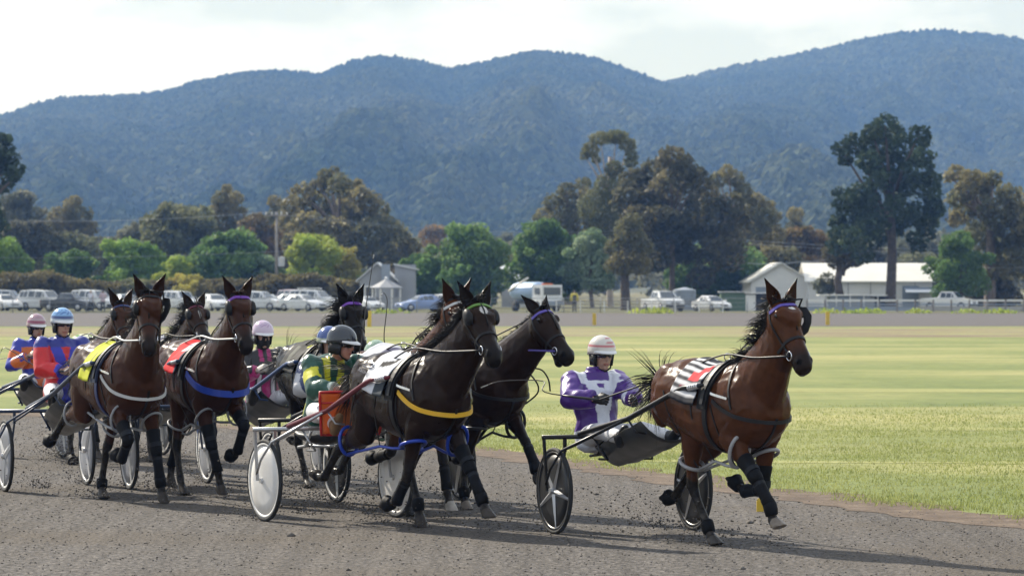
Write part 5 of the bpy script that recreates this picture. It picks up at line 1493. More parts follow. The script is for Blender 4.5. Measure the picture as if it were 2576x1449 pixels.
# ------------------------------------------------------------------ the nine teams
POSE = dict(
H1=dict(X=1.799, Y=34.182, th=29.182, s=1.044, nk=63.579, ny=-3.577, hp=54.202, hy=-1.011, RF=[-7.8, 45.3, 34.4, 15.3, 63.6], LF=[-1.3, -5.0, -86.7, -108.4, -125.8], RH=[-4.4, 45.8, -8.1, 31.5, 31.1, 58.4], LH=[4.7, 22.2, -56.3, -51.1, -59.4, -100.1]),
H2=dict(X=-0.927, Y=36.445, th=28.786, s=1.059, nk=57.735, ny=12.858, hp=46.681, hy=-4.947, RF=[4.6, -11.3, -40.2, -72.2, -90.1], LF=[7.1, 38.4, 28.6, 29.9, 47.5], RH=[6.1, -4.0, -69.0, -42.7, -86.9, -111.7], LH=[2.3, 54.0, -23.7, 25.9, 11.8, 27.9]),
H3=dict(X=-0.366, Y=39.308, th=26.625, s=1.022, nk=49.94, ny=17.653, hp=44.922, hy=12.017, RF=[1.1, -27.4, -78.8, -100.8, -113.2], LF=[-0.3, 53.2, 40.0, 20.9, 61.6], RH=[0.0, 10.0, -55.0, -50.0, -80.0, -110.0], LH=[-3.2, 42.8, -21.9, 0.2, 21.8, 46.8]),
H4=dict(X=-1.062, Y=38.342, th=25.493, s=1.032, nk=59.967, ny=14.887, hp=62.764, hy=6.318, RF=[2.3, -36.7, -82.4, -75.9, -89.8], LF=[0.0, 20.0, 15.0, 25.0, 45.0], RH=[0.0, 10.0, -55.0, -50.0, -80.0, -110.0], LH=[-0.0, 45.0, -10.0, 15.0, 30.0, 50.0]),
H5=dict(X=-2.133, Y=43.896, th=22.865, s=1.016, nk=59.587, ny=-0.417, hp=50.54, hy=-4.917, RF=[0.0, 25.0, 20.0, 25.0, 45.0], LF=[0.0, 15.0, -80.0, -110.0, -130.0], RH=[-1.4, 35.4, -1.8, 32.4, 28.7, 63.2], LH=[0.0, 15.0, -55.0, -60.0, -90.0, -110.0]),
H6=dict(X=-3.3, Y=42.291, th=25.9, s=1.05, nk=61.13, ny=-0.303, hp=54.025, hy=-7.581, RF=[-8.5, 17.0, 13.2, 8.5, 23.5], LF=[-6.9, 60.0, -23.8, -66.6, -79.6], RH=[0.0, 46.2, -10.7, 16.4, 31.9, 52.3], LH=[-4.7, -2.1, -50.5, -25.3, 5.1, 32.9]),
H7=dict(X=-4.079, Y=41.122, th=25.972, s=1.061, nk=61.662, ny=-6.469, hp=56.801, hy=-21.758, RF=[-1.9, 45.5, -47.6, -96.7, -114.2], LF=[4.9, 12.6, 6.7, 13.3, 23.2], RH=[4.6, 2.8, -81.4, -55.9, -60.4, -82.6], LH=[-6.3, 39.6, -26.6, -9.3, 29.8, 55.6]),
H8=dict(X=-5.231, Y=49.432, th=24.089, s=1.004, nk=55.425, ny=4.275, hp=54.432, hy=-3.11, RF=[0.0, 25.0, 20.0, 25.0, 45.0], LF=[0.0, 15.0, -80.0, -110.0, -130.0], RH=[2.2, 40.1, -9.1, 18.9, 34.7, 63.5], LH=[0.0, 15.0, -55.0, -60.0, -90.0, -110.0]),
H9=dict(X=-4.36, Y=50.25, th=23.954, s=0.999, nk=53.934, ny=-0.523, hp=41.159, hy=-2.382, RF=[0.0, 25.0, 20.0, 25.0, 45.0], LF=[0.0, 15.0, -80.0, -110.0, -130.0], RH=[0.0, 45.7, -10.4, 15.7, 31.0, 51.3], LH=[0.0, 15.0, -55.0, -60.0, -90.0, -110.0]),
)
web = lambda n, c, r=.45: mat(n, c, r)
W_purple = web('purple_webbing', (.10, .07, .36)); W_violet = web('violet_webbing', (.13, .03, .30)); W_blue = web('blue_webbing', (.015, .05, .36)); W_yel = web('yellow_webbing', (.70, .40, .01))
W_white = web('white_webbing', (.48, .48, .47)); W_grnyel = web('green_browband', (.10, .22, .03)); W_maroon = web('maroon_webbing', (.12, .015, .04)); W_dkblue = web('dark_blue_webbing', (.02, .035, .13))
T_grey = mat('grey_hopple_tube', (.30, .30, .31), .3, var=.15, scale=12); T_blue = mat('blue_hopple_tube', (.010, .045, .38), .3); T_white = mat('white_hopple_tube', (.30, .31, .33), .45, spec=.2); T_black = mat('black_hopple_tube', (.02, .02, .022), .35)

def cloth_striped(u, v):       # black and white bands with red panels
    a = abs(v)
    if a > .90: return (.014, .016, .024)
    red = (.62 < u < .98 and .28 < a < .46) or (.42 < u < .86 and .46 <= a < .64)
    if .40 < u < .98 and .26 < a < .66 and not red and a < .62 and (u > .86 or a < .30): return (.72, .72, .72)
    if red: return (.62, .015, .025)
    k = int((a - .02) / .075)
    if .76 < a < .80 and .25 < u < .62: return (.16, .01, .03)
    return (.58, .58, .60) if k % 2 else (.014, .016, .026)
def cloth_white(u, v):         # white, black stroke of a number, grey lower corner
    a = abs(v)
    if a > .72 and u > .55: return (.055, .065, .075)
    x, y = u, a
    t = (x - .30) * .5 + (y - .55) * 1.0
    if .30 < x < .84 and abs((y - .40) - (.62 - x) * .36) < .085 - .10 * abs(x - .56): return (.012, .012, .014)
    if .60 < x < .84 and .22 < y < .34: return (.012, .012, .014)
    return (.62, .63, .66)
def cloth_yellow(u, v):
    a = abs(v)
    if .55 < u < .66 and .38 < a < .74: return (.02, .02, .022)
    if .18 < u < .50 and .80 < a < .86 and (int(u * 40) % 3): return (.03, .03, .02)
    return (.48, .50, .035)
def cloth_red(u, v):
    a = abs(v)
    if u > .45 and a < .50: return (.50, .51, .54)
    return (.62, .012, .018) if u < .86 else (.03, .03, .06)
def cloth_dark(u, v):
    a = abs(v)
    if .62 < u < .9 and .1 < a < .3: return (.45, .45, .05)
    if .2 < u < .42 and .35 < a < .85: return (.10, .105, .09)
    return (.035, .036, .035)
def cloth_green(u, v): return (.10, .22, .06) if int(abs(v) * 9) % 2 else (.50, .52, .40)
def cloth_plain(u, v): return (.45, .46, .50) if u < .5 else (.06, .06, .12)

B4 = lambda rf, lf, rh, lh: dict(RF=rf, LF=lf, RH=rh, LH=lh)
HORSES = dict(
H1=dict(label='bright bay horse leading on the right with purple browband and striped cloth', coat=(.074, .0275, .0115), brow=W_purple, blink=(2, 0), voxel=.0105, collar=(M_leather, .030, .17), cloth=(-.25, .14, 84, cloth_striped), hopple=T_grey,
        star=(.105, .0, .020, .028), boots=B4(('knee', 'pastern', 'shin'), ('shin', 'knee', 'bell'), ('pastern',), ('bell',)), hoofs=[(.20, .17, .14), (.03, .026, .022), (.06, .055, .05), (.03, .027, .025)], nmane=240, manel=.19),
H2=dict(label='near-black horse with white star, yellow breast collar and green browband', coat=(.019, .0100, .0062), brow=W_grnyel, blink=(1, 1), voxel=.0105, collar=(W_yel, .038, .19), cloth=(-.26, .14, 84, cloth_white), hopple=T_blue,
        star=(.125, .006, .052, .036), boots=B4(('shin', 'bell'), ('knee', 'shin', 'pastern'), (), ('pastern',)), nmane=240, manel=.17, tracem=M_chrome),
H3=dict(label='dark brown horse looking right with its mouth open and purple reins', coat=(.021, .0108, .0066), brow=W_purple, collar=(M_leather, .030, .16), cloth=(-.40, .14, 78, cloth_plain), hopple=T_black, mouth=1, nmane=120, manel=.07, earfw=-.07,
        boots=B4(('shin', 'bell'), ('shin', 'pastern'), (), ('pastern',)), hoofs=[(.03, .027, .025), (.03, .027, .025), (.04, .04, .04), (.22, .19, .16)]),
H4=dict(label='brown horse whose ears show behind the white-starred horse', coat=(.075, .030, .015), brow=W_white, collar=(M_leather, .03, .16), cloth=(-.40, .14, 78, cloth_plain), hopple=T_black, boots=B4(('shin', 'bell'), ('shin',), (), ()), hoofs=[(.50, .47, .40), (.3, .28, .25), (.05, .05, .05), (.05, .05, .05)], nmane=120),
H5=dict(label='black horse with violet browband and flying mane behind the dark helmet', coat=(.010, .0072, .006), brow=W_violet, blink=(1, 1), bband=1.5, collar=(M_leather, .03, .16), cloth=(-.30, .14, 80, cloth_dark), hopple=T_black, boots=B4(('shin',), ('shin',), (), ()), hoofs=[(.1, .09, .08)] * 4, nmane=260, manel=.26, manedir=(-.35, -.95, .15)),
H6=dict(label='bay horse with violet browband and wide blue breast collar', coat=(.046, .0175, .0095), brow=W_violet, blink=(1, 1), bband=1.4, collar=(W_blue, .065, .20), cloth=(-.16, .14, 80, cloth_red), hopple=T_white, boots=B4(('knee', 'shin'), ('knee', 'shin', 'bell'), (), ('shin',)), nmane=130, manel=.10, brownlock=1),
H7=dict(label='dark bay horse facing the camera with white breast collar and yellow cloth', coat=(.050, .019, .0095), brow=M_leather, blink=(2, 1), collar=(W_white, .028, .22), cloth=(-.13, .14, 86, cloth_yellow), hopple=T_white, boots=B4(('knee', 'shin', 'bell'), ('knee', 'shin', 'pastern'), ('bell',), ('pastern',)), nmane=200, manel=.16, saddlem=M_navy, girthm=W_dkblue),
H8=dict(label='bay horse with blue-edged browband, half hidden at the left rear', coat=(.055, .023, .012), brow=W_dkblue, blink=(1, 1), collar=(M_leather, .03, .16), cloth=(-.36, .14, 80, cloth_green), hopple=T_black, boots=B4(('shin',), ('shin',), ('bell',), ()), nmane=120, manel=.10),
H9=dict(label='brown horse with beaded maroon browband, farthest back between two bays', coat=(.038, .018, .011), brow=W_maroon, blink=(1, 1), collar=(M_leather, .03, .16), cloth=(-.36, .14, 80, cloth_plain), hopple=T_white, boots=B4(('shin',), ('shin',), (), ()), nmane=220, manel=.22, manedir=(-.35, -.95, .2), star=(.20, 0, .07, .012)),
)
for k_, h_ in HORSES.items():
    h_.update(POSE[k_])
# ------------------------------------------------------------------ racing sulkies
M_rubber = mat('sulky_tyre', (.016, .016, .016), .8, bump=.3, bscale=60, bdist=.003)
SM = lambda n, c, r=.35, me=.3: mat(n, c, r, metal=me)
F_black = SM('black_frame_paint', (.014, .014, .015)); F_silver = SM('silver_frame', (.42, .43, .45), .3, .8); F_maroon = SM('maroon_shaft', (.13, .012, .022), .28, .1)
F_blue = SM('blue_shaft', (.018, .055, .17), .3, .1); F_navy = SM('navy_shaft', (.030, .045, .085), .35, .2); F_grey = SM('grey_shaft', (.20, .22, .26), .35, .3)
D_white = mat('white_wheel_disc', (.66, .645, .62), .4, var=.10, scale=5); D_black = mat('black_wheel_disc', (.012, .012, .013), .35); D_grey = mat('grey_wheel_disc', (.22, .23, .26), .4, var=.15, scale=4)
S_silver = mat('silver_spoke', (.55, .56, .58), .3, metal=.7); S_pale = mat('pale_wheel_rim', (.58, .57, .55), .45, var=.12, scale=6)
M_seat = mat('black_seat_vinyl', (.014, .014, .015), .5)
M_apron = mat('grey_dust_sheet', (.060, .064, .066), .28, var=.2, scale=5, spec=.6, transl=.15)
M_orange = mat('orange_dust_panel', (.66, .22, .06), .5, var=.08, scale=4, transl=.3); M_redtube = mat('red_tube', (.50, .02, .02), .35)

def sulky(key, pos, th, tips, label, frame, shaft, disc, spoke, rim, kind='spoke', apron='dark', wr=.392, track=.69):
    root = empty('sulky', (pos[0], pos[1], 0), R(th - 90), label, 'sulky', 'racing sulkies')
    for sd in (-1, 1):
        c = np.array([0, sd * track, wr])
        mb = MB(); n = 40; ty = []
        for a in np.linspace(0, 2 * math.pi, n, endpoint=False):
            rd = np.array([math.cos(a), 0, math.sin(a)]); ty.append([c + rd * (wr - .021 + .021 * math.cos(b)) + np.array([0, 1, 0]) * .021 * math.sin(b) for b in np.linspace(0, 2 * math.pi, 9, endpoint=False)])
        mb.rings(ty, closed=True); wh = mb.build('wheel', M_rubber, root, smooth=True)
        mb = MB(); ri = []
        for a in np.linspace(0, 2 * math.pi, n, endpoint=False):
            rd = np.array([math.cos(a), 0, math.sin(a)]); ri.append([c + rd * r + np.array([0, y, 0]) for r, y in ((wr - .036, -.016), (wr - .062, -.009), (wr - .062, .009), (wr - .036, .016))])
        mb.rings(ri, closed=True); mb.build('rim', rim, wh, smooth=True)
        mb = MB(); bul = .030 if kind == 'disc' else .010
        mb.lathe([(0, -bul), (.10, -bul * .9), (wr * .55, -bul * .55), (wr - .055, -.006), (wr - .055, .006), (wr * .55, bul * .55), (.10, bul * .9), (0, bul)], c, (0, 1, 0), 36); mb.build('disc', disc, wh, smooth=True)
        mb = MB(); mb.lathe([(0, -.05), (.026, -.05), (.03, -.02), (.03, .02), (.026, .05), (0, .05)], c, (0, 1, 0), 14); ang_smooth(mb.build('hub', S_silver, wh))
        if kind != 'disc':
            ph = rng.uniform(0, 1.2); ns = 5 if kind == 'spoke' else 3
            for i in range(ns):
                a = 2 * math.pi * i / ns + ph; rd = np.array([math.cos(a), 0, math.sin(a)]); td = np.array([-math.sin(a), 0, math.cos(a)])
                mb = MB(); w0, w1 = (.030, .013) if kind == 'spoke' else (.045, .030)
                for y in (-1, 1):
                    mb.rings([[c + rd * r + td * w * s_ + np.array([0, y * yy, 0]) for s_, yy in ((-1, .010), (0, .030 - .016 * q), (1, .010))] for r, w, q in ((.03, w0, 0), (wr * .5, (w0 + w1) / 2, .5), (wr - .055, w1, 1))], cap=True)
                mb.build('spoke', spoke, wh, smooth=False)
    mb = MB(); mb.tube([(0, -track - .12, .875), (0, track + .12, .875)], .021, 10); mb.build('crossbar', frame, root, smooth=True)
    for sd in (-1, 1):
        yo, yi = sd * (track + .105), sd * (track - .10)
        mb = MB(); mb.bar((0, yo, .875), (0, sd * (track + .075), wr), .030, .022); mb.bar((0, yi, .875), (0, yi, .74), .028); mb.bar((0, yi, .75), (0, sd * (track - .055), wr), .024, .02)
        mb.build('wheel_fork', frame, root)
        tip = np.array(tips[0 if sd < 0 else 1])
        kink = tip + np.array([-.42, sd * .02, -.05]); st_ = np.array([.02, sd * .46, .90]); mid = st_ * .52 + kink * .48 + np.array([.05, 0, -.045])
        mb = MB(); mb.tube([st_, st_ * .97 + mid * .03, mid, kink * .97 + mid * .03, kink, kink * .8 + tip * .2 + np.array([0, 0, .010]), tip], [.020, .024, .025, .024, .023, .022, .017], 10); so = mb.build('shaft', shaft, root, smooth=True)
        mb = MB()
        for k in range(5): q = kink + (tip - kink) * (.45 + .09 * k); mb.tube([q - (tip - kink) * .018, q + (tip - kink) * .018], .027, 10)
        mb.build('shaft_coupling', S_silver, so, smooth=True)
        j = st_ + (mid - st_) * .95
        mb = MB(); mb.tube([(0.0, sd * (track + .085), wr + .06), (.10, sd * (track + .085), wr + .20), (.20, sd * (track + .02), .76), j], .0125, 8); mb.tube([(0, yi, .76), (.16, sd * (track - .12), .80), j - np.array([.1, 0, .03])], .011, 8)
        mb.build('stay', frame, root, smooth=True)
        mb = MB(); q = st_ + (mid - st_) * .99; mb.tube([q, q + np.array([.05, -sd * .06, -.12]), q + np.array([.09, -sd * .14, -.13])], .010, 7); mb.build('footrest', frame, root, smooth=True)
    # seat with its pan
    mb = MB(); rr_ = []
    for x, w, z, t in ((-.52, .13, .835, .03), (-.46, .19, .80, .05), (-.32, .215, .775, .055), (-.16, .20, .765, .05), (-.06, .12, .765, .04), (-.02, .04, .77, .02)):
        rr_.append([np.array((x, w * math.cos(a) * (1 if abs(math.cos(a)) < .8 else 1), z + t * math.sin(a) + .03 * (math.cos(a) ** 2))) for a in np.linspace(0, 2 * math.pi, 14, endpoint=False)])
    mb.rings(rr_); mb.build('seat', M_seat, root, smooth=True)
    mb = MB()
    for sd in (-1, 1): mb.tube([(0, sd * .20, .87), (-.20, sd * .17, .70), (-.45, sd * .14, .68), (-.50, 0, .69)], .014, 7); mb.tube([(0, sd * .30, .86), (.12, sd * .22, .67), (-.2, sd * .16, .66)], .012, 7)
    mb.build('seat_frame', frame, root, smooth=True)
    # dust sheet under the legs
    if apron == 'dark':
        mb = MB(); nx, ny = 14, 9; V = []
        for i in range(nx):
            t = i / (nx - 1); x = -.14 + 1.22 * t; z = .60 + .02 * math.sin(t * 3) + .27 * t ** 1.6; w = .23 + .13 * math.sin(t * 2.2)
            for k in range(ny): s_ = -1 + 2 * k / (ny - 1); V.append((x, s_ * w, z + .17 * s_ * s_ + .008 * math.sin(i * 2.1 + k)))
        F = [(i * ny + k, i * ny + k + 1, (i + 1) * ny + k + 1, (i + 1) * ny + k) for i in range(nx - 1) for k in range(ny - 1)]
        o = mesh_np('dust_sheet', V, F, M_apron, root, True); o.modifiers.new('t', 'SOLIDIFY').thickness = .004
    else:
        mb = MB(); V = []
        for i in range(9):
            for k in range(9): u = -1 + 2 * i / 8; v = k / 8; V.append((.62 + .10 * v + .03 * u * u, -.10 + u * (.36 - .06 * (1 - v)), .84 + .40 * v))
        F = [(i * 9 + k, i * 9 + k + 1, (i + 1) * 9 + k + 1, (i + 1) * 9 + k) for i in range(8) for k in range(8)]
        o = mesh_np('dust_panel', V, F, M_orange, root, True); o.modifiers.new('t', 'SOLIDIFY').thickness = .004
        P = np.array(V).reshape(9, 9, 3); loop = [P[0, k] for k in range(9)] + [P[i, 8] for i in range(1, 8)] + [P[8, k] for k in range(8, -1, -1)] + [P[i, 0] for i in range(7, 0, -1)]
        mb.tube(loop, .014, 7, closed=True); mb.build('panel_frame', M_redtube, root, smooth=True)
        mb = MB(); mb.tube([P[0, 6], P[4, 6] + np.array([.012, 0, 0]), P[8, 6]], .010, 6); mb.build('panel_rail', M_redtube, root, smooth=True)
    return root
# ------------------------------------------------------------------ people
M_skin = mat('skin', rough=.5, attr='tone', var=.08, scale=20)
M_cloth = mat('jacket_fabric', rough=.34, attr='dye', var=.05, scale=25, bump=.5, bscale=7, bdist=.03, spec=.5, sheen=.1)
M_white_tr = mat('white_trousers', (.66, .66, .68), .6, var=.06, scale=9, bump=.5, bscale=8, bdist=.03)
M_dark_tr = mat('dark_trousers', (.022, .024, .030), .7, bump=.4, bscale=8, bdist=.03)
M_bootl = mat('black_boot', (.012, .012, .012), .4); M_tanboot = mat('tan_boot', (.22, .13, .06), .6, var=.2, scale=12)
M_glove = mat('black_glove', (.012, .012, .013), .5); M_glovew = mat('pale_glove', (.42, .38, .33), .6)
M_lens = mat('dark_lens', (.006, .006, .008), .05, spec=1.0)
M_helm = mat('helmet_shell', rough=.18, attr='dye', coat=.5, spec=.6)
M_pad = mat('black_helmet_padding', (.010, .010, .011), .6); M_peak = mat('white_peak', (.70, .70, .70), .35); M_hairh = mat('head_hair', (.07, .045, .025), .6)
M_gaiter = mat('black_gaiter', (.008, .008, .009), .8)

def limb_rings(pts, rad, lat=None, flat=1.0):
    """rings along a polyline: pts (n,3), radii"""
    pts = [np.array(p, float) for p in pts]; out = []
    n = len(pts); prev = None
    for i in range(n):
        t = unit(pts[min(i + 1, n - 1)] - pts[max(i - 1, 0)])
        ref = np.array(lat if lat is not None else (0, 1., 0))
        if prev is not None: ref = prev
        a = unit(ref - t * np.dot(ref, t)); prev = a; b = np.cross(t, a)
        out.append((pts[i], a * rad[i], b * rad[i] * flat))
    return out
def two(a, m, b, ra, rm, rb, extra=()):
    """joint chain a-m-b with tapered radii and muscle in the middle of both halves"""
    a, m, b = map(lambda q: np.array(q, float), (a, m, b))
    P = [a, a * .55 + m * .45, a * .12 + m * .88, m, m * .88 + b * .12, m * .6 + b * .4, b]
    return P, [ra, ra * .45 + rm * .62, rm * 1.0, rm * 1.03, rm * 1.0, rm * .62 + rb * .48, rb]

def hand(wrist, fdir, pdir, sd, grip=1.0, s=1.0):
    """palm, four curled fingers and a thumb; fdir along the hand, pdir the way the palm faces"""
    f = unit(fdir); p = unit(np.array(pdir) - f * np.dot(pdir, f)); l = np.cross(f, p) * sd
    mb = MB(); w = np.array(wrist, float)
    mb.rings([[w + f * x * s + l * y * wd * s + p * z * th * s for y, z in ((-1, -.7), (-.5, -1), (.5, -1), (1, -.7), (1, .7), (.5, 1), (-.5, 1), (-1, .7))] for x, wd, th in ((-.03, .026, .021), (.0, .028, .020), (.04, .040, .019), (.075, .043, .016), (.09, .041, .011))])
    for i, (y, L) in enumerate(((-.032, .070), (-.011, .080), (.011, .075), (.031, .060))):
        b = w + f * .080 * s + l * y * s; pts = [b - f * .02 * s, b]; ang = 0
        for j, q in enumerate((.42, .32, .26)):
            ang += (.95, 1.25, .85)[j] * grip; b = b + (f * math.cos(ang) + p * math.sin(ang)) * L * q * s; pts.append(b)
        mb.tube(pts, [.0105 * s, .0105 * s, .0098 * s, .009 * s, .007 * s], 7)
    b = w + f * .022 * s - l * .034 * s; mb.tube([b + l * .012 * s, b - l * .014 * s + f * .018 * s + p * .010 * s, b - l * .010 * s + f * .042 * s + p * .030 * s, b + l * .010 * s + f * .055 * s + p * .040 * s], [.014 * s, .0125 * s, .0105 * s, .008 * s], 7)
    return mb

def person(loc, th, label, J, jacket, trousers=M_white_tr, helmet=None, glasses=False, gaiter=False, gloves=None, boots=M_bootl, skin=(.42, .25, .18), group=None, hair_c=None, voxel=.012, cuff=None, s=1.0, cat='person', grips=(1, 1)):
    """J: joints in the local frame (x forward, y left, z up)"""
    root = empty('person', loc, R(th - 90), label, cat, group, s)
    g = {k: np.array(v, float) for k, v in J.items() if k not in ('look', 'tilt', 'hand')}
    pel, shc = g['pelvis'], (g['shR'] + g['shL']) / 2
    up = unit(shc - pel); lat = unit(g['shL'] - g['shR']); hl = unit(g['hipL'] - g['hipR']); fw = unit(np.cross(lat, up))
    look = R(J.get('look', 0)); tilt = R(J.get('tilt', 0))
    hc = g['head']; hf = np.array([math.cos(look) * math.cos(tilt), math.sin(look) * math.cos(tilt), -math.sin(tilt)]); hlt = np.array([-math.sin(look), math.cos(look), 0]); hu = np.cross(hf, hlt)
    def torso(L, o):
        L.ell([(pel + up * t + fw * f, hl * (w + o), fw * (d + o)) for t, w, d, f in ((-.13, .10, .09, .01), (-.07, .165, .120, 0), (.02, .165, .118, 0)) ] + [(pel + up * t + fw * f, lat * (w + o), fw * (d + o)) for t, w, d, f in ((.14, .148, .105, .005), (.26, .162, .115, .005), (.38, .178, .120, .0), (.46, .185, .105, -.01), (.51, .165, .085, -.015), (.555, .10, .065, -.01))])
    def arms(L, o, upto=1.0):
        for k, sd in (('R', -1), ('L', 1)):
            w = g['el' + k] + (g['wr' + k] - g['el' + k]) * upto
            P, r = two(g['sh' + k] - lat * sd * .01, g['el' + k], w, .062 + o, .047 + o, .034 + o)
            L.ell(limb_rings(P, r, fw))
            L.ball(g['sh' + k], .064 + o)
    def legs(L, o, upto=1.0):
        for k in 'RL':
            an = g['kn' + k] + (g['an' + k] - g['kn' + k]) * upto
            P, r = two(g['hip' + k] + up * .02, g['kn' + k], an, .092 + o, .060 + o, .042 + o)
            P = P[:5] + [P[5] - unit(g['an' + k] - g['kn' + k]) * .02] + P[6:]
            L.ell(limb_rings(P, r, hl)); L.ball(g['hip' + k], .095 + o); L.ball(g['kn' + k], .062 + o)
    # ---- body: one continuous figure
    L = Loft(16); torso(L, -.012); arms(L, -.006); legs(L, -.008)
    L.ell([(shc + up * .01, lat * .075, fw * .065), (shc * .5 + hc * .5 - hu * .02, hlt * .056, hf * .058), (hc - hu * .06 - hf * .012, hlt * .055, hf * .06)])
    L.ball(hc + hu * .030 - hf * .010, hlt * .077, hf * .098, hu * .092)
    L.ball(hc - hu * .045 + hf * .028, hlt * .060, hf * .066, hu * .075)
    L.ball(hc - hu * .100 + hf * .062, hlt * .030, hf * .028, hu * .022)
    L.ball(hc - hu * .020 + hf * .098, hlt * .015, hf * .024, hu * .024); L.ball(hc + hu * .018 + hf * .088, hlt * .010, hf * .014, hu * .028)
    L.ball(hc + hu * .028 + hf * .078, hlt * .055, hf * .016, hu * .012)
    for sd in (-1, 1):
        L.ball(hc - hu * .01 + hlt * sd * .078 - hf * .008, hlt * .012, hf * .022, hu * .032); L.ball(hc - hu * .022 + hf * .066 + hlt * sd * .036, hlt * .022, hf * .018, hu * .018)
        k = 'L' if sd > 0 else 'R'; fd = J.get('hand', {}).get(k)
        an = g['an' + k]; ft = unit(g['toe' + k] - an)
        L.ell(limb_rings([an - ft * .06 - (0, 0, .02), an + ft * .02 - (0, 0, .02), an + ft * .13 - (0, 0, .04), an + ft * .20 - (0, 0, .05)], [.035, .042, .038, .022], hl, .8))
    for off in (-.0,): L.ball(hc - hu * .068 + hf * .088, hlt * .026, hf * .012, hu * .012)
    V, F = remesh('person', L.V, L.F, voxel * .8, 3)
    V = [tuple(v) for v in V]; nb = len(V); hands = {}
    for sd in (-1, 1):
        k = 'L' if sd > 0 else 'R'
        fd = unit(g['wr' + k] - g['el' + k]); pd = np.array(J.get('palm', {}).get(k, (0, -sd, -.25))) if isinstance(J.get('palm'), dict) else np.array((0, -sd * 1.0, -.3))
        mbh = hand(g['wr' + k] + fd * .01, fd * 1.0 + np.array([.25, 0, .05]), pd, sd, grips[0 if sd < 0 else 1]); hands[k] = (fd, pd)
        b = len(V); V += mbh.V; F = list(F) + [tuple(b + i for i in f) for f in mbh.F]
    body = mesh_np('body', V, F, M_skin, root, True)
    Vn = np.array(V); C = np.repeat(np.array(skin)[None], len(Vn), 0)
    lip = (np.linalg.norm(Vn - (hc - hu * .068 + hf * .095), axis=1) < .026) & (np.abs((Vn - hc) @ hu + .068) < .010); C[lip] = np.array(skin) * (.75, .45, .45)
    for sd in (-1, 1):
        e = np.linalg.norm((Vn - (hc + hu * .012 + hf * .083 + hlt * sd * .034)), axis=1); C[e < .013] = (.03, .02, .018)
        e = np.abs((Vn - hc) @ hu - .034) < .007; C[e & (np.abs((Vn - hc) @ hlt - sd * .036) < .024) & ((Vn - hc) @ hf > .06)] = np.array(skin) * .3
    set_col(body, 'tone', C)
    # ---- jacket
    if jacket:
        L = Loft(16); torso(L, .036); arms(L, .040, .95)
        L.ell([(shc + up * .0, lat * .105, fw * .085), (shc + up * .06 + (hc - shc) * .12, lat * .078, fw * .075), (shc + up * .085 + (hc - shc) * .15, lat * .070, fw * .068)])
        V, F = remesh('jacket', L.V, L.F, voxel, 3); V = np.array(V)
        wr_ = hash_noise(V, 8, 81) * .014 + hash_noise(V, 19, 82) * .008
        wr2 = hash_noise(V, 7, 84) * .012 + hash_noise(V, 17, 85) * .008
        V = V + np.stack([wr2, hash_noise(V, 9, 86) * .010, wr_], 1)
        o = mesh_np('jacket', V, F, M_cloth, root, True)
        s_ = ((V - pel) @ up) / np.linalg.norm(shc - pel); a = ((V - pel) @ lat) / .20; fr = (V - pel) @ fw
        dT = np.full(len(V), 9.0); arm = np.zeros(len(V), int); at = np.zeros(len(V))
        for k, sd in (('R', -1), ('L', 1)):
            d1, t1 = seg_dist(V, g['sh' + k], g['el' + k]); d2, t2 = seg_dist(V, g['el' + k], g['wr' + k])
            inside = (np.abs(a) > .72) | (d2 < .075)
            m1 = (d1 < .095) & inside & ((sd * a) > .35) & (s_ < 1.15); arm[m1] = sd; at[m1] = t1[m1] * .5
            m2 = (d2 < .075) & (d2 < d1); arm[m2] = sd; at[m2] = .5 + t2[m2] * .5
        set_col(o, 'dye', np.array([jacket(s_[i], a[i], fr[i], arm[i], at[i]) for i in range(len(V))]))
    if trousers:
        L = Loft(16)
        L.ell([(pel + up * t, hl * (w + .012), fw * (d + .012)) for t, w, d in ((-.13, .10, .09), (-.07, .165, .120), (.02, .165, .118), (.08, .155, .112))]); legs(L, .012, .93)
        V, F = remesh('trousers', L.V, L.F, voxel, 3); V = np.array(V) + np.stack([0 * np.array(V)[:, 0], 0 * np.array(V)[:, 0], hash_noise(np.array(V), 12, 83) * .006], 1)
        mesh_np('trousers', V, F, trousers, root, True)
    for k in 'RL':
        an = g['an' + k]; kn = g['kn' + k]; ft = unit(g['toe' + k] - an); sh_ = unit(kn - an)
        L = Loft(14)
        L.ell(limb_rings([an + sh_ * .20, an + sh_ * .10, an + sh_ * .02], [.058, .056, .052], hl))
        L.ell(limb_rings([an - ft * .075 - (0, 0, .02), an - ft * .02 - (0, 0, .015), an + ft * .05 - (0, 0, .025), an + ft * .14 - (0, 0, .045), an + ft * .205 - (0, 0, .055), an + ft * .225 - (0, 0, .058)], [.034, .052, .050, .046, .034, .016], hl, .8))
        V, F = remesh('boot', L.V, L.F, .012, 2); mesh_np('boot', V, F, boots, root, True)
        if gloves:
            fd, pd = hands[k]
            hand(g['wr' + k] + fd * .006, fd + np.array([.25, 0, .05]), pd, 1 if k == 'L' else -1, grips[0 if k == 'R' else 1], 1.10).build('glove', gloves, root, smooth=True)
    # ---- head gear
    if helmet:
        colf, dx = helmet
        mb = MB(); rg = []; nn_ = 28; cols = []
        for ph in np.linspace(-.22, 1.5, 14):
            r_ = math.cos(ph) if ph > 0 else 1 - .06 * ph * ph
            for_ring = []
            for a in np.linspace(0, 2 * math.pi, nn_, endpoint=False):
                dz = math.sin(ph) * .128
                if ph < .1: dz -= .030 * max(0, -math.cos(a)) * (1 if ph < -.1 else .4)
                for_ring.append(hc + hu * (.048 + dz) + hf * (math.cos(a) * .142 * r_ - .014) + hlt * math.sin(a) * .118 * r_); cols.append(colf(ph, a))
            rg.append(for_ring)
        mb.rings(rg); h = mb.build('helmet', M_helm, root, smooth=True); set_col(h, 'dye', np.array(cols))
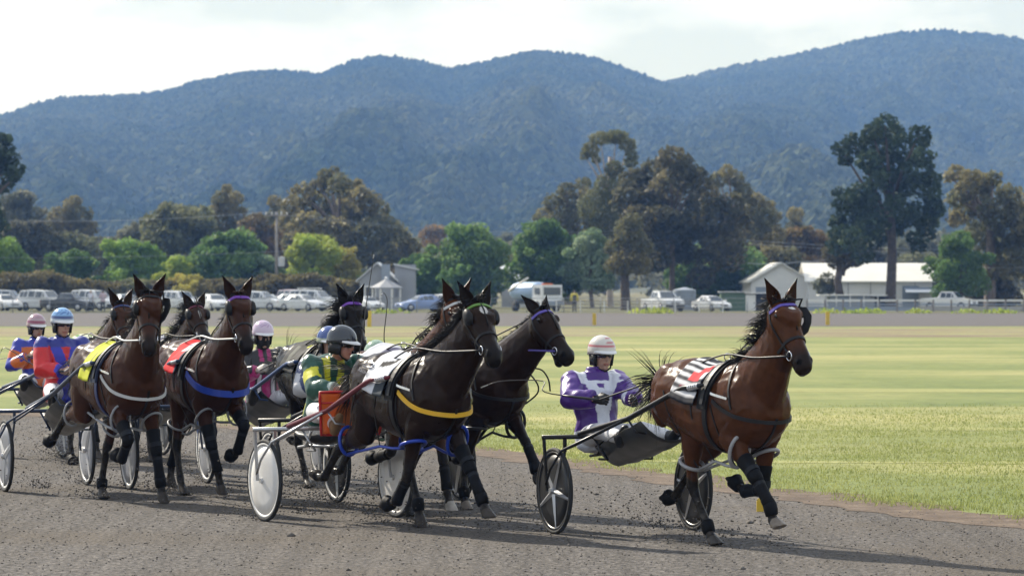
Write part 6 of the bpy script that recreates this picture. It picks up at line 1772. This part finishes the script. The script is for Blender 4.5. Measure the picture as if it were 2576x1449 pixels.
        mb = MB(); rg = []
        for a in np.linspace(-1.15, 1.15, 15):
            e0 = hc + hu * .040 + hf * (math.cos(a) * .135 - .014) + hlt * math.sin(a) * .114
            out = .062 * math.cos(a * 1.25) + .004; e1 = e0 + hf * out - hu * .014 * math.cos(a)
            rg.append([e0 + hu * .012, e1 + hu * .004, e1 - hu * .004, e0 + hu * .002])
        mb.rings(rg); mb.build('peak', M_peak, h)
        mb = MB(); rg = []
        for a in np.linspace(R(62), R(298), 25):
            c_ = hc + hf * (math.cos(a) * .126 - .014) + hlt * math.sin(a) * .104; low = -.085 if abs(math.sin(a)) > .5 else -.07
            rg.append([c_ + hu * .03 + (hf * math.cos(a) + hlt * math.sin(a)) * .004, c_ + hu * low + (hf * math.cos(a) + hlt * math.sin(a)) * -.010, c_ + hu * low - (hf * math.cos(a) + hlt * math.sin(a)) * .03, c_ + hu * .03 - (hf * math.cos(a) + hlt * math.sin(a)) * .028])
        mb.rings(rg); mb.build('ear_padding', M_pad, h, smooth=True)
        mb = MB()
        for sd in (-1, 1): mb.tube([hc - hu * .06 + hlt * sd * .085 + hf * .01, hc - hu * .105 + hlt * sd * .058 + hf * .045, hc - hu * .132 + hf * .062], .008, 6)
        mb.build('chin_strap', M_pad, h, smooth=True)
    elif hair_c is not None:
        L = Loft(14); L.ball(hc + hu * .045 - hf * .022, hlt * .086, hf * .105, hu * .090)
        mesh_np('hair', L.V, L.F, hair_c, root, True)
    if glasses:
        mb = MB(); rg = []
        for a in np.linspace(-1.25, 1.25, 17):
            r_ = 1.0; c_ = hc + hu * .010 + hf * (math.cos(a) * .105 - .002) + hlt * math.sin(a) * .083; hgt = .024 - .012 * math.exp(-(a / .12) ** 2) - .004 * abs(a); o_ = hf * math.cos(a) + hlt * math.sin(a)
            rg.append([c_ + hu * hgt + o_ * .003, c_ - hu * hgt + o_ * .002, c_ - hu * hgt - o_ * .002, c_ + hu * hgt - o_ * .002])
        mb.rings(rg); mb.build('sunglasses', M_lens, root, smooth=True)
    if gaiter:
        L = Loft(16); L.ball(hc - hu * .055 + hf * .024, hlt * .068, hf * .078, hu * .078); L.ball(hc - hu * .015 + hf * .085, hlt * .035, hf * .034, hu * .03)
        L.ell([(hc - hu * .05, hlt * .07, hf * .075), (shc * .4 + hc * .6 - hu * .03, hlt * .066, hf * .068), (shc + up * .04, lat * .085, fw * .075)])
        V, F = remesh('g', L.V, L.F, .012, 3); mesh_np('face_gaiter', V, F, M_gaiter, root, True)
    return root, g

def drive_pose(y=0.0, yh=0.0, x=-.30, z=.86, lean=10, yaw=0, look=0, tilt=4, hR=(.12, -.16, 1.22), hL=(.12, .16, 1.22), hunch=0.0, elb=.13, foot=(.86, .36, .90), kn=(.22, .23, 1.06)):
    ly = R(lean); yw = R(yaw)
    up = np.array([-math.sin(ly), 0, math.cos(ly)]); lat = np.array([-math.sin(yw), math.cos(yw), 0])
    pel = np.array([x, y, z]); shc = pel + up * .48
    J = dict(pelvis=pel, hipR=pel + (0.02, -.085, -.02), hipL=pel + (.02, .085, -.02), shR=shc - lat * .205, shL=shc + lat * .205, head=shc + up * .20 + np.array([.045 + hunch, yh, .02 - hunch * .4]), look=look, tilt=tilt)
    for k, sd, h in (('R', -1, hR), ('L', 1, hL)):
        sh = J['sh' + k]; h = np.array(h, float); d = h - sh; D = np.linalg.norm(d); l1, l2 = .29, .255
        if D > l1 + l2 - .01: h = sh + d / D * (l1 + l2 - .012); d = h - sh; D = np.linalg.norm(d)
        a = (l1 * l1 - l2 * l2 + D * D) / (2 * D); hh = math.sqrt(max(1e-5, l1 * l1 - a * a)); pole = np.array([-.35, sd * elb * 6, -.75]); u = unit(d); pole = unit(pole - u * np.dot(pole, u))
        J['el' + k] = sh + u * a + pole * hh; J['wr' + k] = h
        an = np.array([foot[0], sd * foot[1], foot[2]]); hip = J['hip' + k]; d = an - hip; D = np.linalg.norm(d); l1, l2 = .45, .43
        if D > l1 + l2 - .01: an = hip + d / D * (l1 + l2 - .012); d = an - hip; D = np.linalg.norm(d)
        a = (l1 * l1 - l2 * l2 + D * D) / (2 * D); hh = math.sqrt(max(1e-5, l1 * l1 - a * a)); pole = np.array([.0, sd * .45, .9]); u = unit(d); pole = unit(pole - u * np.dot(pole, u))
        J['kn' + k] = hip + u * a + pole * hh; J['an' + k] = an; J['toe' + k] = an + np.array([.12, sd * .02, .13])
    return J

# ---- racing colours
W_ = (.66, .68, .74)
def jk_purple(s, a, f, arm, t):
    P = (.062, .010, .20)
    if arm and t > .10: return P
    if s > .98 and abs(a) < .52: return (.06, .012, .19)
    if f > -.02 and abs(a) < .30 + .62 * max(0, s - .35) and not (s > .84 and abs(a) < .10 + (s - .84) * 1.2): return W_
    if s > .92 and abs(a) < .98: return W_
    if s < .10: return W_
    return P
def jk_green(s, a, f, arm, t):
    G, Y = (.010, .075, .050), (.62, .60, .02)
    if arm:
        if .16 < t < .36 and abs(t - .26) < .10: return Y
        if .86 < t: return (.45, .55, .50)
        return G
    if f > 0 and abs(abs(a) - .32) < .16 and s > .72: return Y
    if f > 0 and abs(a) < .30 and s < .55: return Y
    if s < .14 and f < 0: return Y
    return G
def jk_redblue(s, a, f, arm, t):
    Rd, B = (.58, .012, .014), (.022, .030, .42)
    if arm: return B if t > .90 else Rd
    if s > .97: return (.02, .03, .25)
    if abs(abs(a) - (.10 + .75 * max(0, s - .42))) < .26 or (abs(a) < .26 and .25 < s < .62) or (s <= .42 and abs(abs(a) - (.15 + .6 * (.42 - s))) < .2): return B
    return Rd
def jk_orange(s, a, f, arm, t):
    O, B = (.60, .13, .015), (.025, .04, .34)
    if arm: return O if int(t * 5.2) % 2 else B
    if s > .95: return B
    if s > .72 and abs(a) > .45: return O
    return B if int((s + .1) * 4) % 2 else O
def jk_pink(s, a, f, arm, t):
    K, Pk, W = (.012, .011, .013), (.36, .012, .13), (.62, .60, .63)
    if arm: return W if .62 < t < .90 else (Pk if t > .45 else K)
    if f > 0 and s > .88 and abs(abs(a) - .22) < .12: return Pk
    if s < .58 and f > 0:
        if abs(a) < .24: return Pk
        if abs(abs(a) - .38) < .10: return W
        if abs(a) > .62: return Pk
        return K
    return K
def jk_dark(s, a, f, arm, t): return (.03, .05, .14) if not arm else (.5, .5, .52)
def jk_teal(s, a, f, arm, t): return (.05, .20, .12)
def hl_cream(ph, a): return (.46, .04, .05) if (.20 < ph < .26 or .30 < ph < .33) else ((.45, .10, .11) if (ph > .55 and abs(a) < .8 and int(a * 9 + ph * 11) % 2 == 0 and ph < 1.0) else (.62, .58, .52))
def hl_black(ph, a): return (.014, .020, .030)
def hl_blue(ph, a): return (.03, .06, .20) if (.14 < ph < .19 or .26 < ph < .31) else ((.55, .62, .70) if ph < .40 else ((.05, .13, .36) if (int(a * 7) + int(ph * 9)) % 3 == 0 and .5 < ph < 1.0 else (.20, .40, .68)))
def hl_pink(ph, a): return (.22, .05, .17) if (.18 < ph < .26 or .33 < ph < .39) else ((.40, .26, .42) if ph > .5 and int(a * 8 + ph * 13) % 3 == 0 else (.58, .46, .56))
def hl_rose(ph, a): return (.25, .03, .08) if (.16 < ph < .22 or .29 < ph < .34) else (.42, .30, .32) if ph < .6 else (.36, .22, .26)
def hl_royal(ph, a): return (.50, .55, .40) if ph < .10 else (.035, .075, .26)
def hl_mint(ph, a): return (.24, .36, .28) if int(a * 5 + ph * 8) % 3 else (.34, .44, .30)
for k_ in HORSES:
    build_horse(HORSES[k_])

TEAMS = dict(
 H1=dict(pos=(1.02, 36.05), label='black sulky with five-spoked black wheels behind the leading horse', args=(F_black, F_black, D_black, S_silver, D_black), kind='spoke'),
 H2=dict(pos=(-1.73, 38.0), label='sulky with white disc wheels, maroon shafts and an orange dust panel', args=(F_silver, F_maroon, D_white, S_silver, S_pale), kind='disc', apron='orange'),
 H3=dict(pos=(-1.17, 41.2), label='sulky with dirty three-spoked wheels behind the open-mouthed horse', args=(F_black, F_black, D_black, S_pale, S_pale), kind='tri'),
 H4=dict(pos=(-1.80, 40.4), label='sulky with black wheels just inside the white-disc sulky', args=(F_black, F_black, D_black, S_pale, S_pale), kind='tri'),
 H5=dict(pos=(-2.88, 46.0), label='sulky with bright blue shafts drawn by the black horse', args=(F_blue, F_blue, D_grey, S_pale, S_pale), kind='tri'),
 H6=dict(pos=(-4.10, 44.7), label='dark blue sulky with grey wheels behind the blue-collared bay', args=(F_navy, F_navy, D_grey, S_pale, S_pale), kind='tri'),
 H7=dict(pos=(-4.84, 43.3), label='slate blue sulky with grey disc wheels at the left edge', args=(F_navy, F_navy, D_grey, S_pale, S_pale), kind='tri'),
 H8=dict(pos=(-6.24, 52.2), label='navy sulky at the far left behind the red-jacketed driver', args=(F_navy, F_navy, D_grey, S_pale, S_pale), kind='tri'),
 H9=dict(pos=(-5.22, 52.0), label='rearmost sulky whose pale wheel shows behind a lifted leg', args=(F_grey, F_grey, D_grey, S_pale, S_pale), kind='tri'),
)
def frame(pos, th):
    c, s_ = math.cos(R(th - 90)), math.sin(R(th - 90)); M = np.array([[c, -s_, 0], [s_, c, 0], [0, 0, 1]]); T = np.array([pos[0], pos[1], 0.])
    return (lambda p: T + M @ np.array(p)), (lambda w: M.T @ (np.array(w) - T))
for k_, t_ in TEAMS.items():
    h = HORSES[k_]; d = np.array([h['X'] - t_['pos'][0], h['Y'] - t_['pos'][1]])
    t_['th'] = math.degrees(math.atan2(d[0], -d[1]))
    t_['toW'], t_['toL'] = frame(t_['pos'], t_['th'])
    tips = [t_['toL'](h['toW']((.26, sd * .345, 1.36))) for sd in (-1, 1)]
    sulky(k_, t_['pos'], t_['th'], tips, t_['label'], *t_['args'], kind=t_['kind'], apron=t_.get('apron', 'dark'))

DRV = dict(
 H1=dict(label='driver in purple jacket with white front and cream helmet, leading sulky', J=drive_pose(x=-.36, y=-.09, yh=.07, z=.80, lean=9, yaw=2, look=2, tilt=3, hR=(.0, -.27, 1.13), hL=(.12, .05, 1.11), elb=.26, foot=(.84, .30, .84)), jacket=jk_purple, helmet=(hl_cream, 0), glasses=True, gloves=M_glove, voxel=.0105),
 H2=dict(label='driver in green and yellow jacket with dark blue helmet, leaning forward', J=drive_pose(x=-.16, z=.96, lean=-28, yaw=-8, look=34, tilt=8, hR=(.46, -.16, 1.17), hL=(.50, .10, 1.17), hunch=.04, elb=.10, foot=(.78, .30, .86)), jacket=jk_green, helmet=(hl_black, 0), glasses=True, boots=M_tanboot, voxel=.0105, skin=(.44, .22, .16)),
 H3=dict(label='driver with mottled mint green helmet, mostly hidden behind the white-starred horse', J=drive_pose(x=-.38, z=.74, lean=24, hR=(.1, -.10, 1.05), hL=(.1, .12, 1.05)), jacket=jk_teal, helmet=(hl_mint, 0)),
 H4=dict(label='driver whose royal blue helmet shows behind the dark helmet', J=drive_pose(x=-.20, z=.83, lean=2), jacket=jk_dark, helmet=(hl_royal, 0)),
 H5=dict(label='driver in black and magenta with black face covering and pink helmet', J=drive_pose(x=.0, z=.84, lean=4, yaw=0, look=0, tilt=5, hR=(.32, -.15, 1.18), hL=(.34, .12, 1.18)), jacket=jk_pink, helmet=(hl_pink, 0), gaiter=True, gloves=M_glovew),
 H7=dict(label='driver in red jacket with blue braces and light blue helmet', J=drive_pose(x=-.24, z=.99, lean=3, yaw=6, look=4, tilt=3, hR=(.10, -.08, 1.22), hL=(.16, .16, 1.24), foot=(.80, .34, .95)), jacket=jk_redblue, helmet=(hl_blue, 0), glasses=True, skin=(.46, .27, .19)),
 H8=dict(label='driver in orange and blue quarters behind the red-jacketed driver', J=drive_pose(x=.02, z=.87, lean=6, yaw=4, look=6, tilt=4, hR=(.22, -.16, 1.22), hL=(.24, .14, 1.22)), jacket=jk_orange, helmet=(hl_rose, 0), glasses=True),
)
for k_, d_ in DRV.items():
    t_ = TEAMS[k_]; lab = d_.pop('label'); J_ = d_.pop('J'); jk_ = d_.pop('jacket')
    rt_, g_ = person((t_['pos'][0], t_['pos'][1], 0), t_['th'], lab, J_, jk_, group='drivers seated on the sulkies', s=1.07, **d_)
    t_['g'] = g_

# reins from the bits through the terrets to the hands
REINM = dict(H1=M_leather, H2=M_leather, H3=W_purple, H6=W_white, H7=W_white)
for k_, t_ in TEAMS.items():
    h = HORSES[k_]; m_ = REINM.get(k_, M_leather)
    for sd in (-1, 1):
        bit = h['J']['bit%d' % sd]; ter = np.array([.24, sd * .12, 1.62])
        if 'g' in t_: hw_ = h['toL'](t_['toW'](t_['g']['wrR' if sd < 0 else 'wrL'] * 1.07 + np.array([.09, 0, .0])))
        else: hw_ = np.array([-2.0, sd * .15, 1.2])
        P = [bit, bit * .5 + np.array([ter[0], sd * .20, ter[2]]) * .5 + np.array([0, 0, -.03]), ter, ter * .6 + hw_ * .4 + np.array([0, 0, -.02]), hw_]
        Q = []
        for a, b in zip(P[:-1], P[1:]):
            for u in np.linspace(0, 1, 6)[:-1]: Q.append(a + (b - a) * u)
        Q.append(P[-1]); Q = np.array(Q)
        for _ in range(2): Q[1:-1] = (Q[:-2] + 2 * Q[1:-1] + Q[2:]) / 4
        mb = MB(); mb.tube(list(Q), [.0095] * 9 + [.0075] * (len(Q) - 9), 6); mb.build('rein', m_, h['root'], smooth=True)
# ------------------------------------------------------------------ people by the cars
def stand_pose(turn=0, step=.1, arms='down', look=0):
    pel = np.array([0, 0, .93]); shc = np.array([.0, 0, 1.42]); lat = np.array([0, 1., 0])
    J = dict(pelvis=pel, hipR=pel + (0, -.085, -.02), hipL=pel + (0, .085, -.02), shR=shc - lat * .18, shL=shc + lat * .18, head=shc + (0.02, 0, .20), look=look, tilt=3)
    for k, sd in (('R', -1), ('L', 1)):
        J['kn' + k] = np.array([.03 + sd * step * .4, sd * .10, .49]); J['an' + k] = np.array([sd * step, sd * .10, .09]); J['toe' + k] = J['an' + k] + np.array([.13, sd * .03, -.04])
        if arms == 'down' or (arms == 'mixed' and sd > 0): J['el' + k] = shc + (-.04, sd * .27, -.28); J['wr' + k] = shc + (.05, sd * .27, -.53)
        else: J['el' + k] = shc + (.04, sd * .27, -.27); J['wr' + k] = shc + (.24, sd * .10, -.20)
    return J
plain = lambda c: (lambda s, a, f, arm, t: c)
def jk_vest(s, a, f, arm, t): return (.55, .46, .03) if arm or s > .90 else ((.03, .03, .025) if abs(a) < .72 else (.55, .46, .03))
GP = 'spectators and staff along the far fence'
HB = mat('blond_hair', (.34, .24, .12), .6)
def far_person(u, d, th, lab, jk, tr, hair, **k):
    p = px(u, None, d)
    person((p.x, d, 0), th, lab, stand_pose(**k), plain(jk) if isinstance(jk, tuple) else jk, trousers=tr, hair_c=hair, group=GP, voxel=.02, skin=(.45, .28, .20))
far_person(228, 325, 60, 'person in white top and dark trousers walking by the cars at left', (.60, .60, .66), M_dark_tr, HB, step=.16, arms='mixed')
far_person(259, 325, -150, 'person in pale pink top beside the one in white', (.52, .40, .44), M_dark_tr, M_hairh, step=.1, arms='up')
far_person(322, 335, 40, 'person in grey top partly hidden by horse ears at left', (.25, .25, .27), M_dark_tr, M_hairh)
far_person(1445, 322, 185, 'person in yellow and black top standing at the fence behind the middle', jk_vest, M_dark_tr, M_hairh, arms='down', step=.04)

# ------------------------------------------------------------------ whips
M_whip = mat('whip_cane', (.03, .028, .026), .4); M_lash = mat('whip_lash', (.35, .36, .36), .5)
def whip(pts, lab, r=.006, tipm=None):
    pts = [np.array(p, float) for p in pts]; Q = []
    for a, b in zip(pts[:-1], pts[1:]):
        for t in np.linspace(0, 1, 6)[:-1]: Q.append(a + (b - a) * t)
    Q.append(pts[-1]); Q = np.array(Q)
    for _ in range(3): Q[1:-1] = (Q[:-2] + 2 * Q[1:-1] + Q[2:]) / 4
    o = bpy.data.objects.new('whip', None); COL.objects.link(o); o.location = Q[0]
    n = len(Q); Q = Q - Q[0]; k = n - max(3, n // 6)
    mb = MB(); mb.tube(list(Q[:4]), [.011, .012, .011, .008], 7); mb.build('handle', M_whip, o, smooth=True)
    mb = MB(); mb.tube(list(Q[3:k + 1]), list(np.linspace(r, r * .6, k - 2)), 6); mb.build('cane', M_whip, o, smooth=True)
    mb = MB(); mb.tube(list(Q[k:]), list(np.linspace(r * .7, r * .9, n - k)), 5); mb.build('lash', M_lash, o, smooth=True)
    tag(o, lab, 'whip', 'whips held by the drivers')
def hw(k, s='R', off=(.09, 0, 0)): return TEAMS[k]['toW'](TEAMS[k]['g']['wr' + s] * 1.07 + np.array(off))
# each whip starts in a hand; the tips lie about where the photograph shows them, out to the side of the team
a = hw('H1'); whip([a, a + (-.55, .12, .06), px(1400 - 20, 955, a[1] + .3), px(1255, 957, a[1] + .45), px(1210, 975, a[1] + .5)], 'whip held out to the left by the purple-jacketed driver')
a = hw('H2'); whip([a, px(905, 900, a[1] + .15), px(922, 760, a[1] + .25), px(938, 660, a[1] + .3), px(941, 641, a[1] + .3)], 'tall whip held upright beside the dark blue helmet')
a = hw('H3', 'L'); whip([a, px(962, 870, a[1] - .2), px(972, 790, a[1] - .2), px(975, 752, a[1] - .2), px(966, 735, a[1] - .2), px(958, 743, a[1] - .2)], 'whip with a curled pale tip rising left of the white-starred horse')
a = hw('H7'); whip([a, px(100, 930, a[1] + .3), px(30, 882, a[1] + .6), px(8, 872, a[1] + .7), px(-2, 892, a[1] + .7)], 'whip with a bent tip held back by the red-jacketed driver')
a = hw('H8'); whip([a, px(60, 896, a[1] + .2), px(-20, 905, a[1] + .5)], 'straight whip held level by the orange and blue driver')

# loose strap ends looping in front of the open-mouthed horse's chest
h3 = HORSES['H3']; c3 = h3['toW']((.95, .05, 1.25))
for k_, (pts) in enumerate((((1711, 1187), (1750, 1190), (1772, 1225), (1775, 1262)), ((1705, 1200), (1738, 1240), (1738, 1270), (1695, 1303)))):
    P = [h3['toL'](px(u / 1.2826, v / 1.2826, c3[1] + .02 * i)) for i, (u, v) in enumerate(pts)]; Q = []
    for i in range(3):
        for t in np.linspace(0, 1, 5)[:-1]: Q.append(P[i] + (P[i + 1] - P[i]) * t)
    Q.append(P[3]); Q = np.array(Q)
    for _ in range(3): Q[1:-1] = (Q[:-2] + 2 * Q[1:-1] + Q[2:]) / 4
    mb = MB(); mb.tube(list(Q), .008, 6); mb.build('loose_strap', M_leather, h3['root'], smooth=True)

# small printed words and emblem on the white saddlecloth
def on_cloth(h, x, a, off=.036):
    p = torso_sec(x, off, 2, a, a + 1, full=False)[0]; return p
cl = HORSES['H2']; cu = bpy.data.curves.new('lettering', 'FONT'); cu.body = 'Racing'; cu.size = .075; cu.resolution_u = 2
to = bpy.data.objects.new('lettering_tmp', cu); COL.objects.link(to); dg = bpy.context.evaluated_depsgraph_get(); tm = bpy.data.meshes.new_from_object(to.evaluated_get(dg)); bpy.data.objects.remove(to)
M_ink = mat('navy_print', (.02, .03, .07), .6)
V = [on_cloth(cl, -.42 + v.co.x * 1.0, -(66 - v.co.y * 105)) for v in tm.vertices]; F = [tuple(p.vertices) for p in tm.polygons]
mesh_np('lettering', V, F, M_ink, cl['root'], smooth=False)
mb = MB(); em = [(-.40, -56), (-.36, -54), (-.31, -53), (-.27, -50), (-.25, -47), (-.24, -50), (-.20, -52), (-.22, -55), (-.28, -57), (-.35, -57.5)]
mb.tube([on_cloth(cl, x, a) for x, a in em], .0045, 5, closed=True); mb.build('emblem', M_ink, cl['root'])

# ------------------------------------------------------------------ dirt thrown up by hooves and wheels
src = []
for k_ in HORSES:
    h = HORSES[k_]
    for leg in ('RF', 'LF', 'RH', 'LH'):
        w = h['toW'](h['J'][leg][-1]); src.append((w, .20 if leg[1] == 'F' else .55, h['th']))
for k_, t_ in TEAMS.items():
    for sd in (-1, 1): src.append((t_['toW']((-.15, sd * .69, .05)), .30, t_['th']))
PP = []
for (w, amt, th) in src:
    n = int(700 * amt); back = -np.array([math.sin(R(th)), -math.cos(R(th)), 0])
    d = rng.random(n) ** 1.6; p = np.array(w)[None] + back[None] * (d * 1.5)[:, None] + rng.normal(0, .05, (n, 3)) + rng.normal(0, .20, (n, 3)) * d[:, None]
    p[:, 2] = np.abs(np.minimum(w[2], .25) * .3 + rng.random(n) ** 1.8 * (.06 + .42 * d))
    PP.append(p)
PP = np.concatenate(PP)
def fly(n): return PP
clods(len(PP), fly, .003, .016, 'flying_dirt', M_clod, zf=0)
